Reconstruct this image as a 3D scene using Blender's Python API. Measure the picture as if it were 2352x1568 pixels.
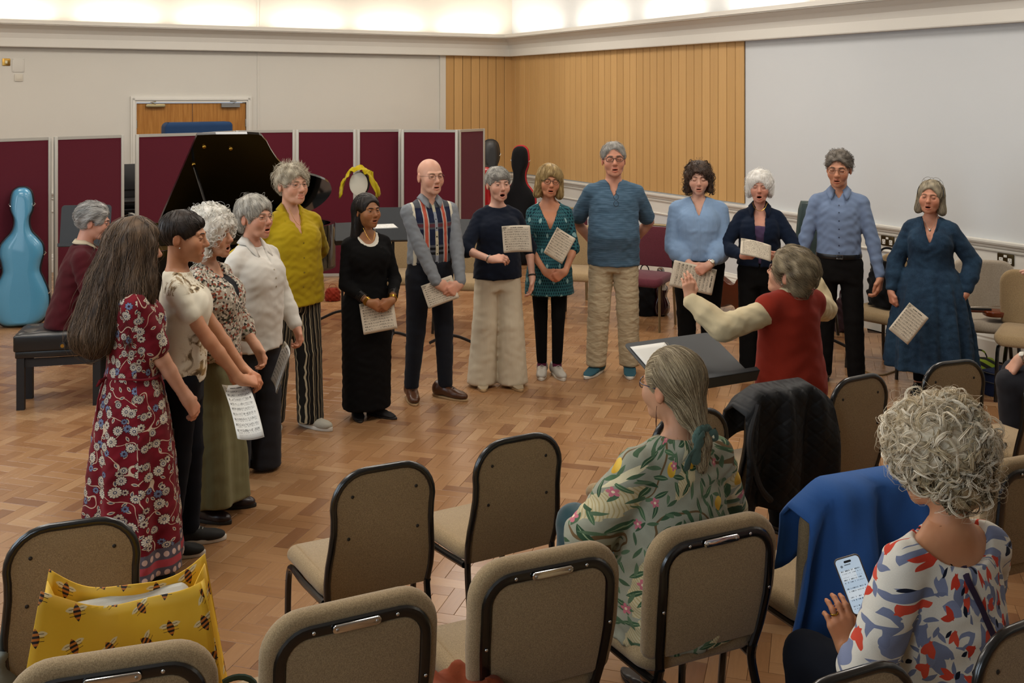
import bpy, bmesh, math, random
import numpy as np
from mathutils import Vector, Matrix, Quaternion
from mathutils.kdtree import KDTree

scene = bpy.context.scene
for _o in list(bpy.data.objects):
    bpy.data.objects.remove(_o)
COL = scene.collection
RNG = random.Random(7)
PI = math.pi

# ------------------------------------------------------------------ camera
CAMH = 2.16
FPX = 2395.0
HORIZON = 218.0
cam_data = bpy.data.cameras.new('camera')
cam = bpy.data.objects.new('camera', cam_data)
COL.objects.link(cam)
cam.location = (0, 0, CAMH)
cam.rotation_euler = (PI / 2, 0, 0)
cam_data.sensor_width = 36.0
cam_data.lens = 36.0 * FPX / 2352.0
cam_data.shift_y = -(784.0 - HORIZON) / 2352.0
cam_data.clip_start = 0.05
scene.camera = cam

# ------------------------------------------------------------------ world, exposure
world = bpy.data.worlds.new('world')
scene.world = world
world.use_nodes = True
world.node_tree.nodes['Background'].inputs[0].default_value = (0.75, 0.85, 1.0, 1)
world.node_tree.nodes['Background'].inputs[1].default_value = 0.6
vs = scene.view_settings
vs.view_transform = 'Standard'
vs.look = 'None'
vs.gamma = 1.0
vs.use_curve_mapping = False
vs.exposure = -0.47
_cy = scene.cycles
_cy.use_adaptive_sampling = True
_cy.adaptive_threshold = 0.03
_cy.max_bounces = 5
_cy.diffuse_bounces = 3
_cy.glossy_bounces = 2
_cy.transmission_bounces = 3
_cy.transparent_max_bounces = 6
_cy.caustics_reflective = False
_cy.caustics_refractive = False

# room frame: origin at the far corner, x along the back wall (leftwards), y along the right wall (towards the camera)
ROOM_ANG = math.radians(208.5)
CORNER = Vector((0.0, 15.76, 0.0))
ROOM_M = Matrix.Translation(CORNER) @ Matrix.Rotation(ROOM_ANG, 4, 'Z')
ROOM_W, ROOM_L, ROOM_H = 9.7, 19.5, 4.1


def room(x, y, z=0.0):
    return ROOM_M @ Vector((x, y, z))


def area_light(name, loc, rot, sx, sy, power, color, spread=PI):
    d = bpy.data.lights.new(name, 'AREA')
    d.shape = 'RECTANGLE'
    d.size, d.size_y = sx, sy
    d.energy = power
    d.color = color
    d.spread = spread
    o = bpy.data.objects.new(name, d)
    o.location = loc
    o.rotation_euler = rot
    COL.objects.link(o)
    return o


# ceiling fittings (rows of square panels over the hall); their frames are built with the ceiling
CEIL_SPOTS = [(x, y) for x in (2.0, 4.85, 7.7) for y in (2.6, 6.0, 9.4)]
WARM = (1.0, 0.935, 0.85)
for _x, _y in CEIL_SPOTS:
    area_light('ceiling_lamp', room(_x, _y, ROOM_H - 0.06), (0, 0, ROOM_ANG), 1.1, 1.1, 62.0, WARM)
# uplighters lying in the cove behind the cornice lip (back wall and right wall)
for _i in range(8):
    area_light('cove_lamp', room(0.75 + _i * 1.22, 0.17, 3.02), (PI - 0.15, 0, ROOM_ANG), 0.95, 0.06, 11.5, (1.0, 0.90, 0.80))
for _i in range(12):
    area_light('cove_lamp', room(0.17, 0.9 + _i * 1.55, 3.02), (PI, 0.15, ROOM_ANG), 0.06, 1.05, 11.5, (1.0, 0.88, 0.76))
# daylight through the two tall windows of the left wall
for _y in (6.6, 10.2, 13.8):
    area_light('window_daylight', room(ROOM_W - 0.05, _y, 2.35), (0, PI / 2, ROOM_ANG), 1.9, 1.6, 62.0, (0.72, 0.86, 1.0))


# ------------------------------------------------------------------ colour and node helpers
def lin(c):
    return c / 12.92 if c <= 0.04045 else ((c + 0.055) / 1.055) ** 2.4


def C(h):
    h = h.lstrip('#')
    return tuple(lin(int(h[i:i + 2], 16) / 255.0) for i in (0, 2, 4)) + (1.0,)


class S:
    """a node socket with arithmetic"""
    def __init__(s, t, k):
        s.t, s.k = t, k

    def m(s, op, *a):
        n = s.t.nodes.new('ShaderNodeMath')
        n.operation = op
        for i, v in enumerate((s,) + a):
            if isinstance(v, S):
                s.t.links.new(v.k, n.inputs[i])
            else:
                n.inputs[i].default_value = v
        return S(s.t, n.outputs[0])

    def __add__(s, o): return s.m('ADD', o)
    def __sub__(s, o): return s.m('SUBTRACT', o)
    def __mul__(s, o): return s.m('MULTIPLY', o)
    def __truediv__(s, o): return s.m('DIVIDE', o)
    __radd__ = __add__
    __rmul__ = __mul__
    def __rsub__(s, o): return s.m('MULTIPLY', -1.0).m('ADD', o)
    def lt(s, o): return s.m('LESS_THAN', o)
    def gt(s, o): return s.m('GREATER_THAN', o)
    def sin(s): return s.m('SINE')
    def abs(s): return s.m('ABSOLUTE')
    def frac(s): return s.m('FRACT')
    def floor(s): return s.m('FLOOR')
    def sqrt(s): return s.m('SQRT')
    def min(s, o): return s.m('MINIMUM', o)
    def max(s, o): return s.m('MAXIMUM', o)
    def atan2(s, o): return s.m('ARCTAN2', o)
    def step(s, a, b):
        n = s.t.nodes.new('ShaderNodeMapRange')
        n.interpolation_type = 'SMOOTHSTEP'
        s.t.links.new(s.k, n.inputs['Value'])
        n.inputs['From Min'].default_value, n.inputs['From Max'].default_value = a, b
        return S(s.t, n.outputs[0])


class M:
    """material builder"""
    def __init__(m, name):
        m.mat = bpy.data.materials.new(name)
        m.mat.use_nodes = True
        m.t = m.mat.node_tree
        m.p = m.t.nodes['Principled BSDF']

    def new(m, typ, **kw):
        n = m.t.nodes.new(typ)
        for k, v in kw.items():
            setattr(n, k, v)
        return n

    def put(m, inp, v):
        if isinstance(v, S):
            m.t.links.new(v.k, inp)
        else:
            inp.default_value = v

    def coord(m, kind='Object'):
        return S(m.t, m.new('ShaderNodeTexCoord').outputs[kind])

    def uv(m, name):
        n = m.new('ShaderNodeUVMap')
        n.uv_map = name
        return S(m.t, n.outputs[0])

    def attr(m, name, out='Color'):
        n = m.new('ShaderNodeAttribute')
        n.attribute_name = name
        return S(m.t, n.outputs[out])

    def rand(m):
        return S(m.t, m.new('ShaderNodeObjectInfo').outputs['Random'])

    def xyz(m, v):
        n = m.new('ShaderNodeSeparateXYZ')
        m.put(n.inputs[0], v)
        return [S(m.t, o) for o in n.outputs]

    def vec(m, x, y, z=0.0):
        n = m.new('ShaderNodeCombineXYZ')
        for i, q in enumerate((x, y, z)):
            m.put(n.inputs[i], q)
        return S(m.t, n.outputs[0])

    def vmath(m, op, a, b=None, scale=None):
        n = m.new('ShaderNodeVectorMath', operation=op)
        m.put(n.inputs[0], a)
        if b is not None:
            m.put(n.inputs[1], b)
        if scale is not None:
            m.put(n.inputs['Scale'], scale)
        return S(m.t, n.outputs['Value' if op in ('LENGTH', 'DOT_PRODUCT') else 'Vector'])

    def noise(m, v, scale, detail=2.0, rough=0.5, out='Fac', dist=0.0):
        n = m.new('ShaderNodeTexNoise')
        m.put(n.inputs['Vector'], v)
        n.inputs['Scale'].default_value = scale
        n.inputs['Detail'].default_value = detail
        n.inputs['Roughness'].default_value = rough
        n.inputs['Distortion'].default_value = dist
        return S(m.t, n.outputs[out])

    def white(m, v, out='Value'):
        n = m.new('ShaderNodeTexWhiteNoise', noise_dimensions='3D')
        m.put(n.inputs['Vector'], v)
        return S(m.t, n.outputs[out])

    def vor(m, v, scale, out='Distance', feature='F1', rnd=1.0, dim='2D'):
        n = m.new('ShaderNodeTexVoronoi', voronoi_dimensions=dim, feature=feature)
        m.put(n.inputs['Vector'], v)
        n.inputs['Scale'].default_value = scale
        n.inputs['Randomness'].default_value = rnd
        if out == 'all':
            return S(m.t, n.outputs['Distance']), S(m.t, n.outputs['Color']), S(m.t, n.outputs['Position'])
        return S(m.t, n.outputs[out])

    def mix(m, f, a, b):
        n = m.new('ShaderNodeMix', data_type='RGBA')
        m.put(n.inputs[0], f)
        for i, v in ((6, a), (7, b)):
            m.put(n.inputs[i], C(v) if isinstance(v, str) else v)
        return S(m.t, n.outputs[2])

    def mul(m, a, b):
        n = m.new('ShaderNodeMix', data_type='RGBA', blend_type='MULTIPLY')
        n.inputs[0].default_value = 1.0
        for i, v in ((6, a), (7, b)):
            m.put(n.inputs[i], C(v) if isinstance(v, str) else v)
        return S(m.t, n.outputs[2])

    def grey(m, v):
        n = m.new('ShaderNodeCombineColor')
        for i in range(3):
            m.put(n.inputs[i], v)
        return S(m.t, n.outputs[0])

    def base(m, c):
        m.put(m.p.inputs['Base Color'], C(c) if isinstance(c, str) else c)
        return m

    def rough(m, r, spec=0.5):
        m.put(m.p.inputs['Roughness'], r)
        m.p.inputs['Specular IOR Level'].default_value = spec
        return m

    def bump(m, h, strength=0.3, dist=0.01):
        n = m.new('ShaderNodeBump')
        n.inputs['Strength'].default_value = strength
        n.inputs['Distance'].default_value = dist
        m.put(n.inputs['Height'], h)
        m.t.links.new(n.outputs[0], m.p.inputs['Normal'])
        return m

    def metal(m, v=1.0):
        m.p.inputs['Metallic'].default_value = v
        return m

    def sheen(m, w=0.3):
        m.p.inputs['Sheen Weight'].default_value = w
        m.p.inputs['Sheen Roughness'].default_value = 0.5
        return m


_MC = {}


def plain(name, col, rough=0.6, metal=0.0, spec=0.5, coat=0.0):
    if name in _MC:
        return _MC[name]
    m = M(name).base(col).rough(rough, spec).metal(metal)
    if coat:
        m.p.inputs['Coat Weight'].default_value = coat
        m.p.inputs['Coat Roughness'].default_value = 0.08
    _MC[name] = m.mat
    return m.mat


def fabric(name, col, var=0.12, wr=0.5, scale=9.0, weave=420.0, rough=0.9, stretch=(1, 1, 1), dist=0.02, sheen=0.06):
    """woven cloth: soft creases as bump, fine weave as tone"""
    if name in _MC:
        return _MC[name]
    m = M(name)
    co = m.coord()
    w = m.noise(co, weave, 2.0)
    f = m.noise(co, 3.0, 2.0)
    tone = (w * (var * 1.6) + f * var) + (1.0 - var * 1.3)
    m.base(m.mul(C(col), m.grey(tone))).rough(rough, 0.16).sheen(sheen)
    sv = m.vmath('MULTIPLY', co, (stretch[0], stretch[1], stretch[2]))
    cr = m.noise(sv, scale, 1.6, 0.45, dist=0.25)
    m.bump(cr, wr * .75, dist)
    _MC[name] = m.mat
    return m.mat


# ------------------------------------------------------------------ mesh builder
class MB:
    def __init__(s):
        s.v, s.f, s.mi = [], [], []
        s.cur = 0

    def add(s, vs_, fs, mi=None):
        b = len(s.v)
        s.v += [tuple(p) for p in vs_]
        s.f += [tuple(b + i for i in f) for f in fs]
        s.mi += [s.cur if mi is None else mi] * len(fs)
        return s

    def box(s, c, d, rz=0.0, mat=None):
        x, y, z = d[0] / 2, d[1] / 2, d[2] / 2
        vs_ = [Vector(p) for p in ((-x, -y, -z), (x, -y, -z), (x, y, -z), (-x, y, -z), (-x, -y, z), (x, -y, z), (x, y, z), (-x, y, z))]
        R = mat if mat is not None else Matrix.Rotation(rz, 3, 'Z')
        vs_ = [R @ p + Vector(c) for p in vs_]
        return s.add(vs_, [(0, 3, 2, 1), (4, 5, 6, 7), (0, 1, 5, 4), (1, 2, 6, 5), (2, 3, 7, 6), (3, 0, 4, 7)])

    def span(s, a, b):
        return s.box([(a[i] + b[i]) / 2 for i in range(3)], [abs(b[i] - a[i]) for i in range(3)])

    def tube(s, pts, r, n=8, closed=False, cap=True, up=None, flat=None):
        """sweep a circle (or ellipse via flat=(rx,ry)) along pts; r may be a list"""
        pts = [Vector(p) for p in pts]
        k = len(pts)
        rs = r if isinstance(r, (list, tuple)) else [r] * k
        vs_, prev = [], None
        for i, p in enumerate(pts):
            if closed:
                t = pts[(i + 1) % k] - pts[i - 1]
            else:
                t = pts[min(i + 1, k - 1)] - pts[max(i - 1, 0)]
            if t.length < 1e-9:
                t = Vector((0, 0, 1))
            t.normalize()
            if prev is None:
                a = Vector(up) if up else (Vector((0, 0, 1)) if abs(t.z) < 0.9 else Vector((1, 0, 0)))
                u = (a - t * a.dot(t)).normalized()
            else:
                u = (prev - t * prev.dot(t))
                u = u.normalized() if u.length > 1e-6 else t.orthogonal().normalized()
            prev = u
            w = t.cross(u)
            fx, fy = flat if flat else (1.0, 1.0)
            for j in range(n):
                a = 2 * PI * j / n
                vs_.append(p + (u * (math.cos(a) * fx) + w * (math.sin(a) * fy)) * rs[i])
        fs = []
        for i in range(k if closed else k - 1):
            for j in range(n):
                a, b = i * n + j, i * n + (j + 1) % n
                c, d = ((i + 1) % k) * n + (j + 1) % n, ((i + 1) % k) * n + j
                fs.append((a, b, c, d))
        if cap and not closed:
            fs.append(tuple(reversed(range(n))))
            fs.append(tuple((k - 1) * n + j for j in range(n)))
        return s.add(vs_, fs)

    def cyl(s, a, b, r, r2=None, n=12):
        return s.tube([a, b], [r, r if r2 is None else r2], n)

    def lathe(s, prof, n=20, c=(0, 0, 0)):
        k = len(prof)
        vs_ = [(c[0] + r * math.cos(2 * PI * j / n), c[1] + r * math.sin(2 * PI * j / n), c[2] + z) for r, z in prof for j in range(n)]
        fs = [(i * n + j, i * n + (j + 1) % n, (i + 1) * n + (j + 1) % n, (i + 1) * n + j) for i in range(k - 1) for j in range(n)]
        if prof[0][0] > 1e-6:
            fs.append(tuple(reversed(range(n))))
        if prof[-1][0] > 1e-6:
            fs.append(tuple((k - 1) * n + j for j in range(n)))
        return s.add(vs_, fs)

    def ball(s, c, r, n=12, k=8):
        rx, ry, rz = (r, r, r) if isinstance(r, (int, float)) else r
        vs_ = [(c[0], c[1], c[2] - rz)]
        for i in range(1, k):
            a = PI * i / k
            vs_ += [(c[0] + rx * math.sin(a) * math.cos(2 * PI * j / n), c[1] + ry * math.sin(a) * math.sin(2 * PI * j / n), c[2] - rz * math.cos(a)) for j in range(n)]
        vs_.append((c[0], c[1], c[2] + rz))
        fs = [(0, 1 + (j + 1) % n, 1 + j) for j in range(n)]
        for i in range(k - 2):
            fs += [(1 + i * n + j, 1 + i * n + (j + 1) % n, 1 + (i + 1) * n + (j + 1) % n, 1 + (i + 1) * n + j) for j in range(n)]
        e = len(vs_) - 1
        fs += [(1 + (k - 2) * n + j, 1 + (k - 2) * n + (j + 1) % n, e) for j in range(n)]
        return s.add(vs_, fs)

    def prism(s, outline, z0, z1, mat=None):
        """extrude a planar outline (x,y) between z0 and z1, optional 4x4 placement"""
        n = len(outline)
        ar = sum(outline[i][0] * outline[(i + 1) % n][1] - outline[(i + 1) % n][0] * outline[i][1] for i in range(n))
        if ar < 0:
            outline = list(reversed(outline))
        vs_ = [Vector((x, y, z0)) for x, y in outline] + [Vector((x, y, z1)) for x, y in outline]
        if mat is not None:
            vs_ = [mat @ p for p in vs_]
        fs = [tuple(reversed(range(n))), tuple(range(n, 2 * n))]
        fs += [(i, (i + 1) % n, n + (i + 1) % n, n + i) for i in range(n)]
        return s.add(vs_, fs)

    def pillow(s, outline, z0, z1, bev=0.01, steps=3, mat=None):
        """prism with rounded rims (both faces)"""
        n = len(outline)
        ar = sum(outline[i][0] * outline[(i + 1) % n][1] - outline[(i + 1) % n][0] * outline[i][1] for i in range(n))
        if ar < 0:
            outline = list(reversed(outline))
        P = [Vector((x, y)) for x, y in outline]
        N = []
        for i in range(n):
            t = P[(i + 1) % n] - P[i - 1]
            N.append(Vector((t.y, -t.x)).normalized())
        rings = []
        for q in range(steps + 1):
            a = PI / 2 * q / steps
            rings.append((bev * (1 - math.sin(a)), z0 + bev * (1 - math.cos(a))))
        for q in range(steps + 1):
            a = PI / 2 * (1 - q / steps)
            rings.append((bev * (1 - math.sin(a)), z1 - bev * (1 - math.cos(a))))
        vs_ = []
        for ins, z in rings:
            for i in range(n):
                p = P[i] - N[i] * ins
                vs_.append(Vector((p.x, p.y, z)))
        if mat is not None:
            vs_ = [mat @ p for p in vs_]
        fs = [tuple(reversed(range(n)))]
        for q in range(len(rings) - 1):
            fs += [(q * n + i, q * n + (i + 1) % n, (q + 1) * n + (i + 1) % n, (q + 1) * n + i) for i in range(n)]
        fs.append(tuple((len(rings) - 1) * n + i for i in range(n)))
        return s.add(vs_, fs)

    def grid(s, rows, closed=False):
        """rows: list of equally long point rows"""
        k, n = len(rows), len(rows[0])
        vs_ = [p for r in rows for p in r]
        fs = [(i * n + j, i * n + (j + 1) % n, (i + 1) * n + (j + 1) % n, (i + 1) * n + j) for i in range(k - 1) for j in range(n if closed else n - 1)]
        return s.add(vs_, fs)

    def mesh(s, name, mats=None, smooth=True, angle=40):
        me = bpy.data.meshes.new(name)
        me.from_pydata(s.v, [], s.f)
        if mats is not None:
            for x in (mats if isinstance(mats, (list, tuple)) else [mats]):
                me.materials.append(x)
        if any(s.mi):
            me.polygons.foreach_set('material_index', s.mi)
        if smooth:
            me.shade_smooth()
            if angle:
                me.set_sharp_from_angle(angle=math.radians(angle))
        me.update()
        return me

    def obj(s, name, mats=None, parent=None, smooth=True, angle=40, **kw):
        return link(name, s.mesh(name, mats, smooth, angle), parent, **kw)


def link(name, data, parent=None, loc=None, rz=None, label=None, cat=None, group=None, kind=None):
    o = bpy.data.objects.new(name, data)
    COL.objects.link(o)
    if parent is not None:
        o.parent = parent
    if loc is not None:
        o.location = loc
    if rz is not None:
        o.rotation_euler = (0, 0, rz)
    if label:
        o['label'] = label
    if cat:
        o['category'] = cat
    if group:
        o['group'] = group
    if kind:
        o['kind'] = kind
    return o


def thing(name, label, cat, loc=(0, 0, 0), rz=0.0, group=None):
    return link(name, None, None, loc, rz, label, cat, group)


def copy_tree(o, parent=None):
    c = o.copy()
    COL.objects.link(c)
    c.parent = parent
    for ch in list(o.children):
        copy_tree(ch, c)
    return c


def solidify(o, t, off=0.0):
    md = o.modifiers.new('thickness', 'SOLIDIFY')
    md.thickness = t
    md.offset = off
    return o


def px(x, y, d):
    """point seen at pixel (x, y) at distance d in front of the camera"""
    return Vector(((x - 1176.0) / FPX * d, d, CAMH - (y - HORIZON) / FPX * d))


def floor_px(x, y):
    return px(x, y, FPX * CAMH / (y - HORIZON))


def arc(c, r, a0, a1, n):
    return [(c[0] + r * math.cos(a0 + (a1 - a0) * i / n), c[1] + r * math.sin(a0 + (a1 - a0) * i / n)) for i in range(n + 1)]


def round_rect(w, h, r, n=5, cx=0.0, cy=0.0):
    x, y = w / 2 - r, h / 2 - r
    return [(cx + px_, cy + py_) for px_, py_ in arc((x, y), r, 0, PI / 2, n) + arc((-x, y), r, PI / 2, PI, n) + arc((-x, -y), r, PI, 1.5 * PI, n) + arc((x, -y), r, 1.5 * PI, 2 * PI, n)]


def smooth_path(pts, n=6):
    """Catmull-Rom through pts"""
    P = [Vector(p) for p in pts]
    out = []
    for i in range(len(P) - 1):
        a, b, c, d = P[max(i - 1, 0)], P[i], P[i + 1], P[min(i + 2, len(P) - 1)]
        for j in range(n):
            t = j / n
            out.append(0.5 * ((2 * b) + (c - a) * t + (2 * a - 5 * b + 4 * c - d) * t * t + (3 * b - a - 3 * c + d) * t ** 3))
    out.append(P[-1])
    return out
# ================================================================== the room
def wall_paint(name, col):
    m = M(name)
    co = m.coord()
    n = m.noise(co, 1.3, 3.0)
    m.base(m.mul(C(col), m.grey(n * 0.06 + 0.97))).rough(0.75, 0.3)
    m.bump(m.noise(co, 160.0, 2.0), 0.06, 0.002)
    return m.mat


MAT_CREAM = wall_paint('cream_wall_paint', '#d2cec4')
MAT_WHITE_WALL = wall_paint('cool_white_wall_paint', '#cfd2d3')
MAT_CORNICE = wall_paint('cornice_white', '#dedad0')
MAT_TRIM = wall_paint('trim_gloss_white', '#dcd9d0')
MAT_CEIL = wall_paint('ceiling_white', '#ebe8e0')


def parquet_mat(name, src):
    m = M(name)
    uvn = m.uv('grain')
    rnd = m.attr('rnd', 'Fac') if src == 'attr' else m.rand()
    u, v, _ = m.xyz(uvn)
    gv = m.vec(u * 1.2 + rnd * 37.0, v * 14.0 + rnd * 91.0, rnd * 13.0)
    g1 = m.noise(gv, 6.0, 4.0, 0.6)
    g2 = m.noise(m.vec(u * 3.0 + rnd * 11.0, v * 60.0, rnd * 5.0), 14.0, 2.0)
    r2 = (rnd * 173.31).frac()
    c = m.mix(r2.step(0.0, 1.0), '#926843', '#a37a53')
    c = m.mix((rnd * 57.7).frac().gt(0.90), c, '#82593a')
    c = m.mix((rnd * 23.3).frac().gt(0.92), c, '#ab845d')
    c = m.mul(c, m.grey(g1 * 0.30 + (g2 * 0.14 + 0.74)))
    wc = m.new('ShaderNodeNewGeometry')
    pos = S(m.t, wc.outputs['Position'])
    wear = m.noise(pos, 0.9, 3.0)
    c = m.mix(wear.step(0.52, 0.75) * 0.25, c, '#c79f74')
    m.base(c).rough(wear * 0.12 + (g1 * 0.06 + 0.17), 0.6)
    m.bump(g1 * 0.6 + g2 * 0.4, 0.08, 0.001)
    return m.mat


MAT_PARQUET = parquet_mat('oak_parquet', 'attr')
MAT_PARQUET_ONE = parquet_mat('oak_parquet_block', 'rand')

# ---- floor: a dark bed with herringbone blocks laid on it
fm = MB()
fm.span((-0.3, -0.3, -0.12), (ROOM_W + 0.3, ROOM_L + 0.3, -0.012))
floor = fm.obj('floor', plain('parquet_bed', '#3a2616', 0.9), kind='structure')
floor.matrix_world = ROOM_M
floor['label'] = 'oak herringbone parquet floor of the hall'


def build_parquet():
    L, W, n = 0.225, 0.075, 3
    ang = math.radians(-16.5)
    ca, sa = math.cos(ang), math.sin(ang)
    blocks = []
    inv = ROOM_M.inverted()
    for k in range(-260, 300):
        for mm in range(-60, 60):
            for vert in (0, 1):
                if vert:
                    gx, gy = k + n * mm + n + 0.5, k - n * mm - n / 2 + 1.0
                else:
                    gx, gy = k + n * mm + n / 2, k - n * mm + 0.5
                gx, gy = gx * W, gy * W
                if abs(gx) > 16 or abs(gy) > 16:
                    continue
                x, y = gx * ca - gy * sa, gx * sa + gy * ca + 7.0
                p = inv @ Vector((x, y, 0))
                if 0.06 < p.x < ROOM_W - 0.06 and 0.06 < p.y < ROOM_L - 0.06:
                    blocks.append((x, y, ang + (PI / 2 if vert else 0)))
    rng = np.random.default_rng(3)
    # the blocks that show largest in open floor become objects of their own
    scored = []
    for i, (x, y, a) in enumerate(blocks):
        if y < 1.0:
            continue
        ix, iy = 1176 + x / y * FPX, HORIZON + CAMH / y * FPX
        ok = (415 < ix < 745 and 1130 < iy < 1330) or (5 < ix < 180 and 960 < iy < 1185) or (610 < ix < 1080 and 985 < iy < 1048) or (1000 < ix < 1085 and 1040 < iy < 1160) or (520 < ix < 640 and 1290 < iy < 1440) or (1295 < ix < 1480 and 930 < iy < 1120)
        if ok:
            scored.append((-iy, i))
    scored.sort()
    own = set(i for _, i in scored[:300])
    hl, hw, t = L / 2 - 0.0005, W / 2 - 0.0005, 0.012
    bz = 0.0012
    loc = np.array([(-hl, -hw, -t), (hl, -hw, -t), (hl, hw, -t), (-hl, hw, -t),
                    (-hl, -hw, -bz), (hl, -hw, -bz), (hl, hw, -bz), (-hl, hw, -bz),
                    (-hl + bz, -hw + bz, 0), (hl - bz, -hw + bz, 0), (hl - bz, hw - bz, 0), (-hl + bz, hw - bz, 0)])
    fc = [(8, 9, 10, 11), (4, 5, 9, 8), (5, 6, 10, 9), (6, 7, 11, 10), (7, 4, 8, 11), (0, 1, 5, 4), (1, 2, 6, 5), (2, 3, 7, 6), (3, 0, 4, 7)]
    fc = np.array(fc)
    rest = [b for i, b in enumerate(blocks) if i not in own]
    B = np.array(rest)
    nb = len(B)
    dz = rng.uniform(-0.0005, 0.0004, nb)
    tl = rng.normal(0, 0.004, (nb, 2))
    c, s = np.cos(B[:, 2]), np.sin(B[:, 2])
    V = np.empty((nb, 12, 3))
    V[:, :, 0] = B[:, 0, None] + c[:, None] * loc[:, 0] - s[:, None] * loc[:, 1]
    V[:, :, 1] = B[:, 1, None] + s[:, None] * loc[:, 0] + c[:, None] * loc[:, 1]
    V[:, :, 2] = loc[:, 2] + dz[:, None] + tl[:, 0, None] * loc[:, 0] * 0.35 + tl[:, 1, None] * loc[:, 1]
    Fq = (np.arange(nb)[:, None, None] * 12 + fc).reshape(-1, 4)
    me = bpy.data.meshes.new('parquet_blocks')
    me.from_pydata(V.reshape(-1, 3).tolist(), [], Fq.tolist())
    uvl = me.uv_layers.new(name='grain')
    luv = loc[fc.reshape(-1)][:, :2]
    uvl.data.foreach_set('uv', np.tile(luv, (nb, 1)).astype(np.float32).ravel())
    at = me.attributes.new('rnd', 'FLOAT', 'FACE')
    at.data.foreach_set('value', np.repeat(rng.random(nb), len(fc)).astype(np.float32))
    me.materials.append(MAT_PARQUET)
    o = link('parquet_blocks', me, None, kind='stuff')
    o.parent = floor
    o.matrix_parent_inverse = floor.matrix_world.inverted()
    one = bpy.data.meshes.new('parquet_block')
    one.from_pydata(loc.tolist(), [], fc.tolist())
    uvl = one.uv_layers.new(name='grain')
    uvl.data.foreach_set('uv', luv.astype(np.float32).ravel())
    one.materials.append(MAT_PARQUET_ONE)
    pi_ = floor.matrix_world.inverted()
    for i in sorted(own):
        x, y, a = blocks[i]
        b = bpy.data.objects.new('parquet_block', one)
        COL.objects.link(b)
        b.parent = floor
        b.matrix_parent_inverse = pi_
        b.location = (x, y, float(rng.uniform(-0.0005, 0.0004)))
        b.rotation_euler = (float(rng.normal(0, 0.004)), float(rng.normal(0, 0.0014)), a)


build_parquet()


def struct(name, mb, mat, label=None, smooth=False, parent=None):
    o = mb.obj(name, mat, parent, smooth=smooth, kind=None if parent else 'structure', label=label)
    if parent is None:
        o.matrix_world = ROOM_M
    return o


WT = 0.2
# back wall with the door opening
DX0, DX1, DZ = 4.018, 5.405, 2.064
wb = MB()
wb.span((-WT, -WT, 0), (DX0, 0, ROOM_H)).span((DX1, -WT, 0), (ROOM_W + WT, 0, ROOM_H)).span((DX0, -WT, DZ), (DX1, 0, ROOM_H))
wall_back = struct('wall_back', wb, MAT_CREAM, 'cream back wall with the double door')
wr = MB()
wr.span((-WT, 0, 0), (0, ROOM_L, ROOM_H))
wall_right = struct('wall_right', wr, MAT_WHITE_WALL, 'long right wall, white above its dado rail')
wl = MB()
WINS = [(5.8, 7.4), (9.4, 11.0), (13.0, 14.6)]
ys_ = [0.0] + [v for w in WINS for v in w] + [ROOM_L]
for i in range(0, len(ys_), 2):
    wl.span((ROOM_W, ys_[i], 0), (ROOM_W + WT, ys_[i + 1], ROOM_H))
for a, b in WINS:
    wl.span((ROOM_W, a, 0), (ROOM_W + WT, b, 1.4)).span((ROOM_W, a, 3.3), (ROOM_W + WT, b, ROOM_H))
struct('wall_left', wl, MAT_CREAM, 'left wall with tall windows')
wf = MB()
wf.span((-WT, ROOM_L, 0), (ROOM_W + WT, ROOM_L + WT, ROOM_H))
struct('wall_front', wf, MAT_CREAM, 'wall behind the audience')
wc_ = MB()
wc_.span((-WT, -WT, ROOM_H), (ROOM_W + WT, ROOM_L + WT, ROOM_H + WT))
struct('ceiling', wc_, MAT_CEIL, 'plain white ceiling')
for i, (a, b) in enumerate(WINS):
    w = MB()
    w.span((ROOM_W - 0.02, a, 1.4), (ROOM_W + 0.1, a + 0.06, 3.3)).span((ROOM_W - 0.02, b - 0.06, 1.4), (ROOM_W + 0.1, b, 3.3))
    w.span((ROOM_W - 0.02, a, 1.4), (ROOM_W + 0.1, b, 1.46)).span((ROOM_W - 0.02, a, 3.24), (ROOM_W + 0.1, b, 3.3)).span((ROOM_W, a, 2.32), (ROOM_W + 0.06, b, 2.38)).span((ROOM_W, (a + b) / 2 - 0.03, 1.4), (ROOM_W + 0.06, (a + b) / 2 + 0.03, 3.3))
    struct('window_%d' % (i + 1), w, MAT_TRIM, 'tall white framed window')


def run_profile(name, prof, along, label, mat):
    """sweep a profile [(out, z)] along the back or the right wall, mitred in the far corner"""
    m = MB()
    n = len(prof)
    vs_ = []
    for o_, z in prof:
        if along == 'back':
            vs_ += [(o_, o_, z), (ROOM_W, o_, z)]
        else:
            vs_ += [(o_, ROOM_L, z), (o_, o_, z)]
    m.add(vs_, [(2 * i, 2 * i + 1, 2 * i + 3, 2 * i + 2) for i in range(n - 1)])
    return struct(name, m, mat, label)


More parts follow.
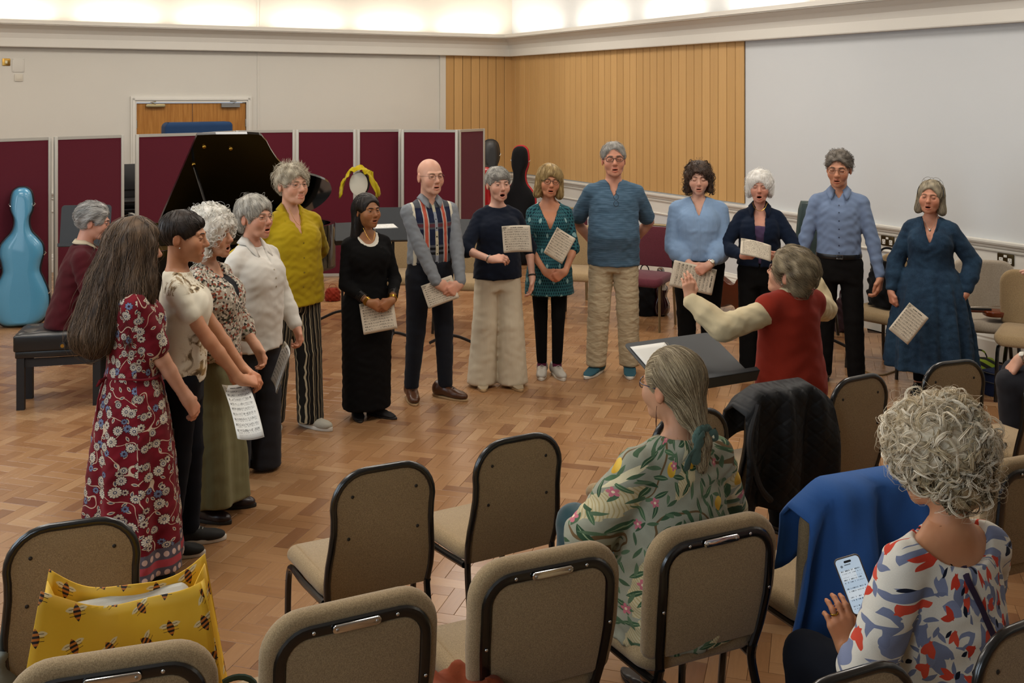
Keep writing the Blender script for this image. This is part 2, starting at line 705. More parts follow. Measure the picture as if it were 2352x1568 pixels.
# cornice: fascia, cove, lip, and the trough that hides the uplighters
CORN = [(0.0, 2.735), (0.10, 2.735), (0.105, 2.745), (0.105, 2.84), (0.125, 2.90), (0.17, 2.945), (0.235, 2.985), (0.275, 2.993), (0.275, 3.002), (0.29, 3.004), (0.29, 3.05), (0.272, 3.05), (0.272, 3.0), (0.0, 3.0)]
for side in ('back', 'right'):
    run_profile('trim_1' if side == 'back' else 'trim_2', CORN, side, 'deep white cove cornice along the %s wall' % side, MAT_CORNICE)
DADO = [(0.0, 0.73), (0.012, 0.732), (0.014, 0.745), (0.004, 0.75), (0.004, 0.885), (0.016, 0.887), (0.02, 0.90), (0.012, 0.912), (0.026, 0.918), (0.03, 0.935), (0.045, 0.945), (0.052, 0.96), (0.052, 0.975), (0.0, 0.978)]
run_profile('trim_3', DADO, 'right', 'white moulded dado rail along the right wall', MAT_TRIM)
run_profile('trim_4', DADO, 'back', 'white moulded dado rail along the back wall', MAT_TRIM)
SKIRT = [(0.025, 0.0), (0.025, 0.15), (0.018, 0.165), (0.02, 0.18), (0.01, 0.2), (0.006, 0.215), (0.0, 0.22)]
run_profile('baseboard_right', SKIRT, 'right', 'white skirting board of the right wall', MAT_TRIM)
run_profile('baseboard_back', SKIRT, 'back', 'white skirting board of the back wall', MAT_TRIM)

# upper-wall pilaster strips in the cove and joints in the plaster
m = MB()
m.span((3.845, 0.0, 0.22), (3.868, 0.008, ROOM_H))
struct('trim_5', m, MAT_CREAM, 'thin vertical joint cover on the back wall')
m = MB()
m.span((1.114, 0.0, 0.22), (1.205, 0.03, 2.735))
struct('trim_6', m, MAT_CREAM, 'pale end strip beside the boarding')
m = MB()
m.span((0, 6.20, 2.92), (0.02, 6.34, ROOM_H))
struct('trim_7', m, MAT_CREAM, 'upright strip in the lit cove')

# ---- vertical boarding in the far corner
mw = M('honey_boarding')
_co = mw.coord()
_r = mw.rand()
_x, _y, _z = mw.xyz(_co)
_g = mw.noise(mw.vec(_x * 30.0 + _r * 50.0, _y * 30.0, _z * 0.9 + _r * 9.0), 1.6, 4.0, 0.6)
_c = mw.mix(_r, '#c39a62', '#d0a66c')
mw.base(mw.mul(_c, mw.grey(_g * 0.2 + 0.87))).rough(0.5, 0.35)
mw.bump(_g, 0.05, 0.001)
MAT_BOARD = mw.mat


def boarding(wall, n, length, axis):
    w = length / n
    m = MB()
    e = 0.0035
    z0, z1 = 1.0, 2.735
    if axis == 'x':
        m.prism([(e, 0.0), (w - e, 0.0), (w - e, 0.014), (w - e - 0.003, 0.018), (e + 0.003, 0.018), (e, 0.014)], z0, z1)
    else:
        m.prism([(0.0, e), (0.014, e), (0.018, e + 0.003), (0.018, w - e - 0.003), (0.014, w - e), (0.0, w - e)], z0, z1)
    me = m.mesh('board', MAT_BOARD, smooth=False)
    for i in range(n):
        o = link('board', me, wall)
        o.location = (i * w, 0.001, 0) if axis == 'x' else (0.001, i * w, 0)
    b = MB()
    if axis == 'x':
        b.span((0, 0, z0), (length, 0.006, z1))
    else:
        b.span((0, 0, z0), (0.006, length, z1))
    b.obj('backing_strip', plain('board_gap', '#4a3216', 0.9), wall, smooth=False)


boarding(wall_back, 8, 1.114, 'x')
boarding(wall_right, 37, 5.234, 'y')

# ---- the double door
mo = M('oak_veneer')
_co = mo.coord()
_x, _y, _z = mo.xyz(_co)
_g = mo.noise(mo.vec(_x * 22.0, _y * 22.0, _z * 1.5), 2.0, 4.0, 0.6)
mo.base(mo.mix(_g.step(0.3, 0.75), '#9c6526', '#b57f3c')).rough(0.42, 0.4)
MAT_OAK = mo.mat
dm = MB()
dm.span((DX0 - 0.07, -0.06, 0), (DX0, 0.025, DZ + 0.08)).span((DX1, -0.06, 0), (DX1 + 0.07, 0.025, DZ + 0.08)).span((DX0, -0.06, DZ), (DX1, 0.025, DZ + 0.08))
dm.span((DX0 - 0.045, 0.025, 0), (DX0 - 0.02, 0.04, DZ + 0.055)).span((DX1 + 0.02, 0.025, 0), (DX1 + 0.045, 0.04, DZ + 0.055)).span((DX0 - 0.045, 0.025, DZ + 0.03), (DX1 + 0.045, 0.04, DZ + 0.055))
door = struct('door_1', dm, MAT_TRIM, 'double oak veneer door in a white frame')
xm = (DX0 + DX1) / 2
for a, b in ((DX0 + 0.004, xm - 0.003), (xm + 0.003, DX1 - 0.004)):
    d = MB()
    d.pillow(round_rect(b - a, DZ - 0.02, 0.004, 2, (a + b) / 2, (DZ - 0.02) / 2 + 0.008), -0.05, -0.004, 0.003, 2, Matrix(((1, 0, 0, 0), (0, 0, 1, 0), (0, 1, 0, 0), (0, 0, 0, 1))))
    d.obj('door_leaf', MAT_OAK, door, smooth=False)
MAT_BRASS = plain('brass', '#b8914a', 0.3, 1.0)
MAT_STEEL = plain('satin_steel', '#b9b9b4', 0.32, 1.0)
MAT_CHROME = plain('bright_chrome', '#d8d8d6', 0.12, 1.0)
c1 = MB()
c1.pillow(round_rect(0.24, 0.045, 0.02, 5, DX1 - 0.23, DZ - 0.04), 0.0, 0.05, 0.012, 3, Matrix(((1, 0, 0, 0), (0, 0, 1, 0), (0, 1, 0, 0), (0, 0, 0, 1))))
c1.tube([(DX1 - 0.23, 0.05, DZ - 0.02), (DX1 - 0.16, 0.06, DZ + 0.004), (DX1 - 0.23, 0.045, DZ + 0.012)], 0.007, 6)
c1.obj('door_closer', plain('gold_grey_closer', '#b3a47c', 0.4, 0.6), door)
c2 = MB()
c2.span((DX0 + 0.09, 0.0, DZ - 0.065), (DX0 + 0.33, 0.045, DZ - 0.015))
c2.tube([(DX0 + 0.2, 0.045, DZ - 0.02), (DX0 + 0.14, 0.06, DZ + 0.006), (DX0 + 0.22, 0.045, DZ + 0.014)], 0.007, 6)
c2.obj('door_closer', plain('grey_closer', '#8f8f8c', 0.4, 0.7), door, smooth=False)
for hx in (DX0 + 0.004, DX1 - 0.004):
    h = MB()
    h.cyl((hx, 0.004, 1.74), (hx, 0.004, 1.84), 0.009)
    h.obj('hinge', MAT_STEEL, door)

# ---- small fittings on the walls
YZX = Matrix(((0, 0, 1, 0), (1, 0, 0, 0), (0, 1, 0, 0), (0, 0, 0, 1)))   # outline (y,z) extruded along x
XZY = Matrix(((1, 0, 0, 0), (0, 0, 1, 0), (0, 1, 0, 0), (0, 0, 0, 1)))   # outline (x,z) extruded along y


def wall_thing(name, label, cat, group=None):
    o = thing(name, label, cat, group=group)
    o.matrix_world = ROOM_M
    return o


t = wall_thing('light_switch', 'brass square switch plate high on the cream wall', 'switch')
m = MB()
m.pillow(round_rect(0.088, 0.088, 0.008, 3, 6.885, 2.553), 0.0, 0.009, 0.003, 2, XZY)
m.obj('plate', MAT_BRASS, t)
m = MB()
m.pillow(round_rect(0.026, 0.036, 0.004, 2, 6.885, 2.553), 0.009, 0.014, 0.002, 2, XZY)
m.obj('rocker', plain('ivory_plastic', '#d8cfa8', 0.4), t)
t = wall_thing('blanking_plate', 'large cream blanking plate right of the brass switch', 'wall plate')
m = MB()
m.pillow(round_rect(0.135, 0.165, 0.008, 3, 6.755, 2.517), 0.0, 0.008, 0.003, 2, XZY)
m.obj('plate', MAT_CREAM, t)
for sx in (-0.055, 0.055):
    for sz in (-0.07, 0.07):
        m = MB()
        m.cyl((6.755 + sx, 0.008, 2.517 + sz), (6.755 + sx, 0.0095, 2.517 + sz), 0.004, n=8)
        m.obj('screw', MAT_STEEL, t)
t = wall_thing('wall_plate', 'small pale square plate below the blanking plate', 'wall plate')
m = MB()
m.pillow(round_rect(0.092, 0.088, 0.008, 3, 6.75, 2.368), 0.0, 0.012, 0.004, 2, XZY)
m.obj('plate', plain('pale_plastic', '#cfc8b8', 0.5), t)
m = MB()
m.pillow(round_rect(0.06, 0.05, 0.006, 3, 6.75, 2.368), 0.012, 0.015, 0.002, 2, XZY)
m.obj('cover', plain('pale_plastic', '#cfc8b8', 0.5), t)

SOCKB = plain('antique_brass_plate', '#4d4229', 0.35, 0.8)
SOCKW = plain('socket_white', '#dcdad2', 0.4)
for cy_, lab in ((7.16, 'brass double socket behind the man in the blue shirt'), (8.36, 'brass double socket above the grey chair by the violin')):
    t = wall_thing('double_socket', lab, 'socket', 'sockets below the dado rail')
    m = MB()
    m.pillow(round_rect(0.15, 0.09, 0.006, 3, cy_, 0.835), 0.004, 0.013, 0.003, 2, YZX)
    m.obj('plate', SOCKB, t)
    for dy in (-0.04, 0.04):
        m = MB()
        m.pillow(round_rect(0.036, 0.044, 0.004, 2, cy_ + dy, 0.825), 0.013, 0.015, 0.001, 1, YZX)
        so = m.obj('socket_face', SOCKW, t)
        for hx, hz in ((0, 0.011), (-0.01, -0.006), (0.01, -0.006)):
            m = MB()
            m.box((0.0152, cy_ + dy + hx, 0.825 + hz), (0.001, 0.004, 0.008))
            m.obj('pin_hole', plain('pin_black', '#0c0c0c', 0.6), so, smooth=False)
    m = MB()
    m.pillow(round_rect(0.03, 0.02, 0.003, 2, cy_, 0.86), 0.013, 0.017, 0.002, 1, YZX)
    m.obj('switch_rocker', SOCKW, t)

# ---- maroon display screens
ms = M('maroon_felt')
_co = ms.coord()
_n = ms.noise(_co, 220.0, 2.0)
_n2 = ms.noise(_co, 900.0, 1.0)
ms.base(ms.mul(C('#581826'), ms.grey(_n * 0.35 + (_n2 * 0.25 + 0.7)))).rough(0.95, 0.1).sheen(0.25)
MAT_FELT = ms.mat
MAT_ALU = plain('screen_aluminium', '#b4b2aa', 0.45, 0.35)
SCREEN_H = 1.75
screens = [(-60, 117, 9.6, 10.2, 'maroon felt screen behind the pale blue cello case'),
           (124, 284, 10.2, 10.75, 'maroon felt screen behind the pianist'),
           (311, 464, 10.85, 11.35, 'maroon felt screen left of the piano lid'),
           (467, 538, 11.42, 12.0, 'narrow-looking angled maroon screen behind the top of the piano lid'),
           (541, 678, 12.06, 12.3, 'maroon felt screen behind the woman in the mustard shirt'),
           (680, 818, 12.3, 12.35, 'maroon felt screen left of the yellow cloth'),
           (820, 921, 12.36, 12.5, 'maroon felt screen right of the yellow cloth'),
           (922, 1052, 12.35, 12.3, 'maroon felt screen behind the bald man'),
           (1053, 1112, 12.32, 12.75, 'end maroon screen beside the honey boarding')]
for x0, x1, d0, d1, lab in screens:
    a = Vector(((x0 - 1176) / FPX * d0, d0, 0))
    b = Vector(((x1 - 1176) / FPX * d1, d1, 0))
    w = (b - a).length
    t = thing('display_screen', lab, 'screen', a, math.atan2(b.y - a.y, b.x - a.x), 'maroon display screens')
    m = MB()
    m.span((0.03, -0.009, 0.05), (w - 0.03, 0.009, SCREEN_H - 0.028))
    m.obj('felt_panel', MAT_FELT, t, smooth=False)
    for q in ((0, 0.034), (w - 0.034, w)):
        m = MB()
        m.pillow(round_rect(q[1] - q[0], 0.034, 0.006, 2, (q[0] + q[1]) / 2, 0), 0.0, SCREEN_H, 0.003, 2)
        m.obj('upright', MAT_ALU, t)
    for z0, z1 in ((0.02, 0.052), (SCREEN_H - 0.03, SCREEN_H)):
        m = MB()
        m.span((0.034, -0.013, z0), (w - 0.034, 0.013, z1))
        m.obj('rail', MAT_ALU, t, smooth=False)
# ================================================================== chairs
def chair_cloth(name, c1, c2):
    m = M(name)
    co = m.coord()
    w = m.noise(co, 330.0, 2.0, 0.7)
    w2 = m.noise(co, 120.0, 2.0, 0.6)
    fl = m.noise(co, 700.0, 1.0)
    c = m.mix(w.step(0.35, 0.65), c1, c2)
    c = m.mix(fl.gt(0.68) * 0.5, c, '#54432c')
    c = m.mul(c, m.grey(w2 * 0.3 + (m.noise(co, 5.0, 3.0) * 0.25 + 0.74)))
    m.base(c).rough(0.95, 0.15).sheen(0.2)
    m.bump(w, 0.25, 0.002)
    return m.mat


MAT_CHAIR = chair_cloth('oatmeal_chair_cloth', '#8a7454', '#a58d69')
MAT_CHAIR_GREY = chair_cloth('grey_beige_chair_cloth', '#9a8d7c', '#b3a795')
MAT_CHAIR_MAROON = chair_cloth('maroon_chair_cloth', '#4d1f28', '#632b36')
MAT_BLACK_TUBE = plain('black_enamel_tube', '#0b0b0a', 0.25, 0.0, 0.6, 0.3)
MAT_GOLD_TUBE = plain('gold_grey_tube', '#8b7b5c', 0.35, 0.7)
MAT_BUTTON = plain('button_dark', '#1d160d', 0.6)


def bend_back(z):
    """rear face of a chair back leans away and curves in at the small of the back"""
    u = (z - 0.42) / 0.46
    return -0.205 - 0.065 * u - 0.018 * math.sin(PI * min(max(u, 0), 1))


def warp(mb, f):
    mb.v = [tuple(f(Vector(p))) for p in mb.v]
    return mb


def seat_mb(wf, wr, depth, z0, z1, y0=-0.21, crown=0.02):
    """upholstered seat, front edge rolled over"""
    rows = []
    n, k = 14, 12
    hz = (z1 - z0) / 2
    def half(v):
        return (wr + (wf - wr) * v) / 2
    out = []
    r = 0.06
    pts = round_rect(wf, depth, 0.075, 6, 0, y0 + depth / 2)
    pts = [(x * (wr / wf + (1 - wr / wf) * (y - y0) / depth), y) for x, y in pts]
    m = MB()
    m.pillow(pts, z0, z1, hz * 0.95, 5)
    def f(p):
        v = (p.y - y0) / depth
        u = p.x / (wf / 2)
        up = 1.0 if p.z > (z0 + z1) / 2 else 0.4
        dz = crown * (1 - u * u) * math.sin(PI * min(max(v, 0), 1)) * up - 0.035 * max(0, v - 0.75) ** 2 * 16
        return Vector((p.x, p.y, p.z + dz))
    return warp(m, f)


def chair_tube(label='', cloth=MAT_CHAIR, tube=MAT_BLACK_TUBE):
    t = thing('conference_chair', label, 'chair')
    W = 0.182
    def xw(z):
        return W + 0.012 * math.cos((z - 0.52) / 0.36 * 2 * PI) * 0.6
    side = [(xw(z), bend_back(z), z) for z in (0.44, 0.5, 0.56, 0.62, 0.68, 0.73, 0.765)]
    r = 0.115
    arcp = [(side[-1][0] - r + r * math.cos(a), 0, 0.765 + r * math.sin(a)) for a in [PI / 2 * i / 7 for i in range(1, 8)]]
    arcp = [(x, bend_back(z), z) for x, _, z in arcp]
    half = side + arcp
    full = half + [(-x, y, z) for x, y, z in reversed(half)]
    m = MB()
    m.tube(full, 0.0125, 10)
    m.obj('back_frame', tube, t)
    # fabric back between the tubes
    inner = [(max(0, abs(x) - 0.004) * (1 if x > 0 else -1), z - (0.004 if z > 0.765 else 0)) for x, y, z in full]
    b = MB()
    k = 12
    zz = sorted(set([0.43 + 0.45 * i / 16 for i in range(17)]))
    def width(z):
        if z < 0.765:
            return xw(z) - 0.003
        s_ = min(1.0, (z - 0.765) / r)
        return side[-1][0] - r + r * math.sqrt(max(0, 1 - s_ * s_)) - 0.003
    front, rear = [], []
    for z in [0.43 + (0.877 - 0.43) * (1 - (1 - i / 18) ** 1.5) for i in range(19)]:
        w = max(width(z), 0.002)
        fr, re_ = [], []
        for j in range(k + 1):
            u = -1 + 2 * j / k
            puff = (1 - u * u) ** 0.5 * min(1.0, (0.882 - z) / 0.03, (z - 0.42) / 0.03)
            re_.append((u * w, bend_back(z) - 0.004 - 0.006 * puff, z))
            fr.append((u * w, bend_back(z) + 0.006 + 0.034 * puff, z))
        front.append(list(reversed(fr)))
        rear.append(re_)
    b.grid(rear).grid(front)
    back = b.obj('backrest', cloth, t, angle=60)
    for bx, bz in ((-0.115, 0.80), (0.115, 0.80), (-0.125, 0.655), (0.125, 0.655)):
        m = MB()
        m.ball((bx, bend_back(bz) - 0.0095, bz), (0.006, 0.003, 0.006), 8, 5)
        m.obj('button', MAT_BUTTON, back)
    seat_mb(0.45, 0.39, 0.45, 0.425, 0.485, -0.215).obj('seat', cloth, t, angle=60)
    for s_ in (-1, 1):
        m = MB()
        m.tube(smooth_path([(s_ * 0.182, bend_back(0.44), 0.44), (s_ * 0.184, -0.215, 0.38), (s_ * 0.19, -0.25, 0.2), (s_ * 0.196, -0.285, 0.0)], 4), 0.0125, 8)
        m.obj('leg', tube, t)
        m = MB()
        m.tube(smooth_path([(s_ * 0.19, -0.2, 0.425), (s_ * 0.205, 0.0, 0.415), (s_ * 0.205, 0.15, 0.405), (s_ * 0.205, 0.205, 0.36), (s_ * 0.205, 0.222, 0.2), (s_ * 0.205, 0.23, 0.0)], 5), 0.0125, 8)
        m.obj('leg', tube, t)
    m = MB()
    m.cyl((-0.2, 0.1, 0.41), (0.2, 0.1, 0.41), 0.01, n=8)
    m.obj('stretcher', tube, t)
    return t


def chair_pad(label='', cloth=MAT_CHAIR, tube=MAT_BLACK_TUBE):
    t = thing('padded_chair', label, 'chair')
    z0, z1 = 0.47, 0.87
    W, R = 0.47, 0.105
    def taper(x, z):
        return x * (0.93 + 0.07 * min(1, (z - z0) / 0.16))
    def place(p):   # p = (x, z, depth) -> chair space
        return Vector((taper(p.x, p.y), bend_back(p.y) + p.z, p.y))
    def outline(w, za, zb, r, rb=0.03):
        top = arc((w / 2 - r, zb - r), r, 0, PI / 2, 8) + arc((-w / 2 + r, zb - r), r, PI / 2, PI, 8)
        sd = [(-w / 2, zb - r - (zb - r - za - rb) * i / 6) for i in range(1, 6)]
        bot = arc((-w / 2 + rb, za + rb), rb, PI, 1.5 * PI, 4) + arc((w / 2 - rb, za + rb), rb, 1.5 * PI, 2 * PI, 4)
        sd2 = [(w / 2, za + rb + (zb - r - za - rb) * i / 6) for i in range(1, 6)]
        return top + sd + bot + sd2
    def ringed(pts):
        return pts
    m = MB()
    m.pillow(outline(W, z0, z1, R), 0.0, 0.062, 0.028, 5)
    warp(m, place)
    m.obj('back_pad', cloth, t, angle=70)
    m = MB()
    m.pillow(outline(W - 0.115, z0 + 0.012, z1 - 0.06, 0.05, 0.012), -0.007, 0.01, 0.004, 2)
    warp(m, place)
    m.obj('back_panel', cloth, t, angle=60)
    # flat black frame following the pad's rim
    w2, zt, r2 = W - 0.085, z1 - 0.045, 0.075
    path = [(w2 / 2 * 0.97, 0.44)] + [(w2 / 2, z) for z in (0.5, 0.56, 0.62, 0.68, 0.72)] + arc((w2 / 2 - r2, zt - r2), r2, 0, PI / 2, 7)
    path = path + [(-x, z) for x, z in reversed(path)]
    m = MB()
    m.tube([place(Vector((x, z, -0.004))) for x, z in path], 0.016, 8, flat=(1.0, 0.55), up=(1, 0, 0))
    fr = m.obj('back_frame', tube, t)
    for bx, bz in ((-0.11, zt), (0.11, zt), (-w2 / 2, 0.64), (w2 / 2, 0.64)):
        m = MB()
        m.ball(place(Vector((bx, bz, -0.0145))), (0.005, 0.0025, 0.005), 8, 5)
        m.obj('screw', MAT_CHROME, fr)
    m = MB()
    h = smooth_path([(-0.062, zt), (-0.05, zt), (0.0, zt), (0.05, zt), (0.062, zt)], 3)
    m.pillow(round_rect(0.128, 0.022, 0.0105, 5, 0, zt), -0.022, -0.0155, 0.0025, 2)
    warp(m, place)
    hd = m.obj('handle', MAT_CHROME, t)
    for bx in (-0.052, 0.052):
        m = MB()
        m.ball(place(Vector((bx, zt, -0.0225))), (0.0045, 0.002, 0.0045), 8, 4)
        m.obj('screw', MAT_STEEL, hd)
    seat_mb(0.48, 0.43, 0.46, 0.415, 0.485, -0.2, 0.025).obj('seat', cloth, t, angle=60)
    for s_ in (-1, 1):
        m = MB()
        m.tube(smooth_path([place(Vector((s_ * w2 / 2 * 0.97, 0.445, -0.004))), (s_ * 0.175, -0.205, 0.38), (s_ * 0.2, -0.235, 0.2), (s_ * 0.215, -0.27, 0.0)], 4), 0.0145, 8)
        m.obj('leg', tube, t)
        m = MB()
        m.tube(smooth_path([(s_ * 0.18, -0.2, 0.4), (s_ * 0.2, 0.0, 0.405), (s_ * 0.2, 0.16, 0.4), (s_ * 0.21, 0.215, 0.35), (s_ * 0.215, 0.235, 0.18), (s_ * 0.22, 0.25, 0.0)], 5), 0.0135, 8)
        m.obj('leg', tube, t)
    return t


def put_chair(proto, first, px_l, px_r, label, zt=0.88, name=None):
    """place a chair by the two top corners of its back as seen: (x, distance)"""
    a = Vector(((px_l[0] - 1176) / FPX * px_l[1], px_l[1], 0))
    b = Vector(((px_r[0] - 1176) / FPX * px_r[1], px_r[1], 0))
    c = (a + b) / 2
    ang = math.atan2(b.y - a.y, b.x - a.x)
    o = proto if first else copy_tree(proto)
    fwd = Vector((-math.sin(ang), math.cos(ang), 0))
    o.location = c + fwd * 0.27
    o.rotation_euler = (0, 0, ang)
    o['label'] = label
    o['group'] = 'oatmeal audience chairs'
    return o


T1 = chair_tube()
put_chair(T1, True, (30, 3.05), (300, 3.17), 'black-framed oatmeal chair behind the yellow bee bag')
F2 = put_chair(T1, False, (775, 3.51), (985, 3.66), 'empty oatmeal chair with black tube frame, left of the front row pair')
F3 = put_chair(T1, False, (1098, 3.80), (1280, 3.97), 'empty oatmeal chair with black tube frame, right of the front row pair')
F4 = put_chair(T1, False, (1502, 4.12), (1668, 4.28), 'black-framed oatmeal chair hidden behind the ponytailed woman')
F5 = put_chair(T1, False, (1712, 4.42), (1872, 4.58), 'oatmeal chair with the black quilted jacket over it')
F6 = put_chair(T1, False, (1905, 4.62), (2040, 4.82), 'oatmeal chair right of the conductor, back towards the camera')
F7 = put_chair(T1, False, (2118, 4.92), (2262, 5.05), 'oatmeal chair peeping out above the curly grey hair')
F8 = put_chair(T1, False, (2338, 4.75), (2490, 4.95), 'oatmeal chair cut by the right edge of the picture')
T1c = put_chair(T1, False, (2225, 2.42), (2480, 2.62), 'oatmeal chair of the woman in the red and blue print')
T1d = put_chair(T1, False, (1850, 2.25), (2060, 2.36), 'oatmeal chair whose top just shows at the bottom edge, beside the navy knees')
T2 = chair_pad()
S1 = put_chair(T2, True, (20, 2.33), (485, 2.46), 'padded oatmeal chair with steel handle in front of the bee bag')
S2 = put_chair(T2, False, (600, 2.54), (1015, 2.75), 'padded oatmeal chair with steel handle nearest the open floor')
S3 = put_chair(T2, False, (1075, 2.83), (1440, 3.03), 'padded oatmeal chair with steel handle left of the ponytailed woman')
S4 = put_chair(T2, False, (1480, 3.03), (1808, 3.25), 'padded oatmeal chair the ponytailed woman sits on')
S5 = put_chair(T2, False, (1850, 3.32), (2125, 3.50), 'padded oatmeal chair under the blue fleece')
S6 = put_chair(T2, False, (2262, 3.62), (2520, 3.82), 'padded oatmeal chair beyond the curly-haired woman, cut by the right edge')
# ================================================================== figures: distance fields turned into one surface
f32 = np.float32


def axis_steps(lo, hi, coarse, fine):
    """grid line positions: coarse spacing, refined inside the given (a, b, step) ranges"""
    out = [lo]
    while out[-1] < hi:
        p = out[-1]
        st = coarse
        for a, b, s_ in fine:
            if a - 1e-6 <= p <= b:
                st = min(st, s_)
            elif p < a < p + st:
                st = min(st, max(a - p, s_))
        out.append(p + st)
    return np.array(out, f32)


class Field:
    def __init__(s, lo, hi, step, fine=()):
        s.ax = []
        for i in range(3):
            s.ax.append(axis_steps(lo[i], hi[i], step, [(a[i], b[i], st) for a, b, st in fine]))
        s.F = np.full([len(a) for a in s.ax], 0.2, f32)

    def sub(s, lo, hi):
        sl = []
        for i in range(3):
            a = int(np.searchsorted(s.ax[i], lo[i]))
            b = int(np.searchsorted(s.ax[i], hi[i]))
            sl.append(slice(max(a - 1, 0), min(b + 1, len(s.ax[i]))))
        X = s.ax[0][sl[0]][:, None, None]
        Y = s.ax[1][sl[1]][None, :, None]
        Z = s.ax[2][sl[2]][None, None, :]
        return tuple(sl), X, Y, Z

    def ev(s, p, pad):
        kind = p[0]
        if kind == 'cone':
            _, a, b, ra, rb = p
            R = max(ra, rb) + pad
            lo = [min(a[i], b[i]) - R for i in range(3)]
            hi = [max(a[i], b[i]) + R for i in range(3)]
            sl, X, Y, Z = s.sub(lo, hi)
            if min(len(range(*sl[i].indices(10 ** 6))) for i in range(3)) <= 0:
                return None, None
            bx, by, bz = [f32(b[i] - a[i]) for i in range(3)]
            bb = max(float(bx * bx + by * by + bz * bz), 1e-9)
            dx, dy, dz = X - f32(a[0]), Y - f32(a[1]), Z - f32(a[2])
            h = np.clip((dx * bx + dy * by + dz * bz) * f32(1 / bb), 0, 1)
            d = np.sqrt((dx - h * bx) ** 2 + (dy - h * by) ** 2 + (dz - h * bz) ** 2) - (f32(ra) + f32(rb - ra) * h)
            return sl, d
        if kind == 'ell':
            _, c, r, R = p
            m = max(r) + pad
            sl, X, Y, Z = s.sub([c[i] - m for i in range(3)], [c[i] + m for i in range(3)])
            dx, dy, dz = X - f32(c[0]), Y - f32(c[1]), Z - f32(c[2])
            if R is not None:
                q = [dx * f32(R[0][i]) + dy * f32(R[1][i]) + dz * f32(R[2][i]) for i in range(3)]
            else:
                q = [dx, dy, dz]
            k0 = np.sqrt((q[0] / f32(r[0])) ** 2 + (q[1] / f32(r[1])) ** 2 + (q[2] / f32(r[2])) ** 2)
            k1 = np.sqrt((q[0] / f32(r[0] ** 2)) ** 2 + (q[1] / f32(r[1] ** 2)) ** 2 + (q[2] / f32(r[2] ** 2)) ** 2)
            return sl, k0 * (k0 - 1) / np.maximum(k1, 1e-6)
        if kind == 'loft':
            _, sec, fold, off = p      # sec rows: z, cx, cy, rx, ry ; fold(theta, z) -> radius factor
            sec = np.array(sec, f32)
            mx = max(float(sec[:, 3].max()), float(sec[:, 4].max())) * 1.25 + pad + off
            lo = (float(sec[:, 1].min()) - mx, float(sec[:, 2].min()) - mx, float(sec[0, 0]) - pad)
            hi = (float(sec[:, 1].max()) + mx, float(sec[:, 2].max()) + mx, float(sec[-1, 0]) + pad)
            sl, X, Y, Z = s.sub(lo, hi)
            z = Z[0, 0]
            cx, cy, rx, ry = [np.interp(z, sec[:, 0], sec[:, i]).astype(f32)[None, None, :] for i in range(1, 5)]
            rx, ry = rx + f32(off), ry + f32(off)
            dx, dy = (X - cx) / rx, (Y - cy) / ry
            q = np.sqrt(dx * dx + dy * dy)
            if fold is not None:
                q = q / fold(np.arctan2(dy, dx), Z)
            d = (q - 1) * np.minimum(rx, ry)
            d = np.maximum(d, np.maximum(f32(sec[0, 0]) - Z, Z - f32(sec[-1, 0])))
            return sl, d.astype(f32)
        raise ValueError(kind)

    def add(s, p, k=0.02):
        sl, d = s.ev(p, k + 0.02)
        if sl is None or d.size == 0:
            return s
        A = s.F[sl]
        if k > 0:
            h = np.clip(f32(0.5) + f32(0.5 / k) * (A - d), 0, 1)
            s.F[sl] = A + (d - A) * h - f32(k) * h * (1 - h)
        else:
            s.F[sl] = np.minimum(A, d)
        return s

    def cut(s, p, k=0.006):
        sl, d = s.ev(p, 0.03)
        if sl is None or d.size == 0:
            return s
        A = s.F[sl]
        h = np.clip(f32(0.5) - f32(0.5 / k) * (A + d), 0, 1)
        s.F[sl] = A + (-d - A) * h + f32(k) * h * (1 - h)
        return s

    def clip(s, fn):
        """keep only where fn(X, Y, Z) < 0"""
        X, Y, Z = s.ax[0][:, None, None], s.ax[1][None, :, None], s.ax[2][None, None, :]
        s.F = np.maximum(s.F, fn(X, Y, Z).astype(f32))
        return s

    def wobble(s, fn):
        X, Y, Z = s.ax[0][:, None, None], s.ax[1][None, :, None], s.ax[2][None, None, :]
        s.F = s.F + fn(X, Y, Z).astype(f32)
        return s

    def mesh(s):
        F = s.F
        F[0], F[-1], F[:, 0], F[:, -1], F[:, :, 0], F[:, :, -1] = [0.2] * 6
        ins = F < 0
        nx, ny, nz = F.shape
        cnt = np.zeros((nx - 1, ny - 1, nz - 1), np.uint8)
        for i in (0, 1):
            for j in (0, 1):
                for k in (0, 1):
                    cnt += ins[i:nx - 1 + i, j:ny - 1 + j, k:nz - 1 + k]
        ci, cj, ck = np.nonzero((cnt > 0) & (cnt < 8))
        n = len(ci)
        idx = np.full(cnt.shape, -1, np.int64)
        idx[ci, cj, ck] = np.arange(n)
        acc = np.zeros((n, 3))
        num = np.zeros(n)
        ax = s.ax
        corners = [(i, j, k) for i in (0, 1) for j in (0, 1) for k in (0, 1)]
        vals = {c: F[ci + c[0], cj + c[1], ck + c[2]].astype(np.float64) for c in corners}
        pos = {c: np.stack([ax[0][ci + c[0]], ax[1][cj + c[1]], ax[2][ck + c[2]]], 1).astype(np.float64) for c in corners}
        for c in corners:
            for d_ in range(3):
                if c[d_] == 0:
                    e = tuple(c[q] + (1 if q == d_ else 0) for q in range(3))
                    a, b = vals[c], vals[e]
                    mk = (a < 0) != (b < 0)
                    t = np.where(mk, a / np.where(mk, a - b, 1), 0)
                    pt = pos[c] + (pos[e] - pos[c]) * t[:, None]
                    acc += np.where(mk[:, None], pt, 0)
                    num += mk
        V = acc / num[:, None]
        faces = []
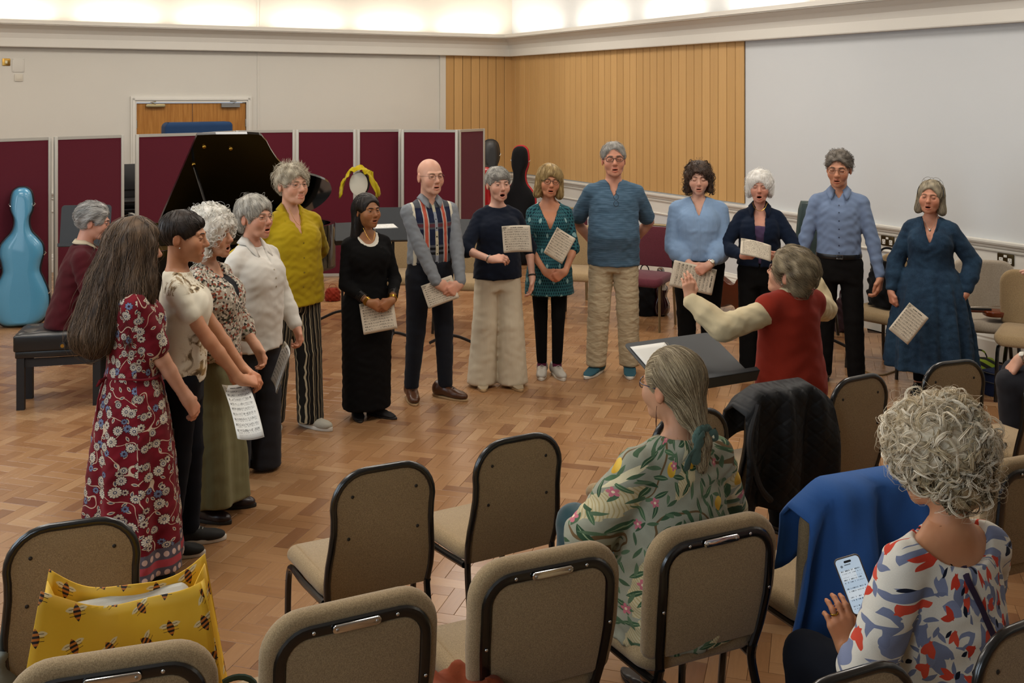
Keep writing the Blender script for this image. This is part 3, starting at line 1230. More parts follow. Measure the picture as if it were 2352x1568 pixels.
        for d_ in range(3):
            u, v = (d_ + 1) % 3, (d_ + 2) % 3
            sa = [slice(1, -1)] * 3
            sb = [slice(1, -1)] * 3
            sa[d_], sb[d_] = slice(0, -1), slice(1, None)
            A, B = ins[tuple(sa)], ins[tuple(sb)]
            e = np.nonzero(A != B)
            if len(e[0]) == 0:
                continue
            flip = A[e]
            g = [e[0] + (0 if d_ == 0 else 1), e[1] + (0 if d_ == 1 else 1), e[2] + (0 if d_ == 2 else 1)]
            def cell(du, dv):
                q = [g[0].copy(), g[1].copy(), g[2].copy()]
                q[u] = q[u] - du
                q[v] = q[v] - dv
                return idx[q[0], q[1], q[2]]
            q = np.stack([cell(1, 1), cell(0, 1), cell(0, 0), cell(1, 0)], 1)
            q = np.where(flip[:, None], q, q[:, ::-1])
            faces.append(q[(q >= 0).all(1)])
        Fq = np.concatenate(faces) if faces else np.zeros((0, 4), np.int64)
        return V, Fq


def np_mesh(name, V, Fq, mats, smooth=True):
    me = bpy.data.meshes.new(name)
    n, k = len(V), len(Fq)
    me.vertices.add(n)
    me.vertices.foreach_set('co', np.asarray(V, np.float32).ravel())
    me.loops.add(k * 4)
    me.loops.foreach_set('vertex_index', np.asarray(Fq, np.int32).ravel())
    me.polygons.add(k)
    me.polygons.foreach_set('loop_start', np.arange(0, k * 4, 4, dtype=np.int32))
    me.update(calc_edges=True)
    me.validate()
    for x in (mats if isinstance(mats, (list, tuple)) else [mats]):
        me.materials.append(x)
    if smooth:
        me.shade_smooth()
    return me


def thin_out(V, Fq, T, cell):
    """merge vertices that share a cell; cell holds one edge length per vertex (0 keeps the vertex)"""
    n = len(V)
    key = np.empty((n, 4), np.int64)
    cs = np.where(cell > 0, cell, 1.0)
    key[:, :3] = np.floor(V / cs[:, None])
    key[:, 3] = np.round(cell * 1e5)
    keep = cell <= 0
    key[keep, 0] = np.arange(keep.sum())
    key[keep, 1:3] = 0
    _, inv = np.unique(key, axis=0, return_inverse=True)
    inv = inv.ravel()
    m = inv.max() + 1
    cnt = np.bincount(inv, minlength=m)
    V2 = np.stack([np.bincount(inv, V[:, i], m) / cnt for i in range(3)], 1)
    T2 = np.stack([np.bincount(inv, T[:, i], m) / cnt for i in range(3)], 1)
    F2 = inv[Fq]
    same = F2 == np.roll(F2, -1, axis=1)
    k = same.sum(1)
    cross = (F2[:, 0] == F2[:, 2]) | (F2[:, 1] == F2[:, 3])
    quads = F2[(k == 0) & ~cross]
    t = F2[(k == 1) & ~cross]
    st = np.argmax(t == np.roll(t, -1, axis=1), axis=1)
    tris = np.stack([t[np.arange(len(t)), (st + j) % 4] for j in (1, 2, 3)], 1) if len(t) else np.zeros((0, 3), np.int64)
    return V2, T2, quads, tris


def poly_mesh(name, V, quads, tris, mat):
    me = bpy.data.meshes.new(name)
    me.vertices.add(len(V))
    me.vertices.foreach_set('co', np.asarray(V, np.float32).ravel())
    nl = quads.size + tris.size
    me.loops.add(nl)
    me.loops.foreach_set('vertex_index', np.concatenate([quads.ravel(), tris.ravel()]).astype(np.int32))
    me.polygons.add(len(quads) + len(tris))
    me.polygons.foreach_set('loop_start', np.concatenate([np.arange(len(quads)) * 4, quads.size + np.arange(len(tris)) * 3]).astype(np.int32))
    me.update(calc_edges=True)
    me.validate()
    me.materials.append(mat)
    me.shade_smooth()
    return me


def relax(V, Fq, it=2, lam=0.5):
    """light smoothing of a quad mesh"""
    n = len(V)
    a = np.concatenate([Fq[:, 0], Fq[:, 1], Fq[:, 2], Fq[:, 3]])
    b = np.concatenate([Fq[:, 1], Fq[:, 2], Fq[:, 3], Fq[:, 0]])
    cnt = np.bincount(a, minlength=n) + np.bincount(b, minlength=n)
    for _ in range(it):
        acc = np.zeros((n, 3))
        for q in range(3):
            acc[:, q] = np.bincount(a, V[b, q], n) + np.bincount(b, V[a, q], n)
        V = V + (acc / np.maximum(cnt, 1)[:, None] - V) * lam
    return V


def cyl_uv(me, V, Fq, R=0.17, seam=0.0, cx=0.0, cy=0.0):
    """u = arc length round the body, v = height; the seam lies at angle `seam`"""
    th = np.arctan2(V[:, 1] - cy, V[:, 0] - cx)
    th = np.mod(th - seam, 2 * PI)
    t4 = th[Fq]
    lo = t4.min(1, keepdims=True)
    t4 = np.where(t4 - lo > PI, t4 - 2 * PI, t4)
    uv = np.stack([t4 * R, V[Fq][:, :, 2]], 2)
    l = me.uv_layers.new(name='wrap')
    l.data.foreach_set('uv', uv.astype(np.float32).ravel())


def vcol(me, name, cols):
    a = me.attributes.new(name, 'FLOAT_COLOR', 'POINT')
    c = np.ones((len(cols), 4), np.float32)
    c[:, :3] = cols
    a.data.foreach_set('color', c.ravel())


def vnum(me, name, vals):
    a = me.attributes.new(name, 'FLOAT', 'POINT')
    a.data.foreach_set('value', np.asarray(vals, np.float32))


_SK = {}


def skin_mat(col):
    if col in _SK:
        return _SK[col]
    m = M('skin_' + col.lstrip('#'))
    co = m.coord()
    n = m.noise(co, 40.0, 3.0)
    n2 = m.noise(co, 9.0, 2.0)
    c = m.mul(C(col), m.attr('tint'))
    c = m.mix(n2.step(0.45, 0.75) * 0.22, c, m.mul(c, C('#f2c3b0')))
    c = m.mul(c, m.grey(n * 0.16 + 0.92))
    m.base(c).rough(0.48, 0.35)
    m.bump(m.noise(co, 190.0, 2.0), 0.12, 0.001)
    m.p.inputs['Subsurface Weight'].default_value = 0.0
    _SK[col] = m.mat
    return m.mat


_HM = {}


def hair_mat(c1, c2, mid=None):
    key = (c1, c2, mid)
    if key in _HM:
        return _HM[key]
    m = M('hair_' + c1.lstrip('#'))
    r = m.attr('rnd', 'Fac')
    if mid:
        cc = m.mix((r * 2.0 - 1.0).max(0.0), m.mix((r * 2.0).min(1.0), c1, mid), c2)
    else:
        cc = m.mix(r, c1, c2)
    m.base(cc).rough(0.5, 0.35)
    m.bump(m.noise(m.coord(), 120.0, 3.0), 0.35, 0.004)
    m.p.inputs['Anisotropic'].default_value = 0.3
    _HM[key] = m.mat
    return m.mat


EYE_W = plain('eye_white', '#b5aba0', 0.3)
EYE_P = plain('eye_pupil', '#0a0806', 0.15)
LASH = plain('lash_brown', '#2a1d16', 0.7)
TEETH = plain('teeth', '#e2dccb', 0.3)


def _v(*a):
    return Vector(a)


def ik(S_, W_, l1, l2, pole):
    d = W_ - S_
    L = d.length
    if L > (l1 + l2) * 0.999:
        W_ = S_ + d * ((l1 + l2) * 0.999 / L)
        d = W_ - S_
        L = d.length
    a = (l1 * l1 - l2 * l2 + L * L) / (2 * L)
    h = math.sqrt(max(l1 * l1 - a * a, 0))
    u = d.normalized()
    p = Vector(pole)
    p = p - u * p.dot(u)
    p = p.normalized() if p.length > 1e-6 else u.orthogonal().normalized()
    return S_ + u * a + p * h, W_


FEM = [(.455, .080, .060, .004), (.50, .094, .068, .008), (.54, .094, .066, .006), (.60, .079, .057, .0), (.635, .075, .055, -.002), (.69, .079, .059, -.003),
       (.735, .082, .061, -.002), (.765, .079, .054, .003), (.79, .062, .042, .009), (.82, .036, .032, .014)]
MAL = [(.455, .080, .062, .004), (.50, .089, .066, .006), (.54, .089, .066, .004), (.60, .085, .063, .0), (.64, .086, .064, -.002), (.70, .091, .066, -.002),
       (.745, .094, .064, .0), (.775, .090, .055, .004), (.80, .070, .043, .010), (.828, .040, .034, .014)]


class Person:
    def __init__(s, label, x, y, H, heading, sex='f', build=1.0, skin='#c99a7c', belly=0.0, bust=0.0, head=(0, 0, 0), lean=0.0, group=None,
                 headscale=1.0, headoff=(0, 0, 0), seated=None, feet=None, sidelean=0.0, z=0.0, shoulder=1.0, neck=1.0, fine=0.0037):
        s.H, s.sex, s.build = H, sex, build
        s.root = thing('person', label, 'person', (x, y, z), math.radians(heading), group)
        s.skin = skin_mat(skin)
        s.fine = fine
        s.bare = .005      # behind this depth of the head hair covers the skin
        s.lean, s.slean = lean, sidelean
        s.seated = seated
        P0 = (.53 * H) if seated is None else seated
        s.z0 = P0
        base = FEM if sex == 'f' else MAL
        sc = 1.0
        # height of a section above the pelvis, kept when seated
        s.dz = P0 - .53 * H
        s.sec = []
        for zf, rx, ry, cy in base:
            z_ = zf * H + s.dz
            b = build
            bel = belly * math.exp(-((zf - .605) / .06) ** 2)
            s.sec.append((z_, s.sx(z_), s.sy(z_) + cy * H - bel * .55, rx * H * b + bel * .35, ry * H * b + bel * .6))
        zs = .788 * H + s.dz if sex == 'f' else .796 * H + s.dz
        sw = (.090 if sex == 'f' else .100) * H * (1 + (build - 1) * 0.55) * shoulder
        s.sh = {k: _v(k * sw + s.sx(zs), s.sy(zs) + .004 * H, zs - .006 * H) for k in (-1, 1)}
        zn = .834 * H + s.dz
        s.nb = _v(s.sx(zn), s.sy(zn) + .014 * H, zn)
        s.hs = H * 0.1455 / 0.225 * headscale
        yaw, pitch, roll = [math.radians(a) for a in head]
        R = Matrix.Rotation(yaw, 3, 'Z') @ Matrix.Rotation(-pitch, 3, 'X') @ Matrix.Rotation(roll, 3, 'Y')
        zh = H - 0.115 * s.hs + s.dz
        s.hc = _v(s.sx(zh), s.sy(zh) - .004 * H, zh) + Vector(headoff)
        s.hR = R
        s.HM = Matrix.Translation(s.hc) @ R.to_4x4() @ Matrix.Scale(s.hs, 4)
        s.bust = bust
        s.feet = feet
        s.neck = neck
        # legs
        hw = .05 * H * (1 + (build - 1) * .6)
        s.hip = {k: _v(k * hw, 0.004 * H, .51 * H + s.dz) for k in (-1, 1)}
        s.knee, s.ank, s.fyaw = {}, {}, {}
        for i, k in enumerate((-1, 1)):
            fx, fy, fa = feet[i] if feet else (k * .055 * H, 0.0, k * 8)
            s.fyaw[k] = math.radians(fa)
            s.ank[k] = _v(fx, fy + .022 * H, .045 * H)
            if seated is None:
                mid = (s.hip[k] + s.ank[k]) / 2
                s.knee[k] = _v(mid.x, mid.y - .012 * H, .285 * H)
            else:
                s.knee[k] = _v(fx * 0.9, min(-.245 * H, fy + .02), P0 - 0.015)
        s.arm, s.hand = {}, {}
        s.mouth, s.lid = 0.0, 0.3
        s.age = 0.6
        s.lips = 1.0
        s.eyec = '#4a3524'
        s.ar = .0245 * H * (1 + (build - 1) * .8) if sex == 'f' else .0262 * H * (1 + (build - 1) * .6)

    def sx(s, z):
        return s.slean * max(0.0, z - s.z0)

    def sy(s, z):
        t = max(0.0, z - s.z0)
        return -s.lean * t

    def arms(s, k, wrist, pole=None, hand=None, normal=None, curl=(0.5, 0.5, 0.4), spread=0.0, hscale=1.0, thumb=(0.0, 0.0)):
        """k=-1 right, +1 left; wrist in the figure's space"""
        H = s.H
        W_ = Vector(wrist)
        p = pole if pole is not None else (k * 0.7, 0.8, -0.4)
        e, W_ = ik(s.sh[k], W_, .176 * H, .150 * H, p)
        s.arm[k] = (s.sh[k], e, W_)
        d = Vector(hand).normalized() if hand is not None else (W_ - e).normalized()
        n = Vector(normal) if normal is not None else _v(0, -1, 0)
        n = (n - d * n.dot(d))
        n = n.normalized() if n.length > 1e-4 else d.orthogonal().normalized()
        s.hand[k] = (W_, d, n, curl, spread, hscale * H / 1.65 * (1.0 if s.sex == 'f' else 1.08), thumb)
        return s

    # ---------------- primitive lists
    def hand_prims(s, k):
        W_, d, n, curl, spread, hs, thumb = s.hand[k]
        # the thumb lies on the inner side: right hand with its back to the viewer has the thumb at the viewer's left
        t = d.cross(n) * k
        out = []
        offs = (0.027, 0.0095, -0.0085, -0.0255)
        lens = (0.070, 0.078, 0.072, 0.056)
        pl = (0.086, 0.089, 0.084, 0.077)
        rad = (0.0092, 0.0095, 0.0090, 0.0080)
        for i in range(4):
            kn = W_ + (d * pl[i] + t * offs[i] * (1 + spread * 0.5)) * hs
            out.append((('cone', W_ + d * 0.012 * hs + t * offs[i] * 0.45 * hs, kn, 0.0165 * hs, 0.0118 * hs), 0.012))
            p, dr = kn, d + t * (offs[i] * 6.0 * spread)
            dr.normalize()
            ang = 0.0
            for j, fr in enumerate((0.44, 0.31, 0.25)):
                c = curl[j] if not isinstance(curl[0], (tuple, list)) else curl[i][j]
                ang += c * 1.25
                dd = dr * math.cos(ang) - n * math.sin(ang)
                q = p + dd * lens[i] * fr * hs
                out.append((('cone', p, q, rad[i] * hs * (1 - .09 * j), rad[i] * hs * (.92 - .1 * j)), 0.004))
                p = q
        b0 = W_ + (d * 0.022 + t * 0.020) * hs
        b1 = W_ + (d * 0.052 + t * (0.044 + thumb[0] * 0.02) - n * (0.010 + thumb[1] * 0.02)) * hs
        b2 = b1 + (d * 0.028 + t * (0.006 - 0.012 + thumb[0] * 0.02) - n * (0.008 + thumb[1] * 0.012)) * hs
        b3 = b2 + (d * 0.022 - t * (0.006 - thumb[0] * 0.02) - n * (0.006 + thumb[1] * 0.006)) * hs
        out += [(('cone', b0, b1, 0.0155 * hs, 0.0122 * hs), 0.012), (('cone', b1, b2, 0.0112 * hs, 0.0100 * hs), 0.004), (('cone', b2, b3, 0.0100 * hs, 0.0080 * hs), 0.004)]
        return out

    def hp(s, p):
        return s.HM @ Vector(p)

    def hc_(s, a, b, ra, rb):
        return ('cone', s.hp(a), s.hp(b), ra * s.hs, rb * s.hs)

    def he_(s, c, r):
        R = s.hR
        return ('ell', s.hp(c), tuple(q * s.hs for q in r), [[R[i][j] for j in range(3)] for i in range(3)])

    def body(s, torso_off=-0.006, legs=True, tintf=None, jaw=1.0, nose=1.0, cheek=1.0, face=True):
        H = s.H
        fine = []
        hm = 0.135 * s.hs
        c = s.hc
        fine.append(((c.x - .1 * s.hs - .006, c.y - hm, c.z - .135 * s.hs), (c.x + .1 * s.hs + .006, c.y + .1 * s.hs, c.z + .12 * s.hs), s.fine))
        lo, hi = [9, 9, 9], [-9, -9, -9]
        pts = [s.hp((x, y, z)) for x in (-.1, .1) for y in (-.13, .12) for z in (-.13, .13)]
        for k in (-1, 1):
            if k in s.arm:
                pts += list(s.arm[k])
                W_, d, n = s.hand[k][:3]
                hs = s.hand[k][5]
                ctr = W_ + d * 0.075 * hs
                rr = 0.088 * hs
                fine.append((tuple(ctr - _v(rr, rr, rr)), tuple(ctr + _v(rr, rr, rr)), s.fine * 1.22))
                pts += [ctr + _v(rr, rr, rr) * 1.25, ctr - _v(rr, rr, rr) * 1.25]
            if legs:
                pts += [s.hip[k], s.knee[k], s.ank[k]]
        for z_, cx, cy, rx, ry in s.sec:
            pts += [_v(cx - rx, cy - ry, z_), _v(cx + rx, cy + ry, z_)]
        for p in pts:
            for i in range(3):
                lo[i], hi[i] = min(lo[i], p[i]), max(hi[i], p[i])
        lo = [v - 0.05 for v in lo]
        hi = [v + 0.05 for v in hi]
        F = Field(lo, hi, 0.014, fine)
        b = s.build
        F.add(('loft', s.sec, None, torso_off), 0.0)
        nb, sh = s.nb, s.sh
        for k in (-1, 1):
            F.add(('cone', nb + _v(0, 0, -.012 * H), sh[k] + _v(-k * .012 * H, 0, 0), .024 * H, .022 * H * b + torso_off), 0.04)
        if s.bust:
            for k in (-1, 1):
                F.add(s.bust_prim(k, torso_off), 0.05)
        F.add(('cone', nb + _v(0, 0.004, -.035), s.hp((0, .024, -.055)), (.0345 * H if s.sex == 'm' else .0305 * H) * s.neck, (.032 * H if s.sex == 'm' else .0275 * H) * s.neck), 0.022)
        if legs:
            for k in (-1, 1):
                F.add(('cone', s.hip[k], s.knee[k], .046 * H * b, .031 * H * b), 0.02)
                F.add(('cone', s.knee[k], s.ank[k], .030 * H * b, .020 * H), 0.02)
        for k in s.arm:
            a, e, w = s.arm[k]
            a = a + _v(-k * .006 * H, 0, -.009 * H)
            F.add(('cone', a, e, s.ar, s.ar * .84), 0.03)
            mid = e + (w - e) * 0.3
            F.add(('cone', e, mid, s.ar * .84, s.ar * .82), 0.015)
            F.add(('cone', mid, w, s.ar * .82, s.ar * .58), 0.012)
            F.add(('cone', w - (w - e) * 0.05, w + s.hand[k][1] * 0.02 * s.hand[k][5], s.ar * .58, s.ar * .56), 0.015)
            for p, kk in s.hand_prims(k):
                F.add(p, kk)
        # head
        hc_, he_ = s.hc_, s.he_
        F.add(he_((0, .012, .035), (.073, .092, .080)), 0.03)
        F.add(he_((0, -.018, -.008), (.0655, .072, .084)), 0.02)
        F.add(he_((0, -.024, -.058), (.051 * jaw, .056, .048)), 0.025)
        op = s.mouth
        F.add(he_((0, -.072, -.092 - op * .45), (.021 * jaw, .019, .019)), 0.03)
        for k in (-1, 1):
            F.add(he_((k * .037, -.061, -.026), (.026 * cheek, .024, .030)), 0.025)
            F.add(hc_((k * .010, -.0865, .022), (k * .042, -.073, .024), .0085, .0075), 0.014)
            F.cut(he_((k * .031, -.101, .004), (.0215, .0175, .0125)), 0.012)
        F.add(hc_((0, -.082, .018), (0, -.1045, -.026), .0072 * nose, .0110 * nose), 0.012)
        F.add(he_((0, -.1055, -.0285), (.0112 * nose, .0115 * nose, .0100 * nose)), 0.008)
        for k in (-1, 1):
            F.add(he_((k * .0115 * nose, -.0955, -.0325), (.0078 * nose, .0095, .0078)), 0.006)
        F.add(he_((0, -.074, -.060), (.027, .0195, .026)), 0.02)
        zu, zl = -.0575, -.0715 - op
        lp = s.lips
        wm = .0205 if op < .010 else .0190
        F.add(hc_((-wm, -.0855, -.0625 - op * .5), (0, -.0935, zu), .0030 * lp, .0042 * lp), 0.006).add(hc_((0, -.0935, zu), (wm, -.0855, -.0625 - op * .5), .0042 * lp, .0030 * lp), 0.006)
        F.add(hc_((-wm, -.0855, -.0655 - op * .5), (0, -.0915, zl), .0030 * lp, .0050 * lp), 0.006).add(hc_((0, -.0915, zl), (wm, -.0855, -.0655 - op * .5), .0050 * lp, .0030 * lp), 0.006)
        if op > 0.001:
            F.cut(he_((0, -.090, -.0640 - op * .5), (wm * .92, .030, max(op * .62, .0035))), 0.004)
        else:
            F.cut(hc_((-wm, -.090, -.0640), (wm, -.090, -.0640), .0022, .0022), 0.004)
        if s.age:
            g = s.age
            for k in (-1, 1):
                F.cut(hc_((k * .0195, -.0960, -.032), (k * .029, -.0845, -.062 - op * .4), .0030 * g, .0022 * g), .010)
                F.cut(hc_((k * .023, -.0930, -.0115), (k * .043, -.0830, -.0090), .0018 * g, .0018 * g), .008)
                if g > .5:
                    F.add(he_((k * .030, -.052, -.083 - op * .3), (.014, .015, .015)), .02)
        # lids
        for k in (-1, 1):
            ey = _v(k * .031, -.0775, .004)
            for up in (1, -1):
                open_ = (.0030 - s.lid * .0078) if up > 0 else -.0042
                sl, d = F.ev(he_(ey, (.0148, .0146, .0136)), 0.03)
                X, Y, Z = F.ax[0][sl[0]][:, None, None], F.ax[1][sl[1]][None, :, None], F.ax[2][sl[2]][None, None, :]
                q = s.hp(ey)
                zr = (X - f32(q.x)) * f32(s.hR[0][2]) + (Y - f32(q.y)) * f32(s.hR[1][2]) + (Z - f32(q.z)) * f32(s.hR[2][2])
                d = np.maximum(d, (f32(open_ * s.hs) - zr) * up)
                F.F[sl] = np.minimum(F.F[sl], d)
        for k in (-1, 1):
            F.add(he_((k * .0745, .014, -.006), (.0078, .0185, .0310)), 0.006)
            F.cut(he_((k * .0845, .008, -.002), (.0060, .0100, .0170)), 0.004)
        V, Fq = F.mesh()
        # natural tones: lips, mouth, cheeks, nose, ears
        inv = np.array(s.HM.inverted())
        L = V @ inv[:3, :3].T + inv[:3, 3]
        T = np.ones((len(V), 3))
        def blend(w, col):
            T[:] = T * (1 - w[:, None]) + np.array(col) * w[:, None]
        def blob(c, r, p=2):
            q = sum(((L[:, i] - c[i]) / r[i]) ** 2 for i in range(3))
            return np.clip(1 - q, 0, 1)
        for k in (-1, 1):
            blend(blob((k * .042, -.075, -.028), (.03, .035, .03)) * .45, (1.03, .80, .76))
            blend(blob((k * .078, .012, -.006), (.015, .03, .04)) * .5, (1.04, .78, .72))
        blend(blob((0, -.108, -.028), (.02, .02, .02)) * .5, (1.04, .78, .72))
        lip = np.maximum(np.maximum(blob((0, -.092, zu), (wm * 1.2, .014, .0085)), blob((0, -.09, zl), (wm * 1.15, .014, .0095))), 0)
        blend(np.clip(lip * 3, 0, 1) * .75, (.90, .56, .54))
        if op > 0.001:
            ins = ((L[:, 0] / (wm * .95)) ** 2 + ((L[:, 2] + .0640 + op * .5) / max(op * .66, .0036)) ** 2 < 1) & (L[:, 1] > -.0865) & (L[:, 1] < -.03)
            blend(ins.astype(float), (.16, .055, .05))
        for k in s.hand:
            W_, d, n = s.hand[k][:3]
            dist = np.linalg.norm(V - np.array(W_ + d * 0.1), axis=1)
            blend(np.clip(1 - dist / 0.09, 0, 1) * .6, (1.02, .80, .74))
        cell = np.full(len(V), .017)
        for (a_, b_, st_) in fine:
            ins = np.all((V > np.array(a_) - .004) & (V < np.array(b_) + .004), axis=1)
            cell[ins] = 0
        hd_ = np.all((V > np.array(fine[0][0])) & (V < np.array(fine[0][1])), axis=1)
        near = hd_.copy()
        for k in s.hand:
            W_, dv, _n = s.hand[k][:3]
            rel = V - np.array(W_)
            h_ = np.clip(rel @ np.array(dv), -.02, .17)
            near |= np.linalg.norm(rel - h_[:, None] * np.array(dv), axis=1) < .072 * s.hand[k][5]
        cell[~near] = .017
        cell[(cell == 0) & (L[:, 1] > s.bare) & (L[:, 2] > -.2)] = .0075
        V, T, quads, tris = thin_out(V, Fq, T, cell)
        me = poly_mesh('body', V, quads, tris, s.skin)
        vcol(me, 'tint', T)
        s.bodyo = link('body', me, s.root)
        # eyes
        if face:
            iris = plain('iris_' + s.eyec.lstrip('#'), s.eyec, 0.2)
            for k in (-1, 1):
                n_, r = 12, .0108
                m = MB()
                rings = [0.0, .26, .54, 1.0, 1.5, 2.2, PI]
                vs_, fs = [], []
                for a in rings[1:-1]:
                    vs_ += [(r * math.sin(a) * math.cos(2 * PI * j / n_), -r * math.cos(a), r * math.sin(a) * math.sin(2 * PI * j / n_)) for j in range(n_)]
                m.add(vs_ + [(0, -r, 0), (0, r, 0)], [])
                K = len(rings) - 2
                for j in range(n_):
                    m.f.append((K * n_, j, (j + 1) % n_)); m.mi.append(2)
                    for q in range(K - 1):
                        m.f.append((q * n_ + j, (q + 1) * n_ + j, (q + 1) * n_ + (j + 1) % n_, q * n_ + (j + 1) % n_)); m.mi.append(1 if q < 1 else 0)
                    m.f.append(((K - 1) * n_ + j, K * n_ + 1, (K - 1) * n_ + (j + 1) % n_)); m.mi.append(0)
                o = m.obj('eye', [EYE_W, iris, EYE_P], s.bodyo, angle=None)
                o.matrix_basis = s.HM @ Matrix.Translation((k * .031, -.0768, .003))
                m = MB()
                oz = .0030 - s.lid * .0078
                row = []
                for j in range(9):
                    dx = -.0128 + .0256 * j / 8
                    dz = oz - .0016 * (dx / .0128) ** 2
                    q = max(0.0, 1 - (dx / .0148) ** 2 - (dz / .0136) ** 2)
                    row.append((k * .031 + dx, -.0775 - .0148 * math.sqrt(q) - .0004, .004 + dz))
                m.tube(row, [.0004] + [.00095] * 7 + [.0004], 5)
                s.in_head(m.obj('eyelashes', LASH, s.bodyo))
            if op > 0.006:
                m = MB()
                m.tube([(-.011, -.0765, -.0605), (-.006, -.0835, -.060), (.006, -.0835, -.060), (.011, -.0765, -.0605)], .0030, 6)
                o = m.obj('teeth', TEETH, s.bodyo)
                o.matrix_basis = s.HM
        return s

    def bust_prim(s, k, off):
        H = s.H
        z_ = .728 * H + s.dz
        return ('ell', _v(k * .040 * H + s.sx(z_), s.sy(z_) - .040 * H * s.build, z_ - .004 * H), ((.036 + s.bust * .3) * H + off * .6, (.024 + s.bust * .75) * H + off * .6, (.040 + s.bust * .3) * H + off * .6), None)

    # ---------------- head dressing (built in the head's own space)
    def in_head(s, o):
        o.matrix_basis = s.HM
        return o

    def brows(s, mat, th=.0024, raise_=0.0, ang=0.0):
        for k in (-1, 1):
            m = MB()
            m.tube([(k * .012, -.0950, .0215 + raise_ + ang), (k * .023, -.0935, .0252 + raise_), (k * .036, -.0868, .0257 + raise_), (k * .047, -.0755, .0205 + raise_ - ang)], [th * .9, th * 1.15, th * 1.1, th * .5], 6)
            s.in_head(m.obj('eyebrow', mat, s.bodyo))

    def glasses(s, mat, r=(.021, .017), th=.0013, z=.002, y=-.101, square=0.0, up=None, name='glasses'):
        m = MB()
        for k in (-1, 1):
            ring = []
            for j in range(18):
                a = 2 * PI * j / 18
                cx, sz = math.cos(a), math.sin(a)
                q = 1.0 / (max(abs(cx), abs(sz)) ** square) if square else 1.0
                ring.append((k * .0325 + r[0] * cx * q, y + .010 * (abs(k * .0325 + r[0] * cx * q) / .05) ** 2, z + r[1] * sz * q))
            m.tube(ring, th, 6, closed=True)
            m.tube([(k * (.0325 + r[0]), y + .012, z + .006), (k * .070, -.065, z + .006), (k * .0765, .0, z + .006), (k * .078, .02, z - .006)], th, 6)
        m.tube([(-.0325 + r[0], y + .001, z + .005), (0, y - .003, z + .008), (.0325 - r[0], y + .001, z + .005)], th, 6)
        o = m.obj(name, mat, s.bodyo)
        o.matrix_basis = s.HM @ (up if up is not None else Matrix.Identity(4))
        return o

    def hair(s, mats, t=.012, extras=(), face=((0, -.118, -.030), (.083, .088, .098)), low=(-.055, .55), ears=True, cuts=(), wob=(0.004, 60.0), strands=(), step=.0075, lo=(-.14, -.15, -.2), hi=(.14, .17, .17), clipf=None, seed=1, raw=False, capc=(0, .014, .037), smooth=0, tone=None):
        F = Field(lo, hi, step)
        F.add(('ell', capc, (.073 + t, .092 + t, .080 + t), None), 0)
        F.cut(('ell', face[0], face[1], None), .008)
        if low is not None:
            F.clip(lambda X, Y, Z: (low[0] - low[1] * (Y - .08)) - Z + 0 * X)
        if ears:
            for k in (-1, 1):
                F.cut(('ell', (k * .088, .004, -.014), (.030, .026, .034), None), .006)
        for e in extras:
            F.add(e[0], e[1])
        for e in cuts:
            F.cut(e, .008)
        if clipf is not None:
            F.clip(clipf)
        if wob[0]:
            a, q = wob
            ph = seed * 1.7
            F.wobble(lambda X, Y, Z: a * np.sin(X * q + 3 * np.sin(Z * q * .31 + ph)) * np.sin(Z * q * .8 + 2 * np.sin(Y * q * .4 + ph)) * np.sin(Y * q * .9 + ph + 1.5 * np.sin(X * q * .5)))
        V, Fq = F.mesh()
        if smooth:
            V = relax(V, Fq, smooth)
        me = np_mesh('hair_shell', V, Fq, mats)
        nrm = np.zeros((len(V), 3), np.float32)
        me.vertices.foreach_get('co', nrm.ravel())
        N = np.empty(len(V) * 3, np.float32)
        me.vertex_normals.foreach_get('vector', N)
        N = N.reshape(-1, 3)
        rng = random.Random(seed)
        vs_ = [tuple(p) for p in V.tolist()]
        fs = [tuple(q) for q in Fq.tolist()]
        rn = [tone(p) for p in vs_] if tone else [0.42 + 0.3 * math.sin(p[0] * 90) * math.sin(p[1] * 70 + p[2] * 60) for p in vs_]
        bpy.data.meshes.remove(me)
        kd = KDTree(len(V))
        for i, p in enumerate(vs_):
            kd.insert(p, i)
        kd.balance()
        for st in strands:
            grow(vs_, fs, rn, V, N, kd, rng, **st)
        me = bpy.data.meshes.new('hair')
        me.from_pydata(vs_, [], fs)
        me.materials.append(mats)
        me.shade_smooth()
        vnum(me, 'rnd', rn)
        o = link('hair', me, s.root)
        o.matrix_basis = s.HM
        s.hairo = o
        return o


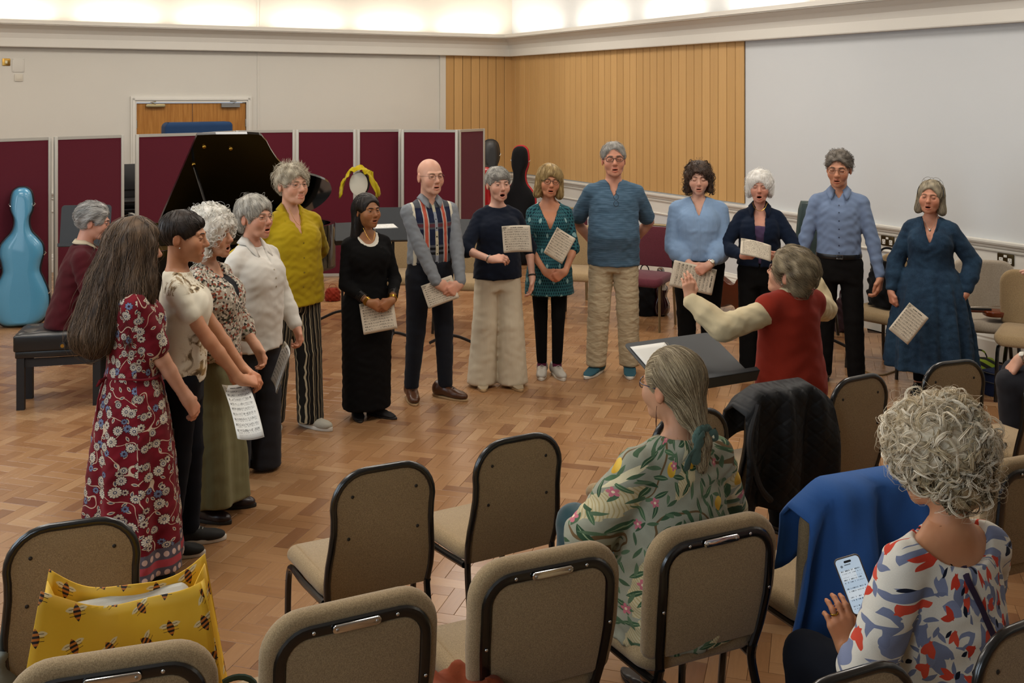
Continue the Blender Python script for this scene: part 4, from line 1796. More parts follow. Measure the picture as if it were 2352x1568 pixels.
def grow(vs_, fs, rn, V, N, kd, rng, n=300, length=.05, seg=6, w=.0016, comb='crown', lift=.003, wave=0.0, freq=3.0, curl=0.0, turns=2.0, where=None, flick=0.0, jit=.3, rv=(0, 1), fall=None, crown=(0, .045, .115), clump=1, cr_=.004):
    """lay tapered locks over a hair shell"""
    cr = Vector(crown)
    w = w * .72
    if not curl:
        seg = max(4, int(seg * .75))
    cnt, tries = 0, 0
    nv = len(V)
    while cnt < n and tries < n * 12:
        tries += 1
        i = rng.randrange(nv)
        p = Vector(V[i])
        if where is not None and not where(p):
            continue
        cnt += 1
        L = length * rng.uniform(.7, 1.25)
        ph = rng.uniform(0, 2 * PI)
        sd = 1 if rng.random() < .5 else -1
        side_j = rng.uniform(-jit, jit)
        path = []
        step = L / seg
        q = p.copy()
        prevd = None
        ww = w * rng.uniform(.7, 1.4)
        lf = lift * rng.uniform(.3, 1.6)
        for j in range(seg + 1):
            co, idx, dist = kd.find(q)
            nn = Vector(N[idx])
            base = co
            if comb == 'crown':
                d = base - cr
                d = d + Vector((0, 0, -.05))
            elif comb == 'down':
                d = Vector((0, 0.02, -1))
            elif comb == 'back':
                d = Vector((0, 1, -.35))
            elif comb == 'up':
                d = nn + Vector((0, -.15, .55))
            elif comb == 'rand':
                d = Vector((math.sin(ph), math.cos(ph * 1.7), math.sin(ph * 2.3) - .4))
            elif comb == 'fwd':
                d = Vector((base.x * 4 + .25, -1, -.5))
            else:
                d = comb(base)
            if comb != 'up':
                d = d - nn * d.dot(nn)
            sdv = nn.cross(d)
            if d.length < 1e-6:
                d = Vector((1, 0, 0))
            d.normalize()
            if sdv.length > 1e-6:
                sdv.normalize()
            d = (d + sdv * side_j).normalized()
            u = j / seg
            pt = base + nn * (lf * (.3 + math.sin(PI * min(u * 1.1, 1))))
            if comb == 'up':
                pt = p + (q - p)
            if fall is not None and u > fall:
                pt = pt + nn * flick * (u - fall)
            elif flick:
                pt = pt + nn * flick * u * u
            if wave:
                pt = pt + sdv * (wave * math.sin(ph + u * freq * 2 * PI))
            if curl:
                a = ph + sd * u * turns * 2 * PI
                pt = pt + (sdv * math.cos(a) + nn * (math.sin(a) + .6)) * curl
            path.append(pt)
            q = base + d * step if comb != 'up' else q + d * step
        r0 = rng.uniform(*rv)
        for cl in range(clump):
            r = min(1.0, max(0.0, r0 + (rng.uniform(-.12, .12) if clump > 1 else 0)))
            ox, oy = (rng.gauss(0, cr_), rng.gauss(0, cr_)) if clump > 1 else (0, 0)
            b0 = len(vs_)
            prev = None
            for j, pt in enumerate(path):
                t = path[min(j + 1, seg)] - path[max(j - 1, 0)]
                if t.length < 1e-9:
                    t = Vector((0, 0, 1))
                t.normalize()
                u_ = prev - t * prev.dot(t) if prev is not None else t.orthogonal()
                u_ = u_.normalized() if u_.length > 1e-6 else t.orthogonal().normalized()
                prev = u_
                v_ = t.cross(u_)
                rr = ww * (1 - .85 * (j / seg) ** 2) * (.55 if j == 0 else 1)
                pc = pt + (u_ * ox + v_ * oy) * (1 - .5 * j / seg)
                for k in range(3):
                    a = 2 * PI * k / 3
                    vs_.append(tuple(pc + (u_ * math.cos(a) + v_ * math.sin(a)) * rr))
                    rn.append(r)
            for j in range(seg):
                for k in range(3):
                    a, b = b0 + j * 3 + k, b0 + j * 3 + (k + 1) % 3
                    fs.append((a, b, b + 3, a + 3))
# ================================================================== clothing for the figures
def folds(n, amp, z_hi, z_lo, ph=0.0, n2=0, a2=0.0):
    """pleats that deepen from z_hi down to z_lo"""
    def f(th, Z):
        t = np.clip((z_hi - Z) / max(z_hi - z_lo, 1e-3), 0, 1)
        r = 1 + amp * t * np.sin(n * th + ph + 0.8 * np.sin(2 * th + ph))
        if n2:
            r = r + a2 * t * np.sin(n2 * th + 2.3 * ph + 3 * Z)
        return r.astype(f32)
    return f


def wear(self, name, V, Fq, mat, seam=PI / 2, R=0.17, parent=None):
    me = np_mesh(name, V, Fq, mat)
    cyl_uv(me, V, Fq, R, seam)
    return link(name, me, parent or self.root)


def crease(F, amp, q, seed=0.0, zdir=1.0):
    F.wobble(lambda X, Y, Z: amp * (np.sin(X * q * .8 + 2.2 * np.sin(Z * q * .45 + seed) + seed) * np.sin(Z * q * zdir + 1.8 * np.sin((X + Y) * q * .5 + seed * 2)) + .5 * np.sin((Z * 1.3 + Y) * q * 1.7 + 2 * np.sin(X * q * .9 + seed))))


def top(s, mat, hem=.50, sleeve=2.0, off=.014, drape=0.6, neck=('crew', .0), sr=(0.010, 0.012, 0.010), flare=0.0, step=.009, name='top', skirt=None, fold=None, cr=(0.0022, 55.0), split=None, seam=PI / 2, cuffs=0.0, puff=0.0, cuts=(), extra=(), arms_only=None, smooth=1, shoulderpad=0.0, ksl=0.012):
    """upper garment (with skirt: a dress). hem as a share of height; sleeve: 1 elbow, 2 wrist"""
    H = s.H
    zh = hem * H + s.dz
    sec = []
    zc = .735 * H + s.dz
    chest = [r for r in s.sec if abs(r[0] - zc) < .03 * H][0]
    hipr = [r for r in s.sec if abs(r[0] - (.52 * H + s.dz)) < .03 * H][0]
    for z_, cx, cy, rx, ry in s.sec:
        if z_ < zc:
            u = min(1.0, (zc - z_) / (.215 * H))
            lx = chest[3] * (1 - u) + (max(hipr[3], chest[3] * .96, .1 * H * s.build) + .006) * u
            ly = (chest[4] + s.bust * H * .55) * (1 - u) + (max(hipr[4], chest[4]) + .008) * u
            lcy = (chest[2] - s.bust * H * .45) * (1 - u) + hipr[2] * u
            rx2, ry2 = max(rx, rx * (1 - drape) + lx * drape), max(ry, ry * (1 - drape) + ly * drape)
            cy = cy * (1 - drape) + min(cy, lcy) * drape
            rx, ry = rx2 + flare * u * H, ry2 + flare * u * H
        sec.append((z_, cx, cy, rx, ry))
    if skirt is not None:
        # skirt rows: (share of height, rx, ry) from the waist down
        wz = skirt['waist'] * H + s.dz
        sec = [r for r in sec if r[0] > wz + .01 * H]
        rows = [(f_ * H + s.dz, s.sx(f_ * H), skirt.get('cy', 0.0) + skirt.get('dy', 0.0) * (skirt['waist'] - f_) * H, rx, ry) for f_, rx, ry in skirt['rows']]
        sec = sorted(rows) + sec
        zh = sec[0][0]
    lo = [min(r[1] - r[3] for r in sec) - .05, min(r[2] - r[4] for r in sec) - .06, zh - .03]
    hi = [max(r[1] + r[3] for r in sec) + .05, max(r[2] + r[4] for r in sec) + .06, s.nb.z + .03]
    for k in s.arm:
        for p in s.arm[k]:
            for i in range(3):
                lo[i], hi[i] = min(lo[i], p[i] - .09), max(hi[i], p[i] + .09)
    lo[2] = min(lo[2], zh - .03)
    def sleeves(F, kk):
        for k in s.arm:
            a, e, w = s.arm[k]
            a = a + _v(-k * .004 * H, 0, -.009 * H)
            r0, r1, r2 = s.ar + sr[0], s.ar * .86 + sr[1], s.ar * .60 + sr[2]
            if sleeve <= 0:
                continue
            if sleeve < 1:
                b = a + (e - a) * sleeve
                F.add(('cone', a, b, r0, r0 + (r1 - r0) * sleeve + puff), kk)
            else:
                F.add(('cone', a, e, r0, r1 + puff * .5), kk)
                u = min(sleeve - 1, 1.0)
                b = e + (w - e) * u
                mid = e + (b - e) * .55
                rm = s.ar * .84 + (s.ar * .60 - s.ar * .84) * u * .5 + (sr[1] + sr[2]) / 2
                F.add(('cone', e, mid, r1 + puff * .5, rm + puff), .012)
                F.add(('cone', mid, b, rm + puff, r2 + (s.ar * .84 - s.ar * .6) * (1 - u)), .012)
                if cuffs:
                    c0 = b - (b - e).normalized() * cuffs
                    F.add(('cone', c0, b, r2 + .0035, r2 + .0035), .004)
    F = Field(lo, hi, step)
    F.add(('loft', sec, fold, off), 0)
    for k in (-1, 1):
        F.add(('cone', s.nb + _v(0, .006, -.020 * H), s.sh[k] + _v(-k * .010 * H, 0, 0), .020 * H + off, .0215 * H * s.build + off + shoulderpad), .035)
    if s.bust:
        for k in (-1, 1):
            F.add(s.bust_prim(k, off), .06)
    for p, kk in extra:
        F.add(p, kk)
    F.clip(lambda X, Y, Z: (zh - Z) + 0 * X + 0 * Y)
    neckline(s, F, neck, off)
    for p in cuts:
        F.cut(p, .004)
    if split is None:
        sleeves(F, ksl)
    else:
        for k in s.arm:
            a, e, w = s.arm[k]
            a = a + _v(-k * .010 * H, 0, -.011 * H)
            F.add(('cone', a, a + (e - a) * .12, s.ar + sr[0] - .007, s.ar + sr[0] - .009), .03)
    if cr[0]:
        crease(F, cr[0], cr[1], seed=s.root.location.x * 3)
    V, Fq = F.mesh()
    V = relax(V, Fq, smooth, .4)
    o = wear(s, name, V, Fq, mat, seam)
    if split is not None:
        F = Field(lo, hi, step)
        sleeves(F, .012)
        crease(F, cr[0] * 1.3, cr[1] * 1.2, seed=1.0)
        V, Fq = F.mesh()
        V = relax(V, Fq, smooth, .4)
        wear(s, 'sleeves', V, Fq, split, seam)
    return o


def neckline(s, F, neck, off):
    H = s.H
    kind = neck[0]
    nb = s.nb
    R = lambda r: tuple(r)
    if kind == 'none':
        return
    F.cut(('ell', nb + _v(0, -.012 * H, .042), (.040 * H, .044 * H, .052), None), .004)
    if kind == 'crew':
        r = neck[1]
        if r:
            F.cut(('ell', nb + _v(0, -.026, .018), (.044 * H + r, .05 * H + r, .03 + r * .6), None), .004)
    elif kind == 'scoop':
        w, d = neck[1], neck[2]
        F.cut(('ell', nb + _v(0, -.11, .02), (w, .13, d), None), .004)
    elif kind == 'v':
        w, d = neck[1], neck[2]     # half width at the shoulder line, depth below the neck base
        z0 = nb.z - d
        F.clip(lambda X, Y, Z: np.minimum(np.minimum((w * (Z - z0) / d - np.abs(X - nb.x)), Z - z0), (nb.y - .005) - Y) * f32(.8))
    elif kind == 'square':
        w, d = neck[1], neck[2]
        z0 = nb.z - d
        F.clip(lambda X, Y, Z: np.minimum(np.minimum(w - np.abs(X), Z - z0), (nb.y - .005) - Y))


def trousers(s, mat, waist=.60, hem=.03, rt=.012, rk=.02, rh=.03, step=.0135, cr=(0.0025, 48.0), name='trousers', fold=True, wide=0.0, smooth=1, off=.005, kneef=0.5):
    H = s.H
    zw = waist * H + s.dz
    sec = [r for r in s.sec if r[0] <= zw + .05 * H]
    lo, hi = [9, 9, 9], [-9, -9, -9]
    pts = []
    for k in (-1, 1):
        pts += [s.hip[k], s.knee[k], s.ank[k]]
    for z_, cx, cy, rx, ry in sec:
        pts += [_v(cx - rx, cy - ry, z_), _v(cx + rx, cy + ry, z_)]
    for p in pts:
        for i in range(3):
            lo[i], hi[i] = min(lo[i], p[i] - .12), max(hi[i], p[i] + .12)
    lo[2] = max(-.02, hem * H - .03)
    hi[2] = zw + (.16 if s.seated is not None else .03)
    F = Field(lo, hi, step)
    b = s.build
    for k in (-1, 1):
        hp, kn, an = s.hip[k], s.knee[k], s.ank[k]
        d = (an - kn)
        an2 = _v(an.x, an.y, hem * H - .01)
        F.add(('cone', hp, kn, .050 * H * b + rt, .034 * H + rk), .006)
        F.add(('cone', kn, an2, .034 * H + rk, .024 * H + rh), .012)
    sec = [(sec[0][0] - .014,) + tuple(sec[0][1:])] + list(sec)
    F.add(('loft', sec, None, off), .03)
    if cr[0]:
        crease(F, cr[0], cr[1], seed=s.root.location.x * 2 + 1)
    rise = .4 if s.seated is not None else 0.0
    F.clip(lambda X, Y, Z: np.maximum(Z - zw - np.clip((-.02 - Y) * 4, 0, 1) * rise, hem * H - Z) + 0 * X)
    V, Fq = F.mesh()
    V = relax(V, Fq, smooth, .4)
    return wear(s, name, V, Fq, mat)


def skirt(s, mat, rows, fold=None, name='skirt', step=.009, cy=0.0, smooth=1):
    H = s.H
    sec = sorted([(f_ * H + s.dz, 0.0, cy, rx, ry) for f_, rx, ry in rows])
    mx = max(max(r[3], r[4]) for r in sec) * 1.2 + .03
    F = Field((-mx, -mx + cy, sec[0][0] - .03), (mx, mx + cy, sec[-1][0] + .03), step)
    F.add(('loft', sec, fold, 0.0), 0)
    crease(F, .0015, 40.0, 2.0)
    V, Fq = F.mesh()
    V = relax(V, Fq, smooth, .4)
    return wear(s, name, V, Fq, mat)


def collar(s, mat, open_=.35, r=.040, h=.045, pt=.055, drop=0.0, lift=.004, name='collar', parent=None):
    """turned-down shirt collar with two points, open at the throat"""
    H = s.H
    nb = s.nb
    n = 26
    rows = [[], [], []]
    for i in range(n + 1):
        u = i / n
        th = -PI / 2 + open_ + (2 * PI - 2 * open_) * u     # from the wearer's right front round the back
        e = min(u, 1 - u) * 2                                 # 0 at the front ends, 1 at the back
        front = max(0.0, 1 - e * 3.2)
        rr = r * H / 1.65 * 1.35
        ctr = nb + _v(0, -.004, -drop * front)
        dirv = _v(math.cos(th), math.sin(th), 0)
        zt = .028 + lift + .010 * e - .018 * front
        a = ctr + dirv * rr * .98 + _v(0, 0, zt - .02)
        b = ctr + dirv * (rr * 1.03) + _v(0, 0, zt)
        c = ctr + dirv * (rr * 1.16 + h * .50 + front * pt * .30) + _v(0, -front * pt * .35 - .006, zt - h * .72 - front * pt * .60)
        rows[0].append(a)
        rows[1].append(b)
        rows[2].append(c)
    m = MB()
    m.grid(rows)
    o = m.obj(name, mat, parent or s.root, angle=None)
    solidify(o, .004)
    return o


def buttons(s, mat, zs, y_off=.012, r=.0048, x=0.0):
    """a row of buttons down the front, seated on the garment"""
    H = s.H
    for z_ in zs:
        zz = z_ * H + s.dz
        o = None
        org = Vector((x + s.sx(zz), -0.6, zz))
        yy = None
        for ch in s.root.children:
            if ch.type == 'MESH' and ch.name.split('.')[0] in ('top', 'dress', 'shirt', 'cardigan', 'blouse'):
                ok, loc, nn, _ = ch.ray_cast(org, Vector((0, 1, 0)))
                if ok and (yy is None or loc.y < yy):
                    yy, nv = loc.y, nn
        if yy is None:
            continue
        m = MB()
        m.lathe([(0, 0), (r, .0004), (r, .002), (r * .6, .0026), (0, .0022)], 10)
        b = m.obj('button', mat, s.root)
        b.matrix_basis = Matrix.Translation((org.x, yy - .0004, zz)) @ nv.to_track_quat('Z', 'Y').to_matrix().to_4x4()


def wrap_on(o, rows, lift=.004, ctr=(0, 0)):
    """points on a garment found by looking inwards from (angle in degrees, height)"""
    out = []
    for th, zz in rows:
        d = Vector((math.cos(math.radians(th)), math.sin(math.radians(th)), 0))
        ok, loc, nn, _ = o.ray_cast(Vector((ctr[0], ctr[1], zz)) + d * .8, -d)
        if ok:
            out.append(loc + d * lift)
    return out


def placket(s, o, mat, z_hi, z_lo, w=.011):
    pts = wrap_on(o, [(-90, z_hi * s.H + (z_lo - z_hi) * s.H * i / 12) for i in range(13)], .0008)
    m = MB()
    m.tube(pts, w, 6, flat=(1, .16), up=(1, 0, 0))
    m.obj('placket', mat, s.root)


_SHOE = {}


def shoe_mesh(kind):
    if kind in _SHOE:
        return _SHOE[kind]
    F = Field((-.07, -.2, -.02), (.07, .13, .16), .008)
    top_ = {'trainer': .085, 'brogue': .085, 'slip': .06, 'boot': .12, 'loafer': .06}[kind]
    F.add(('ell', (0, .062, .048), (.036, .046, .050), None), 0)
    F.add(('cone', (0, .05, .050), (0, -.03, .046), .037, .040), .03)
    F.add(('ell', (0, -.095, .030), (.043 if kind != 'brogue' else .041, .080, .034), None), .03)
    F.add(('cone', (0, .045, .06), (0, .035, top_ + .03), .036, .034), .03)
    if kind in ('trainer', 'brogue'):
        F.add(('cone', (0, -.005, .072), (0, -.06, .052), .020, .016), .02)
    F.clip(lambda X, Y, Z: np.maximum(.014 - Z, Z - (top_ + Y * .25)) + 0 * X)
    V, Fq = F.mesh()
    V = relax(V, Fq, 1, .4)
    up = (V, Fq)
    m = MB()
    ol = []
    for i in range(28):
        a = 2 * PI * i / 28
        y = math.sin(a)
        x = math.cos(a)
        yy = -.02 + y * .132 + (-.028 if y < 0 else .0) * abs(y)
        ww = .043 if y < -.2 else .037
        ol.append((x * ww * (1.0 if abs(y) < .8 else .98), yy))
    th = {'trainer': .026, 'brogue': .014, 'slip': .018, 'boot': .022, 'loafer': .016}[kind]
    m.pillow(ol, 0.0, th, .004, 2)
    lace = None
    if kind in ('trainer', 'brogue'):
        lace = MB()
        for i in range(4):
            y = -.012 - i * .016
            zc = .094 - i * .0075
            lace.tube([(-.017, y, zc - .006), (0, y - .004, zc + .002), (.017, y, zc - .006)], .0022, 5)
    _SHOE[kind] = (up, m, lace)
    return _SHOE[kind]


def shoes(s, kind, mat, sole, lace=None, scale=1.0, only=(-1, 1)):
    up, sm, lm = shoe_mesh(kind)
    k0 = scale * s.H / 1.68 * (1.0 if s.sex == 'f' else 1.06)
    for k in only:
        mat4 = Matrix.Translation((s.ank[k].x, s.ank[k].y - .02 * s.H * .3, 0)) @ Matrix.Rotation(s.fyaw[k], 4, 'Z') @ Matrix.Scale(k0, 4)
        o = link('shoe', np_mesh('shoe', up[0], up[1], mat), s.root)
        o.matrix_basis = mat4
        sm.obj('sole', sole, o)
        if lm is not None and lace is not None:
            lm.obj('laces', lace, o)


def chain(s, mat, pts, r=.0012, name='necklace', closed=False):
    m = MB()
    m.tube(smooth_path(pts, 5), r, 6, closed=closed)
    return m.obj(name, mat, s.root)


def bangle(s, k, mat, u=.0, r=.0, w=.004, name='bracelet', n=1, gap=.006):
    """ring(s) round the wrist of arm k, u metres up the forearm"""
    a, e, w_ = s.arm[k]
    d = (e - w_).normalized()
    x = d.orthogonal().normalized()
    y = d.cross(x)
    for i in range(n):
        c = w_ + d * (u + i * gap)
        rr = s.ar * .58 + .004 + r
        m = MB()
        m.tube([c + (x * math.cos(2 * PI * j / 16) + y * math.sin(2 * PI * j / 16)) * rr for j in range(16)], w, 6, closed=True)
        m.obj(name, mat, s.root)


def watch(s, k, strap, dial):
    a, e, w_ = s.arm[k]
    d = (e - w_).normalized()
    n = s.hand[k][2]
    n = (n - d * n.dot(d)).normalized()
    y = d.cross(n)
    c = w_ + d * .022
    rr = s.ar * .60 + .004
    m = MB()
    m.tube([c + (n * math.cos(2 * PI * j / 18) + y * math.sin(2 * PI * j / 18)) * rr for j in range(18)], .0055, 6, closed=True)
    o = m.obj('watch', strap, s.root)
    m = MB()
    Mx = Matrix((y, d, n)).transposed().to_4x4()
    Mx.translation = c + n * (rr + .002)
    m.pillow(round_rect(.026, .03, .008, 4), 0, .007, .002, 2, Mx)
    m.obj('dial', dial, o)
# ================================================================== printed cloth
def cells(m, uvv, scale, rnd=1.0, seed=0.0):
    """Voronoi cells over wrapped cloth: distance vector to the cell's point, two random numbers"""
    v = m.vmath('ADD', uvv, (seed, seed * 1.7, 0.0))
    d, c, p = m.vor(v, scale, 'all', rnd=rnd)
    off = m.vmath('SUBTRACT', v, p)
    x, y, _ = m.xyz(off)
    r1, r2, r3 = m.xyz(c)
    return x, y, r1, r2, r3


def rot(x, y, a):
    c, s_ = (a + PI / 2).sin(), a.sin()
    return x * c + y * s_, y * c - x * s_


def leaf(x, y, l, w):
    u = x / l
    return (y.abs() - (1.0 - u * u) * w).lt(0.0)


def print_mat(name, fn, rough=0.85, wr=.4, sc=9.0):
    m = M(name)
    c = fn(m, m.uv('wrap'))
    co = m.coord()
    w = m.noise(co, 420.0, 2.0)
    m.base(m.mul(c, m.grey(w * .2 + .9))).rough(rough, .18).sheen(.05)
    m.bump(m.noise(co, sc, 1.6, .45, dist=.25), wr * .75, .02)
    return m.mat


def red_floral(m, uv):
    c = m.mix(m.noise(uv, 9.0, 2.0).step(.3, .7), '#5e0b17', '#741320')
    n = m.noise(uv, 7.0, 1.0)
    vine = (n - .5).abs().lt(.006)
    c = m.mix(vine, c, '#c9b59c')
    x, y, a, b, q = cells(m, uv, 26.0, .9, 3.0)
    x, y = rot(x, y, a * 6.28)
    c = m.mix(leaf(x, y, .013, .006) * b.gt(.45), c, '#cdbd9f')
    c = m.mix(leaf(x, y, .009, .003) * b.gt(.45), c, '#4a4a5c')
    x, y, a, b, q = cells(m, uv, 13.0, .9, 7.7)
    r = (x * x + y * y).sqrt()
    th = y.atan2(x)
    ed = (th * 4.0 + a * 6.0).sin().abs() * .005 + (b * .006 + .007)
    c = m.mix((r - ed).lt(.002), c, '#241a26')
    c = m.mix((r - ed).lt(0.0), c, m.mix(q.gt(.5), '#b9ad98', '#6a7590'))
    c = m.mix(r.lt(.005), c, '#3b2030')
    x, y, a, b, q = cells(m, uv, 14.5, .85, .0)
    r = (x * x + y * y).sqrt()
    th = y.atan2(x)
    ed = (th * 6.0 + a * 6.0).sin().abs() * .004 + (b * .009 + .010)
    fl = (r - ed).lt(0.0)
    c = m.mix((r - ed).lt(.0025), c, '#241a26')
    c = m.mix(fl, c, m.mix(b, '#b9ad98', '#cbbfa8'))
    rays = ((th * 6.0 + a * 6.0).sin().abs()).lt(.3) * r.gt(.007) * fl
    c = m.mix(rays, c, m.mix(q.gt(.55), '#5d5560', '#3b456b'))
    c = m.mix(r.lt(.0065), c, '#2a2f4d')
    c = m.mix(r.lt(.0032), c, '#d6c9ae')
    z = m.xyz(uv)[1]
    # border bands at the hem
    bd = z.lt(.20)
    f = (m.xyz(uv)[0] * 38.0).frac() - .5
    zz = (z * 26.0).frac() - .5
    bc = m.mix((f * f + zz * zz).lt(.1), '#55505a', '#c4a79a')
    bc = m.mix((z - .135).abs().lt(.016), bc, '#a8434b')
    return m.mix(bd, c, bc)


def sage_birds(m, uv):
    c = m.mix(m.noise(uv, 5.0, 2.0), '#8d8d7c', '#a09f8a')
    n = m.noise(uv, 5.0, 1.0, dist=.3)
    c = m.mix((n - .5).abs().lt(.009), c, '#6b5436')
    # large cream birds with ribbed wings
    x, y, a, b, q = cells(m, uv, 4.4, .8, 5.0)
    x, y = rot(x, y, a * 6.28)
    wq = m.noise(uv, 40.0, 2.0) * .03
    bird = leaf(x, y + wq, .10, .036)
    rib = ((x * 700.0 + (y * y * 9000.0)).sin() * .5 + .5)
    c = m.mix(bird * b.gt(.3), c, m.mix(rib.gt(.75), '#c9bc96', '#b5a273'))
    neck = leaf(x - .09, y - .03, .075, .012)
    c = m.mix(neck * b.gt(.3), c, '#d8cba4')
    x, y, a, b, q = cells(m, uv, 20.0, .95, 1.0)
    x, y = rot(x, y, a * 6.28)
    lf = leaf(x, y, .029, .0075)
    c = m.mix(lf * b.gt(.15), c, m.mix(q, '#2f4a33', '#4d6a4a'))
    c = m.mix(leaf(x, y, .026, .001) * b.gt(.28), c, '#8fa07a')
    x, y, a, b, q = cells(m, uv, 24.0, .95, 31.0)
    x, y = rot(x, y, a * 6.28)
    c = m.mix(leaf(x, y, .022, .006) * b.gt(.35), c, m.mix(q, '#3a5238', '#61785a'))
    x, y, a, b, q = cells(m, uv, 9.0, .95, 9.0)
    r = (x * x + y * y * .7).sqrt()
    c = m.mix(r.lt(.0185) * b.gt(.48), c, m.mix((x + y).step(-.015, .015), '#c9992a', '#e0bb52'))
    x, y, a, b, q = cells(m, uv, 12.0, .95, 17.0)
    r = (x * x + y * y).sqrt()
    th = y.atan2(x)
    c = m.mix((r - ((th * 2.5).sin().abs() * .008 + .008)).lt(0.0) * b.gt(.55), c, '#c4707a')
    c = m.mix(r.lt(.004) * b.gt(.55), c, '#e8d3b0')
    return c


def coral_leaves(m, uv):
    c = m.mix(m.noise(uv, 6.0, 2.0), '#d2cabb', '#dcd5c6')
    wv = m.vmath('ADD', uv, m.vmath('SCALE', m.noise(uv, 14.0, 2.0, out='Color'), scale=.03))
    x, y, a, b, q = cells(m, wv, 15.0, .9, 2.0)
    x, y = rot(x, y, a * 6.28)
    c = m.mix(leaf(x, y, .042, .019), c, m.mix(q, '#70778f', '#7f86a0'))
    x, y, a, b, q = cells(m, wv, 20.0, .9, 6.0)
    x, y = rot(x, y, a * 6.28)
    c = m.mix(leaf(x, y, .030, .009) * b.gt(.3), c, '#d8d1c2')
    c = m.mix(leaf(x, y - .012, .021, .006) * b.gt(.3), c, '#737a93')
    x, y, a, b, q = cells(m, wv, 14.0, .85, 11.0)
    x, y = rot(x, y, a * 6.28)
    for k in (-1.0, 1.0):
        xx, yy = rot(x, y, a * 0.0 + k * .45)
        c = m.mix(leaf(xx - .012, yy, .022, .0095) * b.gt(.18), c, m.mix(q, '#c23a26', '#d2503a'))
    x, y, a, b, q = cells(m, wv, 20.0, .9, 21.0)
    x, y = rot(x, y, a * 6.28)
    c = m.mix(leaf(x, y, .014, .0065) * b.gt(.62), c, '#171b2a')
    return c


def ditsy(m, uv):
    co = m.coord()
    d, c0, p = m.vor(co, 95.0, 'all', dim='3D')
    a, b, q = m.xyz(c0)
    c = m.mix(m.noise(co, 30.0, 2.0), '#998f7f', '#b5ab9a')
    c = m.mix(a.gt(.72), c, '#3c3833')
    c = m.mix(b.gt(.80), c, '#8c4a37')
    c = m.mix(q.gt(.82), c, '#cdc6b6')
    c = m.mix((a + b).gt(1.75), c, '#565d45')
    return c


def teal_tulips(m, uv):
    u, v, _ = m.xyz(uv)
    rw = (v / .024).floor()
    uu = ((u / .020) + rw * .5).frac() - .5
    vv = (v / .024).frac() - .5
    c = m.mix((uu * uu * 1.9 + vv * vv * 1.1).sqrt().step(.30, .5), '#0f2733', '#2e6168')
    rw = (v / .115).floor()
    uu = (((u / .125) + rw * .5).frac() - .5) * .125
    vv = ((v / .115).frac() - .5) * .115
    c = m.mix(leaf(vv, uu, .021, .0125), c, '#7fa5a5')
    return c


def cream_rose(m, uv):
    co = m.coord()
    x, y, z = m.xyz(co)
    c = m.mix(m.noise(co, 4.0, 2.0), '#d8cfb8', '#e0d9c6')
    n = m.noise(co, 16.0, 3.0, .6, dist=1.5)
    patch = m.noise(m.vec(x, y, z * .8), 5.0, 2.0)
    low = z.lt(1.06) * z.gt(.84)
    hi_ = z.gt(1.24)
    k = (low + hi_).min(1.0) * patch.step(.42, .55)
    c = m.mix(k * n.step(.48, .56) * .9, c, '#8a7047')
    c = m.mix(k * n.gt(.60), c, '#4c3d28')
    c = m.mix(low * patch.step(.5, .62) * .55, c, '#c7a262')
    return c


def plaid(m, uv):
    co = m.coord()
    x, y, z = m.xyz(co)
    g = m.noise(co, 300.0, 2.0)
    c = m.mix(g, '#7e8286', '#8d9195')
    front = y.lt(.03) * x.abs().lt(.150)
    body = m.mix(((z - 1.165).abs()).lt(.055), '#4a4c52', '#171d33')
    body = m.mix((z - 1.315).abs().lt(.05), body, '#1a2038')
    body = m.mix((z - 1.02).abs().lt(.0) , body, '#15151a')
    body = m.mix((z - 1.245).abs().lt(.012), body, '#5a3038')
    body = m.mix((z - 1.085).abs().lt(.009), body, '#0f0f12')
    body = m.mix((z - 1.052).abs().lt(.009), body, '#0f0f12')
    body = m.mix(z.lt(.985), body, '#151a2c')
    c = m.mix(front, c, body)
    rs = (x.abs() - .070)
    c = m.mix(rs.abs().lt(.019) * front, c, '#a8a29a')
    c = m.mix(rs.abs().lt(.011) * front, c, '#b0503c')
    c = m.mix(x.abs().lt(.011) * front, c, m.mix((z * 21.0).sin().gt(.2), '#b5ad92', '#8a8f96'))
    c = m.mix((x.abs() - .142).abs().lt(.009) * y.lt(.05), c, '#cfc8b2')
    return c


def striped(m, uv):
    co = m.coord()
    x, y, z = m.xyz(co)
    s1 = ((x * .9 + y * .45) * 34.0).frac()
    c = m.mix((s1 - .5).abs().lt(.075), '#15130f', '#a89a7c')
    c = m.mix((s1 - .82).abs().lt(.03), c, '#8d8168')
    return c


def heather_stripe(m, uv):
    co = m.coord()
    x, y, z = m.xyz(co)
    n = m.noise(m.vec(x * 12.0, y * 12.0, z * 230.0), 1.0, 3.0)
    c = m.mix(n.step(.3, .7), '#3c5567', '#577187')
    return m.mix(((z * 62.0).frac()).lt(.12) * .45, c, '#2e4a5e')


def denim_cloth(m, uv):
    co = m.coord()
    n = m.noise(co, 7.0, 4.0, .65)
    w = m.noise(co, 380.0, 2.0, .8)
    c = m.mix(n.step(.3, .75), '#152739', '#273f54')
    return m.mix(w.gt(.6) * .35, c, '#46637c')


PR_RED = print_mat('red_floral_cotton', red_floral)
PR_SAGE = print_mat('sage_bird_print', sage_birds, wr=.6)
PR_CORAL = print_mat('coral_leaf_print', coral_leaves, wr=.5)
PR_DITSY = print_mat('ditsy_blouse_print', ditsy, wr=.6, sc=14.0)
PR_TEAL = print_mat('teal_tulip_print', teal_tulips)
PR_CREAM = print_mat('cream_rose_print', cream_rose)
PR_PLAID = print_mat('plaid_shirting', plaid)
PR_STRIPE = print_mat('striped_crepe', striped)
PR_TEE = print_mat('blue_heather_jersey', heather_stripe)
PR_DENIM = print_mat('dark_denim', denim_cloth, wr=.6, sc=14.0)

